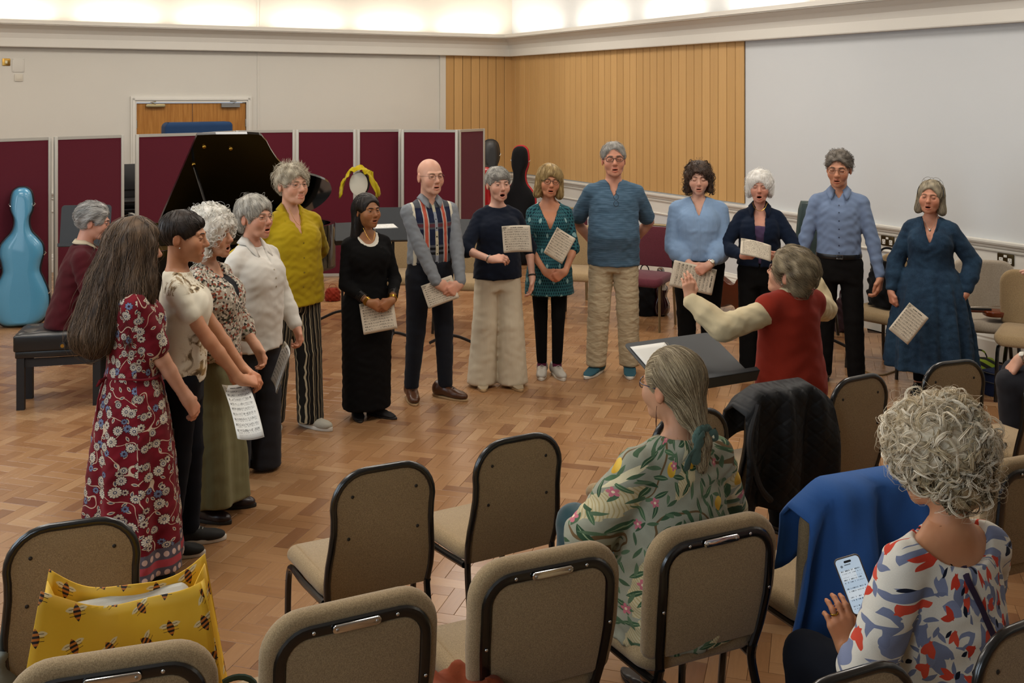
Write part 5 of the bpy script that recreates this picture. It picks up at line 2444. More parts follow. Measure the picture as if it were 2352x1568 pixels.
# ------------------------------------------------------------------ sheet music
def score_paper(name, tone, seed=0.0):
    m = M(name)
    uv = m.uv('page')
    u, v, _ = m.xyz(uv)
    ink = C('#2b2823')
    inside = u.gt(.07) * u.lt(.93) * v.gt(.05) * v.lt(.86)
    vv = (v * 11.0 + .1)
    f = vv.frac()
    row = vv.floor()
    st = f.gt(.30) * f.lt(.62)
    lines = (((f - .30) / .08).frac()).lt(.16) * st
    nz = m.white(m.vec((u * 62.0).floor(), (v * 120.0).floor(), seed))
    notes = nz.gt(.80) * f.gt(.22) * f.lt(.70)
    stems = m.white(m.vec((u * 96.0).floor(), row, seed + 4.0)).gt(.80) * f.gt(.26) * f.lt(.66)
    word = m.white(m.vec((u * 52.0).floor(), row, seed + 9.0)).gt(.42) * f.gt(.06) * f.lt(.14)
    clef = u.lt(.11) * f.gt(.26) * f.lt(.66)
    i_ = (lines * .55).max(notes * .8).max(stems * .75).max(word * .7).max(clef * .7) * inside
    # heading words and the dog-eared emblem in the corner
    tt = v.gt(.905) * v.lt(.935) * u.gt(.28) * u.lt(.74) * m.white(m.vec((u * 90.0).floor(), (v * 200.0).floor(), seed + 2.0)).gt(.22)
    gap = (u - .52).abs().gt(.012)
    i_ = i_.max(tt * gap * .95)
    em = ((u - .085) * (u - .085) + (v - .93) * (v - .93) * 1.9).lt(.0032)
    i_ = i_.max(em * m.white(m.vec((u * 120.0).floor(), (v * 150.0).floor(), 1.0)).gt(.35) * .8)
    shade = m.mix((u * .8 + (1.0 - v)).lt(.22), tone, '#b3a894')
    c = m.mix(i_, shade, ink)
    m.base(c).rough(.8, .2)
    return m.mat


PAPER_WARM = score_paper('warm_score_paper', '#cfc3ae', 1.0)
PAPER_WHITE = score_paper('white_score_paper', '#d9d8d2', 5.0)


def sheet(label, c, right, up, w=.21, h=.297, bend=0.0, bend2=0.0, mat=None, n=10, name='sheet_music', pages=3, group='song sheets in the singers\' hands'):
    """a few pages held together: centre, right and up directions in the room"""
    c, r, u = Vector(c), Vector(right).normalized(), Vector(up)
    u = (u - r * u.dot(r)).normalized()
    nn = r.cross(u)
    root = thing(name, label, 'sheet music', c, 0.0, group)
    for pg in range(pages):
        rows, off = [], -nn * (pg * .0022) + r * (pg * .002) - u * (pg * .0015)
        for i in range(n + 1):
            row = []
            for j in range(n + 1):
                a, b = j / n - .5, i / n - .5
                row.append(r * a * w + u * b * h + nn * (bend * (a * a * 4 - .5) + bend2 * (b * b * 4 - .5) + bend * .6 * a * b * pg) + off)
            rows.append(row)
        m = MB()
        m.grid(rows)
        me = m.mesh('page', mat or PAPER_WARM, angle=None)
        uvl = me.uv_layers.new(name='page')
        k = 0
        dat = []
        for f_ in me.polygons:
            for vi in f_.vertices:
                i, j = divmod(vi, n + 1)
                dat += [j / n, i / n]
        uvl.data.foreach_set('uv', dat)
        o = link('page', me, root)
        solidify(o, .0007, -1)
    return root
# ================================================================== the singers
G_CHOIR = 'singers standing in a half circle'
GOLD = plain('gold', '#b08a3a', 0.25, 1.0)
SILVER = plain('silver', '#b8b6b0', 0.25, 1.0)
WIRE = plain('spectacle_wire', '#5a5148', 0.3, 0.9)
FRAME_BLACK = plain('spectacle_black', '#17130f', 0.3)
BLACK_CLOTH = fabric('black_cloth', '#0d0c0b', wr=.4, sheen=0.0)
NAVY_TROUSER = fabric('navy_trouser_cloth', '#10131b', wr=.4, sheen=.02)
SOLE_W = plain('white_rubber', '#cfc9bb', .6)
SOLE_D = plain('dark_rubber', '#1c1814', .6)
SOLE_T = plain('tan_sole', '#a88a62', .6)
LACE_B = plain('black_lace', '#0e0d0c', .8)
LACE_W = plain('pale_lace', '#b9b4a8', .8)


def P3(x, y, d):
    return px(x, y, d)


def sheet_px(label, tl, tr, bl, **kw):
    a, b, c = P3(*tl), P3(*tr), P3(*bl)
    ctr = a + (b - a) / 2 + (c - a) / 2
    return sheet(label, ctr, b - a, a - c, (b - a).length, (a - c).length, **kw)


def clasp(p, z, y=-.2, x=0.0, sep=.075, over=1, lift=.03, curl=(.55, .5, .4)):
    p.arms(-1, (x - sep, y + (.012 if over > 0 else -.012), z + lift), hand=(.86, -.18, -.42), normal=(-.15, -.95, .25), curl=curl)
    p.arms(1, (x + sep, y - (.012 if over > 0 else -.012), z + lift + .006), hand=(-.84, -.12, -.5), normal=(.15, -.97, .2), curl=curl)


def behind(p, z=.55):
    H = p.H
    for k in (-1, 1):
        p.arms(k, (k * .07 * H, .115 * H, z * H), pole=(k, .35, -.1), hand=(-k * .8, .25, -.5), normal=(0, 1, .2))


# 1 ---- red floral dress, long brown hair
p = Person('woman with long wavy brown hair in a red floral dress, hands clasped', -1.685, 4.64, 1.60, 116, 'f', 1.04, '#c9967a', head=(4, -6, 0), bust=.012, group=G_CHOIR, feet=((-.075, -.03, -6), (.085, -.02, 8)))
p.arms(-1, (-.045, -.245, .745), pole=(-.5, .9, -.2), hand=(.35, -.5, -.8), normal=(-.75, -.5, .3), curl=(.4, .5, .4))
p.arms(1, (.05, -.25, .745), pole=(.7, .8, -.2), hand=(-.3, -.5, -.8), normal=(.6, -.7, .3), curl=(.45, .5, .4))
p.body()
top(p, PR_RED, sleeve=.74, neck=('crew', .004), sr=(.018, .018, .018), puff=.006, drape=.25, name='dress', seam=PI, step=.0085,
    skirt=dict(waist=.585, cy=.004, rows=[(.05, .225, .205), (.18, .210, .190), (.34, .192, .170), (.46, .172, .146), (.54, .150, .120), (.575, .134, .104)]),
    fold=folds(8, .075, .95, .25, .6, 15, .02))
m = MB()
m.tube([(math.cos(a) * .146, math.sin(a) * .115 - .004, .928 + .006 * math.sin(3 * a)) for a in [2 * PI * i / 40 for i in range(40)]], .008, 6, closed=True, flat=(.7, 1.6))
m.tube([(-.05, .118, .93), (-.075, .145, .925), (-.06, .155, .90), (-.05, .125, .925)], .006, 5)
m.tube([(-.05, .122, .93), (-.06, .150, .84), (-.045, .158, .74)], .005, 5)
m.obj('sash', fabric('red_sash_cotton', '#6f121d', wr=.3), p.root)
trousers(p, BLACK_CLOTH, hem=.025, waist=.5, rt=-.004, rk=.006, rh=.018)
shoes(p, 'trainer', plain('black_canvas', '#15140f', .8), SOLE_D, LACE_W)
HB = hair_mat('#241a12', '#7d644c')
curtain = [(('cone', (0, .045, .0), (0, .085, -.16), .088, .088), .03), (('cone', (0, .085, -.16), (-.01, .125, -.36), .088, .10), .03),
           (('cone', (-.052, .01, .02), (-.080, .0, -.18), .040, .052), .03), (('cone', (-.080, .0, -.18), (-.085, -.012, -.38), .052, .046), .03),
           (('cone', (-.060, -.048, .03), (-.082, -.058, -.12), .020, .030), .02), (('cone', (-.082, -.058, -.12), (-.085, -.062, -.30), .030, .026), .02),
           (('cone', (.052, .01, .02), (.080, .02, -.18), .040, .052), .03), (('cone', (.080, .02, -.18), (.085, .03, -.34), .052, .04), .03)]
p.hair(HB, t=.018, extras=curtain, low=None, ears=False, wob=(.006, 36.0), lo=(-.19, -.15, -.47), hi=(.19, .25, .16), step=.008, seed=3,
       strands=[dict(n=1350, length=.25, seg=11, w=.0013, comb='down', lift=.004, wave=.006, freq=1.7, jit=.15, flick=.010), dict(n=420, length=.15, seg=8, w=.0012, comb='crown', lift=.002, wave=.001, jit=.08),
                dict(n=160, length=.16, seg=10, w=.0008, comb='down', lift=.012, wave=.009, freq=1.8, jit=.3, flick=.03)])
folder = sheet_px('dark folder of pages hanging from the clasped hands of the woman in the red dress', (384, 985, 4.70), (409, 1000, 4.86), (380, 1150, 4.70), mat=plain('folder_grey', '#4b4740', .7), name='music_folder', pages=3)

# 2 ---- cream printed T-shirt, dark crop
p = Person('woman with cropped dark hair in a cream printed T-shirt, profile to the right', -1.565, 4.95, 1.605, 100, 'f', .98, '#bb8461', head=(-6, -4, 0), bust=.018, group=G_CHOIR, feet=((-.06, .03, -4), (.075, -.05, 6)))
p.mouth, p.lid, p.age = .007, .55, .35
p.arms(-1, (-.085, -.285, .80), pole=(-.7, .8, -.2), hand=(.5, -.75, -.25), normal=(-.4, -.3, .85), curl=(.5, .6, .5))
p.arms(1, (.055, -.285, .82), pole=(.7, .8, -.2), hand=(-.35, -.8, -.35), normal=(.5, -.2, .8), curl=(.5, .6, .5))
p.body(nose=1.05)
top(p, PR_CREAM, hem=.505, sleeve=.42, neck=('crew', .006), drape=.45, off=.012, seam=PI, cr=(.0018, 50.))
trousers(p, NAVY_TROUSER, waist=.56, hem=.035, rk=.010, rh=.016)
shoes(p, 'trainer', plain('black_canvas', '#15140f', .8), SOLE_W, LACE_W)
HD = hair_mat('#17110d', '#382b22')
p.hair(HD, t=.010, low=(-.062, .50), ears=True, wob=(.002, 80.), seed=5, extras=[(('ell', (0, -.062, .066), (.050, .022, .024), None), .015)],
       strands=[dict(n=620, length=.05, w=.0015, comb='crown', lift=.0015), dict(n=70, length=.035, w=.0015, comb='fwd', lift=.002, where=lambda q: q.y < -.04)])
p.brows(HD, .0022)
m = MB()
m.ball((-.0785, -.004, -.040), .0035)
p.in_head(m.obj('earring', SILVER, p.bodyo))
sheet_px('white song sheet fanned out in the hands of the woman in the cream T-shirt', (494, 884, 4.92), (552, 878, 4.98), (562, 1002, 4.70), bend=.012, bend2=-.02, mat=PAPER_WHITE)

# 3 ---- ditsy floral blouse, white curls
p = Person('woman with a mass of white curls in a speckled floral blouse and sage skirt', -1.555, 5.38, 1.555, 82, 'f', 1.14, '#c79475', head=(-6, 2, 0), bust=.03, group=G_CHOIR, feet=((-.085, -.02, -8), (.09, -.06, 12)))
p.mouth, p.age = .012, 1.0
p.arms(-1, (-.13, -.16, .80), pole=(-.8, .6, -.2), hand=(.2, -.4, -.9), normal=(-.8, -.3, .2))
p.arms(1, (.12, -.20, .84), pole=(.8, .6, -.2), hand=(-.2, -.5, -.8), normal=(.8, -.3, .2))
p.body(nose=1.12, cheek=1.05)
top(p, fabric('black_camisole', '#151519', wr=.2), hem=.66, sleeve=0, neck=('scoop', .10, .10), off=.008, name='camisole')
top(p, PR_DITSY, hem=.525, sleeve=1.5, neck=('v', .066, .20), drape=.85, off=.018, sr=(.02, .022, .02), puff=.012, name='blouse', flare=.004)
skirt(p, fabric('sage_skirt', '#74704f', wr=.4, stretch=(3, 3, .5)), [(.055, .205, .185), (.25, .190, .168), (.42, .178, .150), (.53, .160, .128), (.60, .132, .104)], folds(8, .085, .86, .3, 1.2, 15, .02))
shoes(p, 'boot', plain('oxblood_leather', '#241411', .35), SOLE_D)
HW = hair_mat('#c4bdae', '#fbf7ee')
p.hair(HW, t=.036, low=(-.085, .30), ears=False, face=((0, -.128, -.050), (.070, .078, .098)), wob=(.010, 62.), step=.0065, seed=8, lo=(-.17, -.16, -.2), hi=(.17, .19, .19),
       extras=[(('cone', (-.075, .0, .02), (-.082, -.004, -.085), .036, .026), .02), (('cone', (.075, .0, .02), (.082, -.004, -.085), .036, .026), .02), (('ell', (0, .065, -.06), (.085, .05, .07), None), .03)],
       strands=[dict(n=330, length=.055, seg=11, w=.0012, comb='rand', lift=.004, curl=.008, turns=1.5, rv=(.4, 1), clump=5, cr_=.002), dict(n=220, length=.06, seg=12, w=.0008, comb='rand', lift=.012, curl=.009, turns=1.6, rv=(.6, 1))])
p.brows(hair_mat('#8f8678', '#c9c0b0'), .0020)

# 4 ---- white shirt
p = Person('woman with grey hair and round glasses in a long white shirt, one arm hanging', -1.475, 5.96, 1.575, 64, 'f', 1.12, '#c58f74', head=(-4, 4, 0), bust=.026, belly=.02, group=G_CHOIR, feet=((-.08, .05, -6), (.085, -.05, 6)))
p.mouth, p.age = .008, 1.0
p.arms(-1, (-.245, -.045, .785), pole=(-.5, .9, 0), hand=(.05, -.15, -1), normal=(-.95, -.2, 0), curl=(.35, .4, .3))
p.arms(1, (.235, -.12, .80), pole=(.6, .8, 0), hand=(.0, -.3, -.95), normal=(.9, -.4, 0), curl=(.6, .6, .5))
p.body(nose=1.05)
WHITE = fabric('white_cotton', '#cfcac0', var=.05, wr=.5, scale=11.)
top(p, fabric('white_tee', '#d6d2c9', wr=.2), hem=.66, sleeve=0, neck=('crew', .004), off=.008, name='undershirt')
top(p, WHITE, hem=.445, sleeve=1.92, neck=('v', .050, .125), drape=.85, off=.018, sr=(.016, .020, .012), puff=.008, cuffs=.04, name='shirt')
collar(p, WHITE, open_=.50, drop=.03, h=.05, pt=.06)
buttons(p, plain('shell_button', '#a3957c', .4), [.745, .715, .685])
trousers(p, fabric('charcoal_linen', '#26262a', wr=.4), waist=.55, hem=.008, rk=.026, rh=.052, rt=.014)
HG = hair_mat('#7d7870', '#cdc7b9')
p.hair(HG, t=.019, low=(-.065, .42), ears=True, face=((0, -.124, -.038), (.076, .086, .096)), wob=(.004, 60.), seed=9,
       extras=[(('ell', (0, -.058, .072), (.055, .026, .026), None), .02), (('ell', (0, .07, -.03), (.065, .04, .06), None), .03)],
       strands=[dict(n=520, length=.08, seg=8, w=.0016, comb='crown', lift=.003, wave=.003, jit=.25), dict(n=90, length=.05, w=.0009, comb='rand', lift=.012)])
p.brows(hair_mat('#8a7a68', '#a3927e'), .0019)
p.glasses(plain('clear_acetate', '#a58a76', .25), r=(.0225, .0195), th=.0012)
sheet_px('song sheet hanging edge-on beside the white shirt and striped trousers', (634, 790, 5.86), (658, 866, 5.66), (636, 896, 5.96), mat=PAPER_WHITE, w=.0) if False else sheet(
    'song sheet hanging edge-on beside the white shirt and striped trousers', P3(645, 842, 5.84), (.35, -.8, -.25), (.25, .1, 1), .15, .24, bend=.01, mat=PAPER_WHITE)

# 5 ---- mustard shirt
p = Person('tall woman with spiky fair hair in a mustard linen shirt and striped trousers', -1.435, 6.78, 1.70, 40, 'f', 1.13, '#c9977c', head=(6, 3, 0), bust=.02, belly=.015, group=G_CHOIR, feet=((-.10, .05, -14), (.105, -.10, 18)))
p.mouth, p.age = .001, .8
behind(p)
p.body(nose=1.15, jaw=1.1)
MUST = fabric('mustard_linen', '#a38a12', var=.12, wr=.8, scale=12.)
top(p, MUST, hem=.475, sleeve=1.9, neck=('v', .060, .165), drape=.95, off=.022, sr=(.018, .02, .016), flare=.006, cr=(.0032, 60.), name='shirt')
collar(p, MUST, open_=.62, drop=.035, h=.055, pt=.07)
buttons(p, plain('mustard_button', '#6e5c12', .4), [.715, .66, .605, .55])
trousers(p, PR_STRIPE, waist=.52, hem=.018, rk=.030, rh=.045)
shoes(p, 'trainer', fabric('grey_knit', '#a39c8c', weave=150., wr=.3), SOLE_W, LACE_W)
chain(p, GOLD, [(-.05, -.062, 1.435), (-.03, -.098, 1.36), (0, -.112, 1.325), (.03, -.098, 1.36), (.05, -.062, 1.435)], .0011)
HF = hair_mat('#6e6250', '#d8cdb4')
p.hair(HF, t=.017, low=(-.055, .52), ears=True, wob=(.006, 70.), seed=11, face=((0, -.124, -.032), (.080, .086, .100)),
       strands=[dict(n=460, length=.045, w=.0015, comb='crown', lift=.006, flick=.018), dict(n=240, length=.030, seg=5, w=.0012, comb='up', where=lambda q: q.z > .05 and q.y < .06, rv=(.4, 1), wave=.004, freq=.8)])
p.brows(hair_mat('#8a7a60', '#a89878'), .0020)
p.glasses(plain('rimless_steel', '#8d857a', .3, .8), r=(.0225, .0165), th=.0009)

# 6 ---- black dress, long black hair
p = Person('young woman with long black hair in a long black dress, looking right', -.975, 7.0, 1.49, 28, 'f', 1.02, '#93633f', head=(14, 4, 0), bust=.02, group=G_CHOIR, feet=((-.055, .02, -10), (.075, -.04, 30)))
p.mouth, p.age, p.eyec, p.lid, p.lips = .0035, .1, '#2a1a10', .2, 1.3
clasp(p, .775, -.21, .02)
p.body(cheek=1.1, nose=1.0)
BK = fabric('black_jersey', '#0a0909', wr=.35, sheen=0.0)
top(p, fabric('ivory_cami', '#cfc8b8', wr=.2), hem=.72, sleeve=0, neck=('scoop', .084, .1015), off=.0125, name='camisole')
top(p, BK, sleeve=1.62, neck=('scoop', .094, .106), drape=.35, off=.014, sr=(.010, .010, .010), name='dress',
    skirt=dict(waist=.60, rows=[(.045, .150, .120), (.25, .152, .125), (.42, .156, .128), (.50, .155, .125), (.56, .138, .108), (.595, .124, .096)]), fold=folds(5, .02, .8, .1, 1.))
shoes(p, 'loafer', plain('black_suede', '#121011', .8), SOLE_D)
for k in (-1, 1):
    bangle(p, k, GOLD, .010, .003, .0022, n=4, gap=.006)
    bangle(p, k, plain('dark_beads', '#2c2722', .3), .045, .008, .0018, n=6, gap=.009)
chain(p, GOLD, [(-.042, -.045, 1.275), (-.022, -.082, 1.215), (0, -.098, 1.19), (.022, -.082, 1.215), (.042, -.045, 1.275)], .0006)
HK = hair_mat('#0d0a09', '#2b211b')
p.hair(HK, t=.014, low=None, ears=False, face=((0, -.126, -.036), (.076, .092, .120)), wob=(.002, 60.), seed=13, lo=(-.14, -.14, -.5), hi=(.14, .19, .15), step=.007,
       extras=[(('cone', (0, .05, .0), (0, .075, -.16), .078, .07), .03), (('cone', (0, .075, -.16), (-.02, .085, -.40), .07, .05), .03), (('cone', (-.062, .03, -.02), (-.085, .045, -.20), .026, .03), .02), (('cone', (-.085, .045, -.2), (-.09, .05, -.42), .03, .02), .02)],
       strands=[dict(n=620, length=.20, seg=9, w=.0017, comb='down', lift=.002, jit=.08, where=lambda q: q.y > -.02), dict(n=300, length=.10, seg=7, w=.0014, comb=lambda q: Vector((q.x * 2, .8, -.6)), lift=.001, jit=.1)],
       cuts=[('ell', (.085, -.005, -.02), (.022, .028, .04), None), ('ell', (-.088, -.012, -.02), (.022, .026, .036), None)])
p.brows(HK, .0026)
sheet_px('song sheet held low by the young woman in black', (836, 698, 6.835), (912, 684, 6.87), (824, 768, 6.80), mat=PAPER_WARM, bend=.01)

# 7 ---- bald man in the plaid shirt
p = Person('bald man with thin glasses in a plaid fronted grey shirt and dark jeans', -.585, 7.42, 1.705, 27, 'm', .98, '#cc9b82', head=(4, 2, 0), belly=.015, group=G_CHOIR, feet=((-.115, .03, -14), (.115, -.05, 30)))
p.mouth, p.age = .006, .8
p.bare = 9
clasp(p, .80, -.215, .06, sep=.08)
p.body(jaw=1.06, nose=1.05)
GREYS = fabric('grey_chambray', '#7c8084', wr=.6, scale=12.)
top(p, PR_PLAID, hem=.565, sleeve=1.93, neck=('v', .030, .05), drape=.35, off=.013, sr=(.014, .014, .010), cuffs=.05, split=GREYS, name='shirt')
collar(p, GREYS, open_=.42, drop=.012, h=.045, pt=.05)
buttons(p, EYE_P, [.755, .72, .685, .65, .615, .58])
trousers(p, fabric('dark_jeans', '#1b1e25', wr=.4), waist=.585, hem=.042, rk=.010, rh=.010, rt=.006, off=.016)
BRN = plain('tan_brogue_leather', '#4a2a15', .35)
shoes(p, 'brogue', BRN, SOLE_T, LACE_B)
p.brows(hair_mat('#8f7357', '#a98d70'), .0022)
p.glasses(WIRE, r=(.0215, .0165), th=.0010, square=.25)
bangle(p, 1, plain('watch_strap_dark', '#1a1512', .5), .018, .001, .004, name='watch_strap')
sheet_px('song sheet held low by the bald man', (975, 655, 7.235), (1044, 630, 7.265), (976, 710, 7.21), mat=PAPER_WARM, bend=.01)

# 8 ---- navy top, wide cream trousers
p = Person('woman with a grey crop in a navy top and wide cream trousers, mouth wide open', -.105, 7.74, 1.615, 12, 'f', .96, '#cc9d86', head=(9, 2, 0), bust=.02, group=G_CHOIR, feet=((-.115, .0, -6), (.11, -.05, 10)))
p.mouth, p.age, p.lid = .015, .8, .35
p.arms(-1, (-.105, -.285, .985), pole=(-1, .4, -.4), hand=(.88, -.35, .12), normal=(-.2, -.6, .75), curl=(.5, .6, .4))
p.arms(1, (.255, -.03, .80), pole=(.5, .9, 0), hand=(-.05, -.15, -1), normal=(.95, -.2, 0), curl=(.35, .4, .3))
p.body(cheek=1.05)
top(p, fabric('navy_jersey', '#101725', wr=.35), hem=.497, sleeve=1.12, neck=('crew', .018), drape=.9, off=.020, sr=(.018, .020, .016), puff=.006, flare=.002)
trousers(p, fabric('cream_crepe', '#cbbfa6', var=.06, wr=.4, stretch=(2.5, 2.5, .6)), waist=.55, hem=.012, rk=.040, rh=.075, rt=.014)
shoes(p, 'slip', plain('beige_suede', '#9c8a6e', .8), SOLE_T)
HS = hair_mat('#6f6c66', '#c4c0b6')
p.hair(HS, t=.015, low=(-.055, .50), ears=True, face=((.012, -.126, -.040), (.078, .086, .102)), wob=(.002, 60.), seed=15, extras=[(('ell', (-.012, -.066, .062), (.056, .026, .026), None), .02)],
       strands=[dict(n=520, length=.075, seg=7, w=.0016, comb='crown', lift=.002, crown=(-.03, .04, .115)), dict(n=140, length=.06, w=.0015, comb=lambda q: Vector((.8, -.6, -.25)), lift=.004, where=lambda q: q.y < 0 and q.z > .04)])
p.brows(hair_mat('#6f665c', '#857a6e'), .0022, ang=.003)
bangle(p, -1, SILVER, .018, .002, .0045)
bangle(p, 1, plain('dark_beads', '#2c2722', .3), .014, .002, .0035, n=2)
sheet_px('song sheet raised in one hand by the woman in the navy top', (1162, 520, 7.36), (1226, 518, 7.30), (1149, 578, 7.38), mat=PAPER_WARM, bend=.022)

# 9 ---- teal print dress
p = Person('woman with a blonde bob and black glasses in a teal patterned tunic over leggings', .287, 8.02, 1.615, 2, 'f', .92, '#c08463', head=(6, 2, 5), bust=.014, group=G_CHOIR, feet=((-.055, -.0, -6), (.06, -.02, 14)))
p.mouth, p.lid, p.age = .007, .95, .8
clasp(p, .80, -.20, .03)
p.body(nose=1.05)
top(p, PR_TEAL, sleeve=1.05, neck=('v', .094, .215), drape=.3, off=.013, sr=(.012, .012, .012), name='dress',
    skirt=dict(waist=.62, rows=[(.392, .178, .138), (.46, .170, .132), (.52, .160, .124), (.58, .136, .104), (.615, .126, .096)]), fold=folds(4, .02, .9, .6, 0.))
trousers(p, fabric('black_leggings', '#090808', wr=.2, sheen=0.0), waist=.5, hem=.055, rt=.002, rk=-.002, rh=.0, off=.002, cr=(0, 1))
for k in (-1, 1):
    m = MB()
    m.tube([p.ank[k] + _v(0, 0, -.01), p.ank[k] + _v(0, 0, .025)], .036, 14)
    m.obj('sock', fabric('maroon_sock', '#5a1f3a', wr=.2), p.root)
shoes(p, 'trainer', plain('pale_grey_leather', '#a39c90', .5), SOLE_W, LACE_W)
HBL = hair_mat('#6b5028', '#cdb27a')
p.hair(HBL, t=.020, low=None, ears=False, face=((0, -.126, -.058), (.066, .088, .112)), wob=(.003, 60.), seed=17, lo=(-.14, -.15, -.17), hi=(.14, .15, .16),
       extras=[(('cone', (-.064, .0, .02), (-.082, .0, -.095), .034, .030), .02), (('cone', (.064, .0, .02), (.082, .0, -.095), .034, .030), .02), (('ell', (0, .06, -.05), (.085, .05, .08), None), .03), (('ell', (0, -.068, .064), (.048, .022, .022), None), .015)],
       strands=[dict(n=620, length=.11, seg=8, w=.0017, comb='crown', lift=.003, wave=.0015, jit=.12), dict(n=120, length=.05, w=.0014, comb=lambda q: Vector((q.x * 3, -.3, -1)), lift=.003, where=lambda q: q.y < -.05)])
p.brows(hair_mat('#7a5c38', '#94754c'), .0020)
p.glasses(FRAME_BLACK, r=(.0235, .0175), th=.0017, square=.15)
sheet_px('song sheet resting slantwise on the teal tunic', (1284, 525, 7.72), (1326, 551, 7.76), (1243, 575, 7.66), mat=PAPER_WARM, bend=.012)

# 10 ---- tall man in blue tee
p = Person('tall man in a blue striped T-shirt and cream linen trousers, arms behind his back', .787, 8.08, 1.79, -3, 'm', 1.02, '#c78d72', head=(2, 4, -2), belly=.05, group=G_CHOIR, feet=((-.135, -.02, -26), (.125, -.0, -2)))
p.mouth, p.lid, p.age = .006, .75, .9
behind(p, .53)
p.body(jaw=1.15, nose=1.12, cheek=1.1)
top(p, PR_TEE, hem=.472, sleeve=.80, neck=('v', .046, .115), drape=.75, off=.020, sr=(.020, .024, .02), name='top', cr=(.0026, 45.))
trousers(p, fabric('cream_linen', '#b9a98a', wr=.8, scale=16., stretch=(1, 1, 2.2)), waist=.52, hem=.032, rk=.026, rh=.036, cr=(.004, 60.))
shoes(p, 'slip', fabric('teal_knit', '#2e5561', weave=200., wr=.3), SOLE_W)
HSG = hair_mat('#5d5a55', '#b5b1a8')
p.hair(HSG, t=.009, low=(-.05, .55), ears=True, face=((0, -.118, -.020), (.080, .086, .104)), wob=(.002, 80.), seed=19, strands=[dict(n=520, length=.032, w=.0013, comb='crown', lift=.004, flick=.006)])
p.brows(hair_mat('#5a5048', '#786c60'), .0026, ang=.002)
p.glasses(FRAME_BLACK, r=(.0235, .0145), th=.0019, square=.3)
m = MB()
for zz in (1.385, 1.335):
    m.tube([(.012 + .018 * math.cos(2 * PI * j / 16), -.150 - (1.40 - zz) * .18, zz + .022 * math.sin(2 * PI * j / 16)) for j in range(16)], .0016, 6, closed=True)
m.tube([(.01, -.135, 1.43), (.012, -.148, 1.408)], .002, 6)
m.obj('hanging_glasses', FRAME_BLACK, p.root)

# 11 ---- light blue blouse
p = Person('woman with curly brown hair in a full light blue blouse, hands clasped', 1.455, 8.14, 1.625, -8, 'f', 1.2, '#cf9f87', head=(0, -2, 0), bust=.03, belly=.02, group=G_CHOIR)
p.mouth, p.lid, p.age = .006, .85, .3
clasp(p, .835, -.235, .0, sep=.07)
p.body(cheek=1.15)
LB = fabric('light_blue_cotton', '#829cbb', var=.06, wr=.4, scale=14., stretch=(2.5, 2.5, .5))
bl = top(p, LB, hem=.545, sleeve=1.66, neck=('v', .055, .13), drape=.95, off=.024, sr=(.03, .034, .022), puff=.026, flare=.006, name='blouse', cr=(.0015, 60.), fold=folds(13, .016, 1.35, .95, .3))
placket(p, bl, LB, .735, .555)
trousers(p, BLACK_CLOTH, waist=.565, hem=.03, rk=.022, rh=.02, rt=.014)
shoes(p, 'loafer', plain('black_leather', '#100f0e', .4), SOLE_D)
HC = hair_mat('#241a14', '#5c4738')
p.hair(HC, t=.024, low=(-.085, .22), ears=False, face=((0, -.128, -.038), (.074, .088, .110)), wob=(.008, 70.), seed=21, lo=(-.15, -.15, -.17), hi=(.15, .16, .17),
       extras=[(('cone', (-.070, .01, .02), (-.084, .005, -.085), .034, .026), .02), (('cone', (.070, .01, .02), (.084, .005, -.085), .034, .026), .02), (('ell', (0, .06, -.05), (.08, .045, .07), None), .03)],
       strands=[dict(n=260, length=.055, seg=9, w=.0013, comb='crown', lift=.004, curl=.006, turns=1.3, jit=.6, clump=4, cr_=.002), dict(n=160, length=.05, seg=9, w=.0009, comb='rand', lift=.01, curl=.008, turns=1.4)])
p.brows(HC, .0019)
watch(p, 1, SILVER, plain('watch_dial', '#d8d3bd', .3))
sheet_px('song sheet below the clasped hands of the woman in light blue', (1648, 610, 7.92), (1636, 668, 7.90), (1549, 606, 7.88), mat=PAPER_WARM)

# 12 ---- navy overshirt, white hair
p = Person('woman with white hair in a navy overshirt and purple vest, sheet in both hands', 1.905, 8.02, 1.565, -13, 'f', 1.0, '#c78f78', head=(-2, 3, 0), bust=.014, group=G_CHOIR)
p.mouth, p.age, p.lid = .013, 1.1, .55
for k in (-1, 1):
    p.arms(k, (k * .125, -.255, .955), pole=(k, .5, -.5), hand=(-k * .6, -.55, .1), normal=(k * .4, -.5, -.7), curl=(.55, .6, .5))
p.body(nose=1.08)
top(p, fabric('purple_vest', '#4d3c58', wr=.2), hem=.56, sleeve=0, neck=('square', .08, .14), off=.010, name='vest')
NV = fabric('navy_overshirt', '#0f1a2c', wr=.5)
top(p, NV, hem=.545, sleeve=1.85, neck=('v', .050, .52), drape=.9, off=.018, sr=(.020, .020, .014), puff=.006, name='cardigan')
collar(p, NV, open_=.62, drop=.02, h=.052, pt=.06)
trousers(p, BLACK_CLOTH, waist=.57, hem=.03, rk=.022, rh=.03, rt=.012)
shoes(p, 'loafer', plain('black_leather', '#100f0e', .4), SOLE_D)
chain(p, GOLD, [(-.056, -.03, 1.335), (-.035, -.075, 1.295), (0, -.092, 1.278), (.035, -.075, 1.295), (.056, -.03, 1.335)], .0020)
HW2 = hair_mat('#c9c4ba', '#fbf9f4')
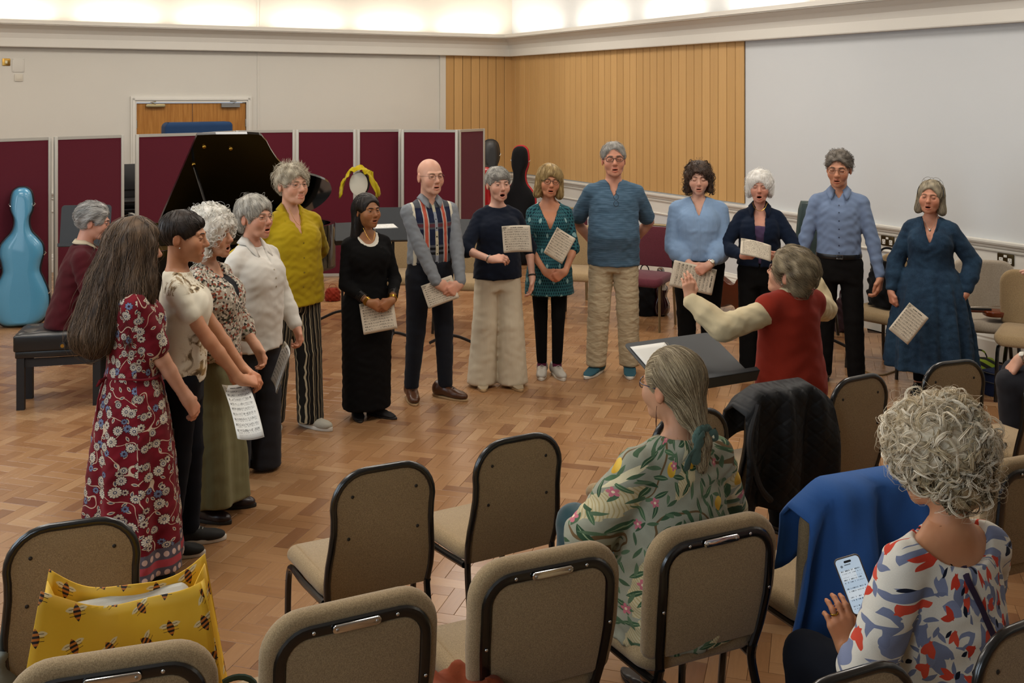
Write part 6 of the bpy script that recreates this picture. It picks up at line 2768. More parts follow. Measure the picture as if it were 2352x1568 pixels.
p.hair(HW2, t=.024, low=(-.07, .34), ears=False, face=((0, -.126, -.044), (.070, .084, .098)), wob=(.006, 60.), seed=23, lo=(-.15, -.15, -.16), hi=(.15, .16, .17),
       extras=[(('ell', (-.074, .0, -.02), (.026, .04, .05), None), .02), (('ell', (.074, .0, -.02), (.026, .04, .05), None), .02)],
       strands=[dict(n=560, length=.055, seg=8, w=.0015, comb='crown', lift=.005, curl=.003, turns=1.0, jit=.5, rv=(.3, 1)), dict(n=120, length=.04, w=.0009, comb='rand', lift=.012, rv=(.5, 1))])
p.brows(hair_mat('#b5a898', '#cdc2b4'), .0018)
sheet_px('song sheet held at the waist by the woman in the navy overshirt', (1699, 545, 7.68), (1768, 562, 7.68), (1704, 582, 7.6), mat=PAPER_WARM, bend=-.012)

# 13 ---- man in blue shirt
p = Person('man with wavy grey hair in a blue shirt, black trousers and belt', 2.445, 7.80, 1.735, -17, 'm', .93, '#c0886a', head=(-8, -6, 2), group=G_CHOIR, feet=((-.115, .02, -12), (.125, -.02, 12)))
p.mouth, p.age, p.lid = .005, .8, .6
p.arms(-1, (-.295, -.03, .80), pole=(-.5, .9, 0), hand=(.05, -.15, -1), normal=(-.95, -.2, 0), curl=(.4, .5, .4))
p.arms(1, (.295, -.05, .80), pole=(.5, .9, 0), hand=(-.1, -.15, -1), normal=(.9, -.35, 0), curl=(.4, .5, .4))
p.body(nose=1.15, jaw=1.0)
BS = fabric('blue_oxford', '#7384a0', var=.07, wr=.6, scale=10.)
top(p, BS, hem=.55, sleeve=1.93, neck=('v', .036, .06), drape=.35, off=.014, sr=(.014, .014, .009), cuffs=.06, name='shirt', cr=(.003, 48.))
collar(p, BS, open_=.48, drop=.01, h=.048, pt=.06)
buttons(p, plain('navy_button', '#1d2740', .4), [.775, .745, .71, .675, .64, .605, .575])
trousers(p, fabric('black_cords', '#0e0c0b', wr=.4, sheen=0.0), waist=.562, hem=.028, rk=.014, rh=.022, rt=.008, off=.017)
zb = .558 * p.H
sec = [r for r in p.sec if r[0] <= zb][-1]
m = MB()
m.tube([(math.cos(a) * (sec[3] * .985 + .0215), math.sin(a) * (sec[4] * .99 + .0205) + sec[2] * .6, zb - .004) for a in [2 * PI * i / 48 for i in range(48)]], .017, 6, closed=True, flat=(1.0, .22), up=(0, 0, 1))
belt = m.obj('belt', plain('black_belt', '#0d0c0b', .35), p.root)
m = MB()
m.tube([(-.020 + .04 * u + .006, -sec[4] - .027, zb + .014 * v) for u, v in ((0, 1), (1, 1), (1, -1), (0, -1))], .0028, 6, closed=True)
m.obj('buckle', SILVER, belt)
shoes(p, 'brogue', plain('black_leather', '#100f0e', .4), SOLE_D, LACE_B)
HGB = hair_mat('#3a342d', '#857c70')
p.hair(HGB, t=.016, low=(-.05, .55), ears=True, face=((0, -.120, -.022), (.082, .086, .102)), wob=(.006, 65.), seed=25, strands=[dict(n=560, length=.045, seg=7, w=.0015, comb='back', lift=.005, curl=.003, turns=.9, jit=.5)])
p.brows(hair_mat('#4a3f34', '#655848'), .0026)
p.glasses(WIRE, r=(.0225, .0155), th=.0011, square=.2)

# 14 ---- denim dress
p = Person('woman with a grey bob in a dark denim dress, one hand in her pocket', 3.02, 7.52, 1.535, -25, 'f', 1.04, '#c0866a', head=(-6, 3, 3), bust=.024, group=G_CHOIR)
p.mouth, p.age, p.lid = .009, 1.1, .5
p.arms(-1, (-.265, -.07, .735), pole=(-.5, .9, 0), hand=(.15, -.25, -.95), normal=(-.8, -.5, 0), curl=(.6, .6, .5))
p.arms(1, (.235, -.04, .755), pole=(.9, .6, 0), hand=(-.45, -.15, -.85), normal=(.9, -.3, .2), curl=(.3, .3, .3))
p.body(cheek=1.12, jaw=1.12)
top(p, PR_DENIM, sleeve=1.85, neck=('v', .058, .19), drape=.7, off=.016, sr=(.022, .022, .016), puff=.014, cuffs=.045, name='dress', shoulderpad=.006,
    skirt=dict(waist=.585, rows=[(.13, .292, .245), (.28, .270, .222), (.42, .238, .190), (.52, .205, .158), (.57, .178, .132), (.585, .165, .122)]), fold=folds(11, .075, .93, .45, .4, 23, .03), ksl=.008)
m = MB()
for sgn in (-1, 1):
    m.tube([(sgn * .054, -.055, 1.275), (sgn * .045, -.095, 1.22), (sgn * .02, -.125, 1.14), (0, -.137, 1.085)], .005, 6)
m.obj('neck_frill', PR_DENIM, p.root)
for k in (-1, 1):
    m = MB()
    m.tube([p.knee[k] + _v(0, 0, .02), p.ank[k] + _v(0, 0, .02)], [.052, .036], 14)
    m.obj('stocking', BLACK_CLOTH, p.root)
shoes(p, 'boot', plain('black_leather', '#100f0e', .4), SOLE_D)
chain(p, SILVER, [(-.05, -.04, 1.30), (-.025, -.088, 1.235), (0, -.108, 1.205), (.025, -.088, 1.235), (.05, -.04, 1.30)], .0009)
m = MB()
m.ball((0, -.113, 1.198), (.009, .004, .010))
m.obj('pendant', SILVER, p.root)
HBG = hair_mat('#5e5546', '#b5a98e')
p.hair(HBG, t=.016, low=None, ears=False, face=((0, -.124, -.030), (.074, .088, .112)), wob=(.002, 60.), seed=27, lo=(-.14, -.14, -.17), hi=(.14, .15, .16),
       extras=[(('cone', (-.066, .012, .02), (-.080, .012, -.095), .028, .028), .02), (('cone', (.066, .012, .02), (.080, .012, -.095), .028, .030), .02), (('ell', (0, .06, -.05), (.085, .045, .08), None), .03)],
       strands=[dict(n=620, length=.11, seg=8, w=.0014, comb='crown', lift=.002, jit=.1, where=lambda q: q.y > -.03)])
m = MB()
m.tube([(math.cos(a) * .090, -.022 + .012 * math.sin(a), .030 + math.sin(a) * .094) for a in [PI * i / 24 for i in range(-1, 26)]], .005, 6, flat=(.5, 1.5), up=(1, 0, 0))
p.in_head(m.obj('hairband', plain('black_hairband', '#121015', .5), p.hairo)).matrix_basis = Matrix.Identity(4)
p.brows(hair_mat('#6a5c4a', '#85745e'), .0021)
p.glasses(WIRE, r=(.023, .016), th=.0010, up=Matrix.Translation((0, .034, .098)) @ Matrix.Rotation(-.75, 4, 'X') @ Matrix.Translation((0, .045, 0)))
sheet_px('song sheet dangling from the hand of the woman in denim', (2062, 694, 7.28), (2124, 744, 7.2), (2050, 706, 7.3), mat=PAPER_WARM) if False else sheet(
    'song sheet dangling from the hand of the woman in denim', P3(2087, 742, 7.22), (.62, -.15, -.52), (.5, .1, .62), .16, .235, mat=PAPER_WARM)
# ================================================================== conductor, pianist, audience
# conductor
p = Person('conductor in a red knitted vest and cream shirt, arms raised, back to the camera', 1.385, 5.20, 1.42, 210, 'f', 1.2, '#c8977a', head=(20, 16, 0), headoff=(0, .012, -.035), fine=.0036, shoulder=1.1, headscale=1.13)
p.mouth, p.age = .012, .9
p.arms(1, (.46, -.215, 1.15), pole=(1, .1, -.8), hand=(.02, -.12, 1), normal=(.35, .9, .1), curl=((.35, .3, .2), (.18, .25, .2), (.2, .25, .2), (.3, .3, .3)), spread=.15, thumb=(.35, .6))
p.arms(-1, (-.355, -.215, 1.225), pole=(-.8, -.1, -1), hand=(.55, -.15, .75), normal=(-.6, .5, .5), curl=(.25, .3, .2), spread=.2, thumb=(.3, .5))
p.body()
CREAM = fabric('cream_viscose', '#c4b490', var=.06, wr=.7, scale=13.)
top(p, CREAM, hem=.52, sleeve=1.95, neck=('crew', .0), drape=.5, off=.012, sr=(.022, .026, .014), puff=.008, cuffs=.055, name='shirt', step=.008, cr=(.0035, 62.))
collar(p, CREAM, open_=.5, h=.045, pt=.05, drop=.01)
VEST = fabric('red_knit', '#842616', var=.10, wr=.4, weave=260.)
top(p, VEST, hem=.44, sleeve=0, neck=('v', .045, .16), drape=.75, off=.026, name='vest', step=.008, shoulderpad=.012, cr=(.0022, 38.), flare=.002)
trousers(p, BLACK_CLOTH, waist=.56, hem=.03, rk=.02, rh=.03)
shoes(p, 'loafer', plain('black_leather', '#100f0e', .4), SOLE_D)
HCO = hair_mat('#3a2d1d', '#b8a684')
p.hair(HCO, t=.024, low=(-.085, .34), ears=True, face=((0, -.122, -.030), (.078, .086, .100)), wob=(.008, 55.), seed=31, lo=(-.15, -.15, -.17), hi=(.15, .17, .17), step=.0055,
       extras=[(('ell', (0, .065, -.045), (.075, .045, .065), None), .03)],
       strands=[dict(n=1500, length=.075, seg=8, w=.0008, comb='back', lift=.005, wave=.003, freq=1.0, jit=.35, flick=.010)])
p.brows(HCO, .0022)
p.glasses(plain('tortoise', '#5c2f14', .3), r=(.0235, .018), th=.0016)
m = MB()
m.ball((.0775, .004, -.038), .003)
p.in_head(m.obj('earring', SILVER, p.bodyo))

# pianist
p = Person('pianist with grey hair and glasses in a burgundy jumper, seated in profile', -3.16, 7.42, 1.70, 108, 'm', 1.08, '#c4907a', head=(-2, -8, 0), lean=.24, seated=.575, feet=((-.1, -.42, 0), (.12, -.45, 0)))
p.age = 1.0
for k in (-1, 1):
    p.arms(k, (k * .17, -.40, .79), pole=(k * .6, .7, -.8), hand=(0, -1, -.15), normal=(0, .1, 1), curl=(.35, .4, .3))
p.body(nose=1.15)
BURG = fabric('burgundy_wool', '#420d14', var=.12, wr=.4, scale=7.)
top(p, fabric('cream_shirt', '#b9ac92', wr=.2), hem=.70, sleeve=0, neck=('crew', .0), off=.010, name='shirt')
top(p, BURG, hem=.50, sleeve=1.95, neck=('v', .05, .10), drape=.7, off=.022, sr=(.020, .022, .014), name='jumper', cr=(.003, 40.))
collar(p, fabric('cream_shirt', '#b9ac92', wr=.2), open_=.5, h=.035, pt=.03)
trousers(p, fabric('taupe_trousers', '#5f5747', wr=.4), waist=.55, hem=.06, rk=.02, rh=.025, rt=.012)
shoes(p, 'loafer', plain('black_leather', '#100f0e', .4), SOLE_D)
HP = hair_mat('#4a4742', '#c9c7c2')
p.hair(HP, t=.020, low=(-.062, .50), ears=True, face=((0, -.120, -.026), (.080, .086, .100)), wob=(.006, 55.), seed=33, strands=[dict(n=560, length=.06, seg=7, w=.0015, comb='back', lift=.005, wave=.004, freq=1., jit=.4)])
p.brows(HP, .0024)
p.glasses(plain('blue_steel', '#3a4656', .3, .7), r=(.0215, .0155), th=.0012)

# seated woman with the ponytail
def seat_at(ch, back=-.10):
    fw = Vector((-math.sin(ch.rotation_euler.z), math.cos(ch.rotation_euler.z), 0))
    return ch.location + fw * back, math.degrees(ch.rotation_euler.z) + 180


loc, hd = seat_at(S4, -.045)
p = Person('seated woman with a grey ponytail in a sage bird-print blouse, seen from behind', loc.x, loc.y, 1.60, hd, 'f', 1.08, '#c2906f', head=(14, 0, 0), seated=.585, lean=.02, bust=.012, feet=((-.14, -.42, 0), (.16, -.40, 8)), fine=.0032)
p.age = .7
p.knee[1] = _v(.115, -.47, .635)
for k in (-1, 1):
    p.arms(k, (k * .16, -.30, .66), pole=(k * .9, .6, -.4), hand=(-k * .5, -.7, -.2), normal=(0, -.3, 1), curl=(.4, .4, .3))
p.body()
top(p, PR_SAGE, hem=.455, sleeve=1.8, neck=('crew', .004), drape=.9, off=.022, sr=(.030, .034, .02), puff=.016, name='blouse', step=.0075, seam=-PI / 2, flare=.02, cr=(.0035, 55.))
trousers(p, fabric('teal_velvet', '#123a40', wr=.4, sheen=.5), waist=.54, hem=.07, rk=.012, rh=.02, rt=.010)
shoes(p, 'loafer', plain('black_leather', '#100f0e', .4), SOLE_D)
HPT = hair_mat('#5c4a31', '#cdb994')
pony = lambda q: Vector((-.9 * q.x, .75 - (q.y - .02) * 3.2, -.75 if q.y > -.02 else .25))
p.hair(HPT, t=.013, low=(-.085, .40), ears=True, face=((0, -.118, -.022), (.078, .086, .102)), wob=(.0012, 40.), seed=35, step=.0045, smooth=1, lo=(-.13, -.14, -.28), hi=(.13, .18, .16),
       extras=[(('ell', (0, .075, -.055), (.052, .045, .055), None), .035), (('cone', (0, .105, -.085), (.004, .122, -.135), .026, .026), .02), (('cone', (.004, .122, -.135), (.012, .128, -.215), .027, .012), .015)],
       strands=[dict(n=1350, length=.12, seg=9, w=.0010, comb=pony, lift=.0012, jit=.04), dict(n=260, length=.09, seg=6, w=.0010, comb='down', lift=.003, where=lambda q: q.z < -.1, jit=.1), dict(n=60, length=.06, seg=6, w=.0006, comb=pony, lift=.008, jit=.3)])
m = MB()
rg = random.Random(4)
for i in range(14):
    a = 2 * PI * i / 14
    m.ball((.004 + .024 * math.cos(a), .117 + .012 * math.sin(a) * .5 + .006, -.118 + .022 * math.sin(a)), (.016, .014, .015 + .004 * rg.random()), 8, 6)
m.tube(smooth_path([(.01, .135, -.12), (.03, .150, -.10), (.05, .145, -.13), (.055, .14, -.19)], 5), [.008] * 8 + [.012] * 4 + [.016] * 3 + [.008], 7, flat=(1, .4))
m.tube(smooth_path([(.01, .135, -.12), (.035, .148, -.135), (.07, .135, -.16), (.085, .13, -.205)], 5), [.007] * 8 + [.011] * 4 + [.015] * 3 + [.006], 7, flat=(1, .4))
m.tube(smooth_path([(.0, .135, -.12), (-.02, .150, -.105), (-.032, .148, -.13), (-.012, .142, -.13)], 5), .009, 7, flat=(1, .5))
p.in_head(m.obj('scrunchie', fabric('sage_scrunchie', '#4d6259', wr=.5, scale=40.), p.hairo)).matrix_basis = Matrix.Identity(4)
p.glasses(plain('dark_blue_frame', '#1c2440', .3), r=(.0225, .0165), th=.0015)
m = MB()
m.tube([(.078, .006, -.042), (.079, .004, -.062)], .0008, 5)
m.prism([(0, 0), (.010, -.022), (0, -.046), (-.010, -.022)], -.001, .001, Matrix.Translation((.079, .004, -.062)) @ Matrix.Rotation(PI / 2, 4, 'X') @ Matrix.Rotation(.6, 4, 'Y'))
p.in_head(m.obj('earring', plain('copper_earring', '#6e4a38', .4, .6), p.bodyo))

# seated woman with grey curls and the phone
p = Person('seated woman with a mass of grey curls in a red, white and blue leaf print', 1.195, 2.80, 1.62, 206, 'f', 1.1, '#c0865f', head=(8, -12, 0), seated=.515, lean=.10, bust=.01, feet=((-.12, -.42, 0), (.18, -.38, 10)), fine=.0030, shoulder=1.04, headscale=1.02)
p.age = .9
p.arms(1, (.165, -.235, .60), pole=(.8, .5, -.8), hand=(.22, -.10, .95), normal=(.35, .92, .0), curl=((.30, .5, .4), (.32, .55, .45), (.30, .55, .45), (.45, .75, .5)), thumb=(.2, .9), spread=.25, hscale=1.0)
p.arms(-1, (-.12, -.33, .58), pole=(-.9, .4, -.6), hand=(.6, -.7, .2), normal=(-.4, -.2, .9), curl=(.4, .4, .3))
p.body()
top(p, PR_CORAL, hem=.47, sleeve=1.30, neck=('none',), drape=.8, off=.015, sr=(.022, .026, .02), puff=.008, name='top', step=.0075, seam=-PI / 2, cr=(.003, 45.),
    cuts=[('ell', p.nb + _v(0, .045, .030), (.150, .135, .125), None)])
trousers(p, NAVY_TROUSER, waist=.54, hem=.07, rk=.016, rh=.02, rt=.014)
shoes(p, 'loafer', plain('black_leather', '#100f0e', .4), SOLE_D)
HCU = hair_mat('#3a2a18', '#fff2da', '#cdb68c')
def curl_tone(q):
    return q.z > -.06
HCU2 = HCU
p.hair(HCU, t=.034, capc=(0, .022, .045), low=(-.105, .30), ears=False, face=((0, -.135, -.045), (.075, .088, .100)), wob=(.009, 58.), seed=37, tone=lambda q: max(.05, min(.8, .62 + q[2] * 3.2 + .12 * math.sin(q[0] * 80) * math.sin(q[2] * 70))), step=.006, lo=(-.19, -.17, -.2), hi=(.19, .22, .21),
       extras=[(('ell', (0, .075, -.055), (.070, .042, .055), None), .03)], cuts=[('ell', (.095, -.022, -.035), (.030, .030, .05), None), ('ell', (-.095, -.022, -.035), (.030, .030, .05), None)],
       strands=[dict(n=360, length=.075, seg=14, w=.0011, comb='rand', lift=.005, curl=.0115, turns=1.1, rv=(.5, .98), where=lambda q: q.z > -.04, clump=8, cr_=.0026),
                dict(n=170, length=.06, seg=13, w=.0011, comb='rand', lift=.003, curl=.0105, turns=1.2, rv=(.05, .4), where=lambda q: q.z <= .0, clump=8, cr_=.0024),
                dict(n=110, length=.07, seg=14, w=.0014, comb='rand', lift=.010, curl=.0135, turns=1.1, rv=(.75, 1), where=lambda q: q.z > -.06, clump=6, cr_=.0020),
                dict(n=420, length=.07, seg=10, w=.0006, comb='rand', lift=.018, curl=.010, turns=1.4, rv=(.6, 1))])
p.glasses(plain('blue_frame', '#2b2f7a', .3), r=(.0235, .018), th=.0018)
m = MB()
W_, d_, n_, _, _, hs_, _ = p.hand[1]
t_ = d_.cross(n_)
c_ = W_ + d_ * .105 * hs_ + t_ * (-.009) * hs_ - n_ * .006
m.tube([c_ + (t_ * math.cos(2 * PI * j / 14) * .0105 - n_ * math.sin(2 * PI * j / 14) * .0105) for j in range(14)], .0022, 6, closed=True, flat=(1.5, .8), up=tuple(d_))
m.obj('ring', GOLD, p.root)
tp = [c for c in p.root.children if c.name.split('.')[0] == 'top'][0]

zc = p.nb.z
m = MB()
m.tube(smooth_path(wrap_on(tp, [(40, zc - .075), (56, zc - .10), (74, zc - .16), (92, zc - .23), (110, zc - .31), (130, zc - .40), (150, zc - .48)], .003), 4), .0075, 6, flat=(.4, 1.3), up=(0, 0, 1))
m.obj('bag_strap', fabric('plum_strap', '#33263a', wr=.2), p.root)
CURLY = p

# person cut by the right edge, filming with a phone
p = Person('person in black with a watch at the right edge, filming with a raised phone', 3.15, 5.60, 1.70, 238, 'm', 1.0, '#c99b82', head=(0, 0, 0), seated=.60, feet=((-.12, -.42, 0), (.14, -.42, 0)))
p.arms(-1, (-.02, -.30, 1.05), pole=(-.7, .3, -.8), hand=(.05, -.1, 1), normal=(-.2, .9, 0), curl=(.45, .5, .4))
p.arms(1, (.13, -.36, .73), pole=(.6, .4, -.6), hand=(.1, -.55, -.8), normal=(.5, -.6, .6), curl=(.25, .3, .25), spread=.3)
p.body()
top(p, BLACK_CLOTH, hem=.48, sleeve=1.62, neck=('crew', .0), drape=.6, off=.018, sr=(.018, .02, .016))
trousers(p, fabric('charcoal_linen', '#26262a', wr=.4), waist=.54, hem=.07, rk=.016, rh=.02, rt=.012)
shoes(p, 'trainer', plain('black_canvas', '#15140f', .8), SOLE_D, LACE_B)
p.hair(HD, t=.012, strands=[dict(n=250, length=.05, w=.0015, comb='crown')], seed=39)
watch(p, 1, SILVER, plain('watch_face_white', '#cfcabc', .3))
EDGE = p
# ================================================================== instruments, stands, bags and seats round the room
PIANO_BLACK = plain('piano_black', '#060606', .12, 0.0, .5, .6)
MATT_BLACK = plain('matt_black', '#141416', .6)
STAND_GREY = plain('stand_desk_grey', '#26292b', .55)
LEATHER = plain('black_buttoned_leather', '#0c0c0c', .32)


def frame4(origin, right, up):
    r = Vector(right).normalized()
    u = Vector(up)
    u = (u - r * u.dot(r)).normalized()
    n = r.cross(u)
    m = Matrix((r, u, n)).transposed().to_4x4()
    m.translation = Vector(origin)
    return m


# ---- grand piano: x towards the tail, y towards the hinge side
PX, PY, PA = -2.60, 7.50, math.radians(33)
piano = thing('grand_piano', 'black grand piano with its lid propped open', 'piano', (PX, PY, 0), PA)
L_, Wn = 1.78, 1.42
case = [(0, 0), (.80, 0), (.92, .07), (1.01, .25), (1.12, .45), (1.26, .60), (1.43, .70), (1.56, .82), (1.63, 1.0), (1.61, 1.22), (1.52, 1.36), (1.36, Wn), (0, Wn)]
case = [(x if x < .81 else .8 + (x - .8) * 1.27, y) for x, y in case]
ol = [tuple(v) for v in smooth_path([(x, y, 0) for x, y in case], 3)]
ol = [(v[0], v[1]) for v in ol]
m = MB()
k = len(ol)
P = [Vector((x, y)) for x, y in ol]
ctr = Vector((.75, .85))
inn = [p_ + (ctr - p_).normalized() * .05 for p_ in P]
Z0, Z1 = .66, 1.03
vs_ = [(p_.x, p_.y, Z0) for p_ in P] + [(p_.x, p_.y, Z1) for p_ in P] + [(p_.x, p_.y, Z1) for p_ in inn] + [(p_.x, p_.y, Z0 + .1) for p_ in inn]
fs = []
for a in range(3):
    fs += [(a * k + i, a * k + (i + 1) % k, (a + 1) * k + (i + 1) % k, (a + 1) * k + i) for i in range(k)]
m.add(vs_, fs)
m.obj('rim', PIANO_BLACK, piano, angle=30)
m = MB()
m.prism([tuple(p_) for p_ in inn], Z0 + .1, Z0 + .12)
sb = m.obj('soundboard', MAT_OAK, piano, smooth=False)
m = MB()
m.prism([tuple(p_ + (ctr - p_) * .1) for p_ in P], Z0 + .2, Z0 + .215)
m.obj('iron_plate', plain('gold_plate', '#8a6a2c', .35, .8), sb, smooth=False)
m = MB()
m.prism([tuple(p_) for p_ in P], Z0 - .02, Z0)
m.obj('underside', plain('dark_timber', '#3a2413', .6), piano, smooth=False)
m = MB()
m.span((-.20, 0, .60), (.02, Wn, .70)).span((-.20, 0, .70), (.02, .07, .80)).span((-.20, Wn - .07, .70), (.02, Wn, .80)).span((-.02, .07, .74), (.0, Wn - .07, .95))
m.obj('keybed', PIANO_BLACK, piano, smooth=False)
kb = MB()
kb.span((-.18, .09, .70), (-.03, Wn - .09, .735))
ks = kb.obj('white_keys', plain('ivory_keys', '#d8d2c2', .3), piano, smooth=False)
kb = MB()
for i in range(36):
    if i % 7 in (2, 6):
        continue
    kb.box((-.08, .11 + i * (Wn - .22) / 36 + .012, .742), (.095, .012, .016))
kb.obj('black_keys', PIANO_BLACK, ks, smooth=False)
m = MB()
m.prism([(0, 0), (.42, 0), (.42, .015), (0, .015)], .3, 1.12, frame4((.1, 0, 1.04), (.25, 0, .95), (0, 0, 1)) @ Matrix.Identity(4)) if False else m.span((.10, .3, 1.03), (.13, 1.12, 1.20))
m.obj('music_desk', PIANO_BLACK, piano, smooth=False)
# lid hinged on the far side
ang = math.radians(35)
lidm = Matrix.Translation((0, Wn, Z1 + .01)) @ Matrix.Rotation(-ang, 4, 'X') @ Matrix.Translation((0, -Wn, 0))
m = MB()
m.prism([(.41, 0.0)] + [(p_.x, p_.y) for p_ in P if p_.x > .42] + [(.41, Wn)], 0.0, .022, lidm)
lid = m.obj('lid', PIANO_BLACK, piano, smooth=False)
for bx, by in ((.50, .16), (.72, .20), (.48, .42)):
    m = MB()
    q = lidm @ Vector((bx, by, -.004))
    m.ball(q, .017, 10, 6)
    m.obj('brass_cup', GOLD, lid)
m = MB()
m.tube([(.52, .06, Z1 - .02), tuple(lidm @ Vector((.48, .42, 0)))], .012, 8)
m.obj('prop_stick', PIANO_BLACK, piano)
for lx, ly in ((.05, .14), (.05, Wn - .14), (1.15, 1.05)):
    m = MB()
    m.lathe([(.0, 0.0), (.03, .0), (.03, .05), (.035, .06), (.05, .10), (.062, .45), (.07, .62), (.07, .655)], 14, (lx, ly, 0))
    m.obj('leg', PIANO_BLACK, piano)
m = MB()
m.span((.20, .62, .12), (.26, .66, .62)).span((.20, .76, .12), (.26, .80, .62)).span((.14, .58, .10), (.32, .84, .16))
m.obj('pedal_lyre', PIANO_BLACK, piano, smooth=False)
sheet('open score lying on the piano top by the black-haired woman', P3(872, 519, 8.45), (1, .3, 0), (0, 1, .03), .26, .2, mat=PAPER_WHITE, group='loose pages about the piano')

# ---- piano bench
bench = thing('piano_bench', 'black buttoned leather piano bench with square legs', 'bench', (-3.17, 7.36, 0), math.radians(14))
m = MB()
bw, bd = .58, .36
rows = []
n1, n2 = 22, 16
def btn(u, v):
    dz = 0
    for bx in (-.33, 0, .33):
        for by in (-.28, .28):
            r2 = ((u - bx) * bw / 1) ** 2 + ((v - by) * bd / 1) ** 2
            dz -= .016 * math.exp(-r2 / .0012)
    return dz
for i in range(n2 + 1):
    v = -.5 + i / n2
    row = []
    for j in range(n1 + 1):
        u = -.5 + j / n1
        e = min(.5 - abs(u), .5 - abs(v)) * 2
        row.append((u * bw, v * bd, .50 + .030 * min(1, e * 6) ** .5 + btn(u, v)))
    rows.append(row)
m.grid(rows)
pts = round_rect(bw, bd, .02, 4)
m.pillow(pts, .40, .512, .012, 3)
cu = m.obj('cushion', LEATHER, bench, angle=60)
m = MB()
m.pillow(round_rect(bw - .02, bd - .02, .015, 3), .355, .40, .006, 2)
m.obj('apron', LEATHER, bench)
for kx in (-1, 1):
    m = MB()
    m.tube([(kx * .12 * 0 + .03, -bd / 2 - .0, .435), (.03, -bd / 2 - .022, .435)], .021, 16)
    kn = m.obj('adjuster_knob', MATT_BLACK, bench) if kx < 0 else None
    if kn:
        m = MB()
        m.tube([(.03, -bd / 2 - .0225, .435), (.03, -bd / 2 - .024, .435)], .013, 14)
        m.obj('badge', GOLD, kn)
for lx in (-1, 1):
    for ly in (-1, 1):
        m = MB()
        m.box((lx * (bw / 2 - .045), ly * (bd / 2 - .04), .18), (.05, .05, .36))
        m.obj('leg', MATT_BLACK, bench, smooth=False)
m = MB()
m.span((-bw / 2 + .05, -bd / 2 + .03, .29), (bw / 2 - .05, -bd / 2 + .05, .345)).span((-bw / 2 + .05, bd / 2 - .05, .29), (bw / 2 - .05, bd / 2 - .03, .345))
m.obj('stretcher', MATT_BLACK, bench, smooth=False)
# ---- cello cases
def cello_outline(s_=1.0, n=6):
    pts = [(0, 0), (.13, .01), (.205, .07), (.235, .19), (.225, .31), (.185, .42), (.155, .50), (.165, .58), (.185, .66), (.175, .74), (.135, .80), (.085, .86), (.062, .93), (.064, 1.0), (.088, 1.07), (.092, 1.15), (.075, 1.235), (.035, 1.27), (0, 1.275)]
    half = [(v.x * s_, v.y * s_) for v in smooth_path([(x, y, 0) for x, y in pts], n)]
    return half + [(-x, y) for x, y in reversed(half[1:-1])]


def cello_case(label, loc, rz, tilt, mat, trim, s_=1.0, bulge=.13, name='cello_case', back=None):
    t = thing(name, label, 'instrument case', loc, rz, 'instrument cases')
    base = Matrix.Rotation(tilt, 4, 'X') @ Matrix.Rotation(PI / 2, 4, 'X')
    ol = cello_outline(s_)
    n = len(ol)
    for nm, sgn in (('front_shell', 1), ('back_shell', -1)):
        m = MB()
        rows = []
        for q in range(8):
            u = q / 7
            ins = 1 - u
            z = sgn * (.012 + bulge * s_ * math.sin(u * PI / 2) ** .8)
            row = []
            for x, y in ol:
                cy_ = y
                f = 1 - .62 * (1 - math.cos(u * PI / 2))
                yc = .40 * s_ + (y - .40 * s_) * (1 - .10 * (1 - math.cos(u * PI / 2)))
                row.append(base @ Vector((x * f, yc, z * (1 - .25 * (y / (1.27 * s_))))))
            rows.append(row if sgn > 0 else list(reversed(row)))
        m.grid(rows, closed=True)
        m.add(rows[-1], [tuple(range(n))])
        m.obj(nm, mat if sgn > 0 else (back or mat), t, angle=None)
    m = MB()
    m.tube([base @ Vector((x * 1.01, y + (.002 if y > .6 else -.002), 0)) for x, y in ol], .013 * s_, 6, closed=True)
    m.obj('rim_seal', trim, t)
    for kx in (-1, 1):
        for yy, xx in ((.30, .23), (.66, .19), (1.12, .095)):
            m = MB()
            m.tube([base @ Vector((kx * xx * s_, (yy - .02) * s_, .02)), base @ Vector((kx * (xx + .018) * s_, yy * s_, 0)), base @ Vector((kx * xx * s_, (yy + .02) * s_, -.02))], .005, 6)
            m.obj('latch', MAT_CHROME, t)
    m = MB()
    m.tube([base @ Vector((-.19 * s_, .40 * s_, 0)), base @ Vector((-.235 * s_, .42 * s_, 0)), base @ Vector((-.235 * s_, .52 * s_, 0)), base @ Vector((-.17 * s_, .54 * s_, 0))], .009, 7)
    m.obj('handle', MATT_BLACK, t)
    return t


mc = M('pale_blue_glitter_shell')
_n = mc.noise(mc.coord(), 420.0, 2.0)
mc.base(mc.mul(C('#4f93b5'), mc.grey(_n * .3 + .85))).rough(.3, .5)
mc.p.inputs['Coat Weight'].default_value = .4
cc = floor_px(60, 742)
cello_case('pale blue hard cello case standing against the maroon screen', (cc.x, cc.y - .10, 0.0), math.radians(20), math.radians(-4), mc.mat, plain('case_black_trim', '#111318', .4), 1.01, .115, back=plain('navy_shell', '#14284f', .25, 0, .5, .3))
mh = plain('dark_maroon_gloss', '#24090d', .1, 0.0, .5, .5)
c2 = cello_case('glossy dark maroon instrument case on the floor behind the tall man', floor_px(1508, 722) + Vector((.04, .0, 0)), math.radians(-8), math.radians(-3), mh, plain('case_black_trim', '#111318', .4), .36, .30, 'instrument_case')
t = thing('arrow_label', 'white label with two upright arrows on the maroon case', 'label', px(1525, 657, 9.62))
m = MB()
m.pillow(round_rect(.034, .075, .002, 2), 0, .001, .0004, 1, Matrix.Rotation(PI / 2, 4, 'X'))
m.obj('paper', plain('label_white', '#d6d4cc', .6), t)
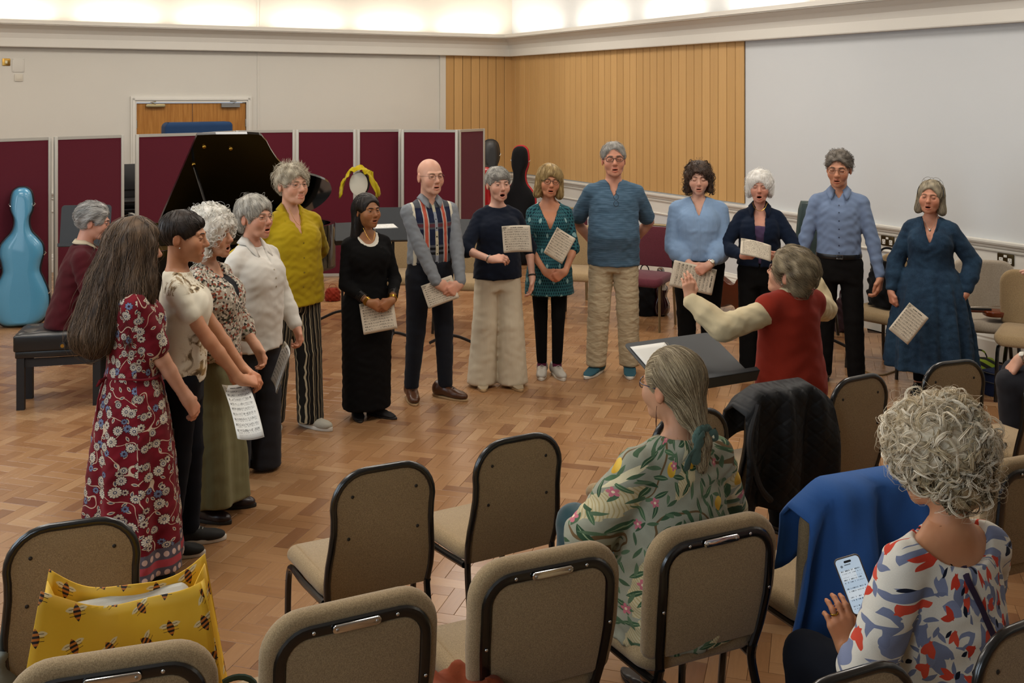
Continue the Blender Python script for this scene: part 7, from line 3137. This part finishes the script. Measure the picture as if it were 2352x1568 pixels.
for ax in (-.007, .007):
    m = MB()
    m.prism([(ax - .0018, -.022), (ax + .0018, -.022), (ax + .0018, .016), (ax + .0048, .016), (ax, .026), (ax - .0048, .016), (ax - .0018, .016)], .001, .0016, Matrix.Rotation(PI / 2, 4, 'X'))
    m.obj('arrow', plain('print_black', '#0c0c0c', .7), t, smooth=False)
m = MB()
m.box((0, -.0015, -.030), (.024, .001, .003))
m.obj('bar', plain('print_black', '#0c0c0c', .7), t, smooth=False)
cello_case('tall black soft cello case leaning by the boarding', (.07, 13.35, 0), math.radians(-20), math.radians(-5), fabric('black_nylon', '#101012', wr=.3), plain('red_piping', '#b3161a', .5), 1.18, .12)
cello_case('dark grey cello case beside the last maroon screen', (-.27, 13.9, 0), math.radians(10), math.radians(-4), plain('charcoal_shell', '#2a2b2c', .45), MATT_BLACK, 1.22, .12)
cello_case('small red instrument case at the edge of the last maroon screen', (-.33, 13.15, 0), math.radians(0), math.radians(-4), plain('red_shell', '#a31218', .25), MATT_BLACK, .98, .12)
g2 = thing('tall_case', 'grey-green oblong hard case upright behind the man in the blue shirt', 'instrument case', (2.47, 8.62, .46), math.radians(-20), 'instrument cases')
m = MB()
m.pillow([(-.13, 0), (.13, 0), (.145, .12), (.13, .45), (.105, .75), (.085, .82), (-.085, .82), (-.105, .75), (-.13, .45), (-.145, .12)], -.07, .07, .03, 4, Matrix.Rotation(math.radians(-6), 4, 'X') @ Matrix.Rotation(PI / 2, 4, 'X'))
m.obj('shell', plain('grey_green_shell', '#3c4a48', .25), g2)
m = MB()
m.tube([(.06, .0, .83), (.08, -.02, .86), (.10, .0, .84)], .006, 6)
m.obj('clip', MAT_CHROME, g2)


# ---- music stands
def music_stand(label, loc, rz, zc=1.05, tilt=60, w=.50, h=.33, desk=None, name='music_stand'):
    t = thing(name, label, 'music stand', loc, rz, 'music stands')
    D = Matrix.Translation((0, 0, zc)) @ Matrix.Rotation(math.radians(tilt), 4, 'X')
    m = MB()
    ol = round_rect(w, h, .03, 5)
    m.pillow(ol, -.002, .002, .001, 1, D)
    dk = m.obj('desk', desk or STAND_GREY, t)
    m = MB()
    m.box((0, -h / 2 + .0, .03), (w, .004, .06))
    m.box((0, -h / 2 + .012, .058), (w, .028, .004))
    m.v = [tuple(D @ Vector(v)) for v in m.v]
    m.obj('lip', desk or STAND_GREY, dk, smooth=False)
    m = MB()
    m.cyl((0, .01, .10), (0, .01, zc - .02), .0115, n=10)
    m.obj('pole', MATT_BLACK, t)
    m = MB()
    m.cyl((0, .01, .45), (0, .01, .53), .017, n=10)
    m.obj('collar', MATT_BLACK, t)
    for i in range(3):
        a = 2 * PI * i / 3 + .4
        m = MB()
        m.tube(smooth_path([(0, .01, .12), (.09 * math.cos(a), .01 + .09 * math.sin(a), .095), (.26 * math.cos(a), .01 + .26 * math.sin(a), .012)], 4), .013, 7, flat=(1, .55))
        m.obj('leg', MATT_BLACK, t)
    return t


music_stand('conductor\'s black music stand with a white score on it', (.86, 5.06, 0), math.radians(28), .865, 24, .53, .39)
D = Matrix.Translation((.86, 5.06, .865)) @ Matrix.Rotation(math.radians(28), 4, 'Z') @ Matrix.Rotation(math.radians(24), 4, 'X')
sheet('white score lying on the conductor\'s stand', D @ Vector((-.145, .01, .006)), D.to_3x3() @ Vector((1, 0, 0)), D.to_3x3() @ Vector((0, 1, 0)), .205, .30, mat=plain('blank_score', '#d2d0c8', .7), group='pages on stands')
music_stand('dark music stand behind the pianist\'s head', (-3.72, 9.10, 0), math.radians(8), 1.02, 78, .42, .36)
music_stand('grey music stand between the young woman in black and the bald man', (-1.02, 8.95, 0), math.radians(6), 1.05, 70, .42, .30)
music_stand('black music stand with a low desk right of the bald man', (-.525, 8.85, 0), math.radians(-6), 1.0, 35, .46, .32)
music_stand('music stand whose blue-lit foot shows behind the mustard shirt', (-1.60, 9.85, 0), .4, .85, 40, .42, .28)
music_stand('black music stand behind the man in the blue shirt', (2.62, 8.75, 0), -.5, .95, 65, .40, .28)

# ---- white oval board with the yellow cloth, on a slim pole
t = thing('oval_board', 'white oval board with a black rim on a slim pole', 'board', px(824, 422, 9.2))
el = [(.082 * math.cos(2 * PI * i / 32), .105 * math.sin(2 * PI * i / 32)) for i in range(32)]
m = MB()
m.pillow(el, 0, .012, .004, 2, Matrix.Rotation(PI / 2, 4, 'X'))
m.obj('face', plain('oval_white', '#d8d2bf', .5), t)
m = MB()
m.pillow([(x * 1.06 + .008, y * 1.04) for x, y in el], -.02, 0.001, .004, 2, Matrix.Rotation(PI / 2, 4, 'X'))
m.obj('rim', MATT_BLACK, t)
z0 = px(824, 422, 9.2).z
m = MB()
m.cyl((0, .012, -z0 + .02), (0, .012, -.09), .012)
m.obj('pole', MATT_BLACK, t)
m = MB()
m.lathe([(0, 0), (.14, 0), (.14, .012), (.03, .03), (0, .03)], 20, (0, .012, -z0))
m.obj('base', MATT_BLACK, t)
yc = thing('yellow_cloth', 'yellow cloth draped over the white oval board', 'cloth', px(824, 422, 9.2))
rows = []
for i in range(13):
    v = i / 12
    row = []
    for j in range(25):
        a = math.radians(-18 + 216 * j / 24)
        hang = max(0, abs(j / 24 - .5) * 2 - .62)
        r = .125 + .028 * (v - .5) + .012 * math.sin(j * 1.3 + v * 6) + .03 * hang
        x = math.cos(a) * (r + .10 * hang)
        z = math.sin(a) * (r + .012) - hang * .20
        row.append((x, -.055 + v * .11 + .01 * math.sin(j * .9 + i), z + .008 * math.sin(j * 2.1 + i * .7)))
    rows.append(row)
m = MB()
m.grid(rows)
solidify(m.obj('drape', fabric('yellow_jersey', '#a8930f', wr=.6, scale=20.), yc, angle=None), .004)

# ---- covered tall thing behind the screens, in front of the door
t = thing('covered_trolley', 'tall thing under a dark blue cover in front of the door', 'trolley', (-3.85, 12.75, 0), math.radians(28.5))
m = MB()
m.pillow(round_rect(.85, .30, .04, 4), .02, 1.83, .05, 4)
rgn = random.Random(5)
warp(m, lambda q: Vector((q.x * (1 - .06 * max(0, q.z - 1.6) / .2), q.y, q.z + .012 * math.sin(q.x * 17) * (q.z > 1.5))))
m.obj('cover', fabric('navy_nylon_cover', '#223a5c', wr=.4, scale=6.), t, angle=60)
for kx in (-1, 1):
    m = MB()
    m.cyl((kx * .35, -.1, .0), (kx * .35, -.1, .05), .03)
    m.obj('castor', MATT_BLACK, t)

# ---- stacked black chairs glimpsed in the gap between the screens
for i in range(7):
    t = thing('stacking_chair', 'black stacking chair in the pile between the screens, number %s from the floor' % ('one', 'two', 'three', 'four', 'five', 'six', 'seven')[i], 'chair', (-4.30, 11.75, .09 * i), math.radians(30), 'stacked black chairs')
    m = MB()
    m.pillow(round_rect(.42, .40, .05, 4), .42, .445, .01, 2)
    m.obj('seat', MATT_BLACK, t)
    m = MB()
    m.pillow(round_rect(.40, .30, .05, 4, 0, .68), 0, .02, .008, 2, Matrix.Translation((0, .22, 0)) @ Matrix.Rotation(PI / 2 - .15, 4, 'X'))
    m.obj('backrest', MATT_BLACK, t)
    for lx in (-1, 1):
        for ly in (-1, 1):
            m = MB()
            m.cyl((lx * .19, ly * .17, .43), (lx * .22, ly * .22, .0), .010, n=6)
            m.obj('leg', MAT_CHROME, t)

# ---- chairs along the right wall
def wall_chair(label, x, d, heading, cloth):
    o = copy_tree(T2)
    o.location = ((x - 1176) / FPX * d, d, 0)
    o.rotation_euler = (0, 0, math.radians(heading))
    o['label'], o['group'] = label, 'chairs along the right wall'
    for c in o.children:
        if c.name.split('.')[0] in ('back_pad', 'seat', 'back_panel'):
            c.data = c.data.copy()
            c.data.materials[0] = cloth
    return o


wall_chair('oatmeal chair with the black bag, left of the denim dress', 2042, 8.25, 128, MAT_CHAIR)
wall_chair('grey-beige chair under the brass socket with a violin lying across it', 2262, 7.95, 160, MAT_CHAIR_GREY)
wall_chair('oatmeal chair hard against the right edge below the dado', 2372, 7.45, 150, MAT_CHAIR)
wall_chair('oatmeal chair behind the woman in the navy overshirt', 1852, 9.25, 150, MAT_CHAIR)
wall_chair('oatmeal chair between the bald man and the woman in navy', 1062, 9.65, 170, MAT_CHAIR)
wall_chair('oatmeal chair behind the tall man, beside the teal tunic', 1335, 10.1, 165, MAT_CHAIR)
wall_chair('oatmeal chair behind the young woman in black', 905, 9.9, 190, MAT_CHAIR)


def banquet(label, x, d, heading):
    t = thing('banquet_chair', label, 'chair', ((x - 1176) / FPX * d, d, 0), math.radians(heading), 'maroon banquet chairs')
    m = MB()
    ol = arc((.10, .80), .10, 0, PI / 2, 6) + arc((-.10, .80), .10, PI / 2, PI, 6) + [(-.21, .52), (.21, .52)]
    m.pillow(ol, -.02, .03, .012, 3, Matrix.Translation((0, -.21, 0)) @ Matrix.Rotation(PI / 2 + .12, 4, 'X') @ Matrix.Identity(4))
    m.obj('backrest', MAT_CHAIR_MAROON, t)
    m = MB()
    pth = [(.22, .45)] + arc((.115, .80), .115, 0, PI / 2, 6) + arc((-.115, .80), .115, PI / 2, PI, 6) + [(-.22, .45)]
    R = Matrix.Translation((0, -.21, 0)) @ Matrix.Rotation(PI / 2 + .12, 4, 'X')
    m.tube([R @ Vector((x_, y_, 0)) for x_, y_ in pth], .013, 7)
    m.obj('back_frame', MAT_GOLD_TUBE, t)
    seat_mb(.44, .40, .42, .42, .49, -.2).obj('seat', MAT_CHAIR_MAROON, t, angle=60)
    for lx in (-1, 1):
        for ly in (-1, 1):
            m = MB()
            m.tube([(lx * .19, ly * .17, .43), (lx * .20, ly * .20, 0)], .012, 7)
            m.obj('leg', MAT_GOLD_TUBE, t)
    return t


banquet('maroon banquet chair with gold frame behind the tall man', 1487, 9.75, 150)
banquet('maroon banquet chair partly hidden behind the blonde woman', 1305, 11.2, 175)

# ---- violin lying on the chair
def violin(label, M4, s_=1.0, wood='#6e2f10', name='violin'):
    t = thing(name, label, 'violin')
    t.matrix_world = M4
    pts = [(0, 0), (.06, .005), (.098, .04), (.104, .085), (.088, .125), (.058, .15), (.056, .19), (.070, .225), (.082, .265), (.078, .31), (.05, .347), (0, .355)]
    half = [(v.x * s_, v.y * s_) for v in smooth_path([(x, y, 0) for x, y in pts], 4)]
    ol = half + [(-x, y) for x, y in reversed(half[1:-1])]
    mv = M(name + '_varnish')
    co = mv.coord()
    g_ = mv.noise(mv.vmath('MULTIPLY', co, (60., 6., 30.)), 2.0, 3.0)
    mv.base(mv.mul(C(wood), mv.grey(g_ * .5 + .75))).rough(.22, .5)
    m = MB()
    m.pillow(ol, 0, .038 * s_, .007 * s_, 3)
    m.obj('body', mv.mat, t)
    m = MB()
    m.span((-.012 * s_, .30 * s_, .040 * s_), (.012 * s_, .58 * s_, .052 * s_))
    m.obj('fingerboard', MATT_BLACK, t, smooth=False)
    m = MB()
    m.tube([(0, .34 * s_, .03 * s_), (0, .58 * s_, .035 * s_)], .012 * s_, 8)
    m.tube(smooth_path([(0, .57 * s_, .036 * s_), (0, .63 * s_, .030 * s_), (0, .665 * s_, .012 * s_), (0, .65 * s_, -.004 * s_), (0, .632 * s_, .006 * s_)], 4), .010 * s_, 8)
    nk = m.obj('neck', mv.mat, t)
    for i in range(4):
        m = MB()
        sg = 1 if i % 2 else -1
        m.tube([(0, (.585 + .014 * i) * s_, .032 * s_), (sg * .035 * s_, (.585 + .014 * i) * s_, .032 * s_)], .004 * s_, 6)
        m.obj('peg', MATT_BLACK, nk)
    m = MB()
    m.span((-.018 * s_, .165 * s_, .040 * s_), (.018 * s_, .17 * s_, .072 * s_))
    m.obj('bridge', plain('maple', '#b08a55', .5), t, smooth=False)
    m = MB()
    for x_ in (-.007, -.0023, .0023, .0073):
        m.tube([(x_ * s_, .06 * s_, .045 * s_), (x_ * s_, .168 * s_, .073 * s_), (x_ * s_ * .8, .585 * s_, .053 * s_)], .0007 * s_, 4)
    m.obj('strings', MAT_CHROME, t)
    m = MB()
    m.prism([(-.014 * s_, .03 * s_), (.014 * s_, .03 * s_), (.02 * s_, .12 * s_), (-.02 * s_, .12 * s_)], .044 * s_, .05 * s_)
    m.obj('tailpiece', MATT_BLACK, t, smooth=False)
    return t


vp = px(2330, 702, 7.75)
violin('violin lying across the grey-beige chair, scroll to the left', Matrix.Translation((vp.x + .14, vp.y, .515)) @ Matrix.Rotation(math.radians(84), 4, 'Z'))
vp = floor_px(1672, 690)
violin('brown cello lying on its side behind the woman in the navy overshirt', Matrix.Translation((2.30, 9.95, .20)) @ Matrix.Rotation(math.radians(28.5), 4, 'Z') @ Matrix.Rotation(PI / 2, 4, 'Y'), 1.9, '#4d1f0c', 'cello')


# ---- bags
def bag(label, name, loc, rz, size, mat, cat='bag', round_=.35, extra=None, seed=1, slump=.12):
    t = thing(name, label, cat, loc, rz, 'bags left about the room')
    w, d_, h = size
    F = Field((-w * .75, -d_ * .75, -.03), (w * .75, d_ * .75, h * 1.25), min(w, d_, h) / 16)
    r = min(w, d_) * round_
    F.add(('loft', [(0.0, 0, 0, w * .5, d_ * .5), (h * .3, 0, 0, w * .52, d_ * .54), (h * .75, 0, 0, w * .47, d_ * .45), (h, 0, 0, w * .36, d_ * .26)], None, 0.0), 0)
    q = 14.0 / max(size)
    F.wobble(lambda X, Y, Z: slump * .05 * (np.sin(X * q + seed) * np.sin(Z * q * 1.3 + 2 * np.sin(Y * q + seed)) + .6 * np.sin((X + Z) * q * 1.9 + seed * 2)))
    F.clip(lambda X, Y, Z: -Z + 0 * X + 0 * Y)
    V, Fq = F.mesh()
    V = relax(V, Fq, 2, .5)
    V[:, 2] = np.maximum(V[:, 2], 0)
    link('body', np_mesh('body', V, Fq, mat), t)
    if cat != 'bag':
        return t
    m = MB()
    m.tube(smooth_path([(-w * .25, 0, h * .9), (-w * .2, .02, h * 1.2), (0, .03, h * 1.28), (w * .2, .02, h * 1.2), (w * .25, 0, h * .9)], 4), min(w, h) * .03, 6, flat=(1, .5))
    m.obj('handle', mat, t)
    return t


gz = M('green_black_zigzag')
_x, _y, _z = gz.xyz(gz.coord())
gz.base(gz.mix(((_x * 9.0 + ((_z * 9.0).frac() - .5).abs() * 1.6).frac()).gt(.5), '#15170f', '#8aa01e')).rough(.8)
q = floor_px(2262, 902)
bag('lime green and black striped bag on the floor under the right hand', 'striped_bag', (q.x, q.y + .1, 0), .3, (.34, .24, .22), gz.mat)
q = floor_px(2312, 915)
t = thing('drum_bag', 'round navy zipped drum bag beside the lime striped bag', 'bag', (q.x + .02, q.y + .12, 0), 0, 'bags left about the room')
m = MB()
m.lathe([(0, 0), (.13, 0), (.14, .02), (.14, .16), (.135, .175), (0, .18)], 24)
m.obj('body', fabric('navy_nylon', '#1a2440', wr=.2), t)
for z_ in (.10, .165):
    m = MB()
    m.tube([(.141 * math.cos(2 * PI * i / 28), .141 * math.sin(2 * PI * i / 28), z_) for i in range(28)], .005, 5, closed=True)
    m.obj('zip', MATT_BLACK, t)
bag('black shoulder bag on the oatmeal chair beside the denim dress', 'shoulder_bag', (2.95, 8.22, .49), math.radians(-50), (.30, .14, .36), fabric('black_nylon', '#101012', wr=.3))
bag('orange-red soft bag on the floor under the piano', 'soft_bag', floor_px(764, 690), .2, (.16, .14, .13), fabric('rust_cloth', '#7a2412', wr=.5))
bag('black bag slumped on the maroon case behind the tall man', 'backpack', floor_px(1482, 722) + Vector((0, -.02, 0)), .3, (.20, .18, .38), fabric('black_nylon', '#101012', wr=.3))
bag('dark patterned bag behind the black trousers of the man in the blue shirt', 'patterned_bag', floor_px(1945, 760), .2, (.26, .16, .3), PR_DITSY if False else fabric('plum_patterned', '#3c2a2e', wr=.5))
bag('teal folded coat on the floor between the padded chairs', 'folded_coat', (-.20, 3.12, 0), .4, (.42, .30, .30), fabric('dark_teal_wool', '#12302f', wr=.5), 'coat')
bag('terracotta knitted jumper bundled beside the padded chair', 'bundled_jumper', (-.155, 2.86, .30), .2, (.34, .34, .24), fabric('terracotta_knit', '#7e3a1e', wr=.8, scale=16., weave=200.), 'jumper', slump=.55)
bag('sage canvas bag on the floor right of the bee bag', 'canvas_bag', (-.72, 2.72, .28), .5, (.26, .22, .27), fabric('sage_canvas', '#3f5048', wr=.6), slump=.25)
bag('pale grey coat bundled at the left edge by the bee bag', 'bundled_coat', (-1.60, 3.05, .12), .2, (.30, .30, .40), fabric('pale_grey_coat', '#7d8078', wr=.6), 'coat', slump=.2)

# ---- floor cord behind the denim dress
m = MB()
m.tube(smooth_path([floor_px(1985, 852) + Vector((0, 0, .006)), floor_px(2005, 860) + Vector((0, 0, .006)), floor_px(2030, 862) + Vector((0, 0, .006)), floor_px(2070, 850) + Vector((0, 0, .006)), floor_px(2110, 858) + Vector((0, 0, .006))], 5), .006, 6)
m.obj('floor_cord', plain('tan_cord', '#8c744e', .7), label='tan cord lying on the parquet left of the denim dress', cat='cord')

# ---- the yellow bee bag
ty = M('bee_print')
uvv = ty.uv('page')
u_, v_, _ = ty.xyz(uvv)
vor = ty.vmath('MULTIPLY', uvv, (1.0, 1.0, 0))
x_, y_, a_, b_, q_ = cells(ty, uvv, 11.0, .45, .37)
x_, y_ = rot(x_, y_, (a_ - .5) * 1.6 + .5)
bodyl = leaf(y_, x_, .021, .0105)
col = ty.mix(ty.noise(uvv, 5.0, 2.0), '#dba51c', '#e6b632')
wing = leaf(x_ - .016, y_ - .008, .015, .006).max(leaf(x_ + .016, y_ - .008, .015, .006))
col = ty.mix(wing * .7, col, '#d6cba8')
leg_ = (((x_.abs() - .014).abs().lt(.008)) * (((y_ * 130.0).frac()).lt(.16)) * y_.abs().lt(.012))
col = ty.mix(leg_, col, '#2a1c0c')
bc = ty.mix(((y_ * 95.0).frac()).gt(.5), '#1b120a', '#b5651a')
col = ty.mix(bodyl, col, bc)
ty.base(col).rough(.55, .4)
ty.bump(ty.noise(ty.coord(), 9.0, 2.0), .3, .02)
BEE = ty.mat
tote = thing('bee_tote_bag', 'yellow shopping bag printed with bees standing on a chair', 'bag', (-1.0, 2.70, .47), math.radians(15))
def tote_panel(y0, lean, z_top, phase, nm, w0=.39, w1=.54):
    rows = []
    n1, n2 = 24, 14
    for i in range(n2 + 1):
        v = i / n2
        row = []
        for j in range(n1 + 1):
            u = j / n1 - .5
            w = w0 + (w1 - w0) * (1 - v)
            zt = z_top + .055 * (abs(u) * 2) ** 2 + .012 * math.sin(u * 9 + phase)
            y = y0 + lean * v + .02 * math.sin(u * 7 + v * 3 + phase) * v + (.05 * (1 - (abs(u) * 2) ** 2)) * (1 if lean > 0 else -1) * .3
            row.append((u * w, y, v * zt))
        rows.append(row)
    m = MB()
    m.grid(rows)
    me = m.mesh(nm, BEE, angle=None)
    l = me.uv_layers.new(name='page')
    dat = []
    for f_ in me.polygons:
        for vi in f_.vertices:
            i, j = divmod(vi, n1 + 1)
            dat += [(j / n1) * .48 + phase, (i / n2) * .40]
    l.data.foreach_set('uv', dat)
    return solidify(link(nm, me, tote), .003)


tote_panel(-.085, .045, .385, 0.0, 'front_panel')
tote_panel(.085, -.03, .40, 1.31, 'back_panel')
for sgn in (-1, 1):
    rows = []
    for i in range(9):
        v = i / 8
        rows.append([(sgn * (.5 * (.54 - .15 * v) - .045 * v * (1 - abs(w_))), (.088 - .042 * v) * w_, v * (.435 - .075 * (1 - abs(w_)))) for w_ in [-1 + q / 4 for q in range(9)]])
    m = MB()
    m.grid(rows)
    me = m.mesh('side_gusset', BEE, angle=None)
    l = me.uv_layers.new(name='page')
    l.data.foreach_set('uv', [c for f_ in me.polygons for vi in f_.vertices for c in ((vi % 9) * .02 + 3.3 + sgn, (vi // 9) * .045)])
    solidify(link('side_gusset', me, tote), .003)
m = MB()
m.span((-.21, -.085, 0), (.21, .085, .006))
m.obj('base_panel', plain('bag_yellow', '#dba51c', .6), tote, smooth=False)
m = MB()
m.pillow(round_rect(.32, .07, .03, 5), .2, .36, .03, 4)
warp(m, lambda q: Vector((q.x, q.y, q.z + .02 * math.sin(q.x * 20) + .015 * math.sin(q.y * 31))))
t = m.obj('folded_white_cloth', fabric('white_folded_cloth', '#c9c6ba', wr=.6), label='white cloth stuffed inside the yellow bee bag', cat='cloth')
t.location = (-1.0, 2.72, .49)
t.rotation_euler = (0, 0, math.radians(15))

# ---- jackets over chair backs
def drape(name, label, cat, ch, mat, w, front, back, sway=.03, seed=0, zt=.90, arms_=True, puff=.02, wr_top=.8):
    """cloth laid over a chair's back: runs up the front, over the rim and down behind"""
    t = thing(name, label, cat, ch.location.copy(), ch.rotation_euler.z)
    rg = random.Random(seed)
    rows = []
    n1, n2 = 30, 26
    for i in range(n2 + 1):
        s_ = -front + (front + back) * i / n2
        row = []
        for j in range(n1 + 1):
            u = -1 + 2 * j / n1
            top_z = zt - .10 * max(0, abs(u) - .55) ** 1.3 * 2.2
            ww = w * (1 + (.22 * abs(s_) / max(back, front)))
            fold_ = sway * math.sin(u * 7 + seed) * min(1, abs(s_) / .2) + .010 * math.sin(u * 17 + s_ * 9 + seed)
            if s_ < -.03:
                z = top_z + s_
                y = bend_back(max(z, .45)) + .055 + puff + fold_ * .6
            elif s_ > .03:
                z = top_z - s_
                y = bend_back(max(z, .45)) - .03 - puff - fold_ - .05 * (s_ / back)
            else:
                a = s_ / .03 * PI / 2
                z = top_z - .03 + .03 * math.cos(a) + .0
                y = bend_back(.88) + .012 - math.sin(a) * (.043 + puff)
            zz = z + .018 * math.sin(u * 4.5 + seed * 2) * max(0, s_) / back
            row.append((u * ww / 2, y, zz))
        rows.append(row)
    m = MB()
    m.grid(rows)
    solidify(m.obj('body', mat, t, angle=None), .012)
    if arms_:
        for sgn in (-1, 1):
            m = MB()
            m.tube(smooth_path([(sgn * w * .46, bend_back(.8) - .05 - puff, zt - .10), (sgn * (w * .52), bend_back(.7) - .09 - puff, zt - .30), (sgn * w * .44, bend_back(.6) - .10 - puff, zt - .52), (sgn * w * .46, bend_back(.5) - .10, zt - .66)], 5), [.05] * 6 + [.058] * 5 + [.05] * 5, 12, flat=(1, .55))
            m.obj('sleeve', mat, t)
    return t


mq = M('black_quilted_nylon')
_x, _y, _z = mq.xyz(mq.coord())
d1 = ((_x + _z) * 15.0).frac() - .5
d2 = ((_x - _z) * 15.0).frac() - .5
st_ = (d1.abs().lt(.035)).max(d2.abs().lt(.035))
mq.base(mq.mix(st_, '#0e1013', '#06070a')).rough(.55, .35)
mq.bump((d1.abs().min(.2) + d2.abs().min(.2)) + mq.noise(mq.coord(), 12.0, 2.0), .5, .015)
drape('quilted_jacket', 'black quilted sleeveless jacket hung over a front-row chair', 'jacket', F5, mq.mat, .46, .20, .52, .035, 2, .915, False, .03)
m = MB()
m.tube(smooth_path([(-.17, -.33, .86), (-.235, -.36, .72), (-.20, -.37, .55), (-.12, -.35, .46)], 6), .014, 8)
o = m.obj('armhole_binding', MATT_BLACK, [q for q in bpy.data.objects if q.name.startswith('quilted_jacket') and q.parent is None][0])
drape('blue_fleece', 'bright blue fleece draped over a second-row chair', 'fleece', S5, fabric('royal_blue_fleece', '#325a96', var=.1, wr=.35, scale=5., weave=240.), .54, .22, .56, .06, 4, .915, False, .035)

# ---- phones
t = thing('smartphone', 'lit phone showing messages in the hand of the curly-haired woman', 'phone')
W_, d_, n_ = CURLY.hand[1][:3]
RM = CURLY.root.matrix_basis.to_3x3() if False else Matrix.Rotation(CURLY.root.rotation_euler.z, 3, 'Z')
pc = px(1966, 1342, 2.92)
camdir = (Vector((0, 0, CAMH)) - pc).normalized()
upv = Vector((-.30, .25, .9))
rt = upv.cross(camdir).normalized()
fm_ = frame4(pc, rt, upv)
t.matrix_world = fm_
m = MB()
m.pillow(round_rect(.074, .152, .013, 6), -.009, 0, .003, 3)
m.obj('case', plain('phone_case', '#4a3d33', .35), t)
scr = M('phone_screen')
uvs = scr.coord()
_x, _y, _z = scr.xyz(uvs)
bub = (((_y - .028).abs().lt(.014)) * _x.lt(.012) * _x.gt(-.030)).max((_y + .022).abs().lt(.012) * _x.gt(-.03) * _x.lt(.03))
tx = scr.white(scr.vec((_x * 700.0).floor(), (_y * 260.0).floor(), 1.0)).gt(.5) * ((_y * 130.0).frac().lt(.42)) * (_x.abs().lt(.027)) * (_y.lt(.042)) * (_y.gt(-.06)) * ((_y * 42.0).frac().gt(.35))
hd_ = (((_x + .020) * (_x + .020) + (_y - .053) * (_y - .053)).lt(.000012)).max((_y - .055).abs().lt(.0014) * (_x + .003).abs().lt(.009))
cs = scr.mix(bub, '#c9dced', '#e6eff5')
cs = scr.mix(tx.max(hd_) * .8, cs, '#3c4650')
scr.base('#101010').rough(.15)
scr.put(scr.p.inputs['Emission Color'], cs)
scr.p.inputs['Emission Strength'].default_value = .9
m = MB()
m.pillow(round_rect(.067, .145, .010, 6), 0, .0006, .0002, 1)
m.obj('screen', scr.mat, t)
m = MB()
m.pillow(round_rect(.021, .006, .0029, 5, 0, .063), .0006, .001, .0002, 1)
m.obj('camera_cutout', plain('print_black', '#0c0c0c', .7), t)
t = thing('filming_phone', 'dark phone held up at the right edge of the picture', 'phone')
W_, d_, n_ = EDGE.hand[-1][:3]
RM = Matrix.Rotation(EDGE.root.rotation_euler.z, 3, 'Z')
q_ = EDGE.root.location + RM @ (W_ + d_ * .115 - n_ * .026 + d_.cross(n_) * .02)
t.matrix_world = frame4(q_, RM @ d_.cross(n_), RM @ d_)
m = MB()
m.pillow(round_rect(.15, .074, .011, 5), -.005, .004, .003, 2)
m.obj('case', plain('phone_dark', '#16161c', .3), t)
m = MB()
m.pillow(round_rect(.14, .066, .008, 5), .004, .0045, .0001, 1)
m.obj('screen', plain('screen_dark', '#22242c', .1), t)
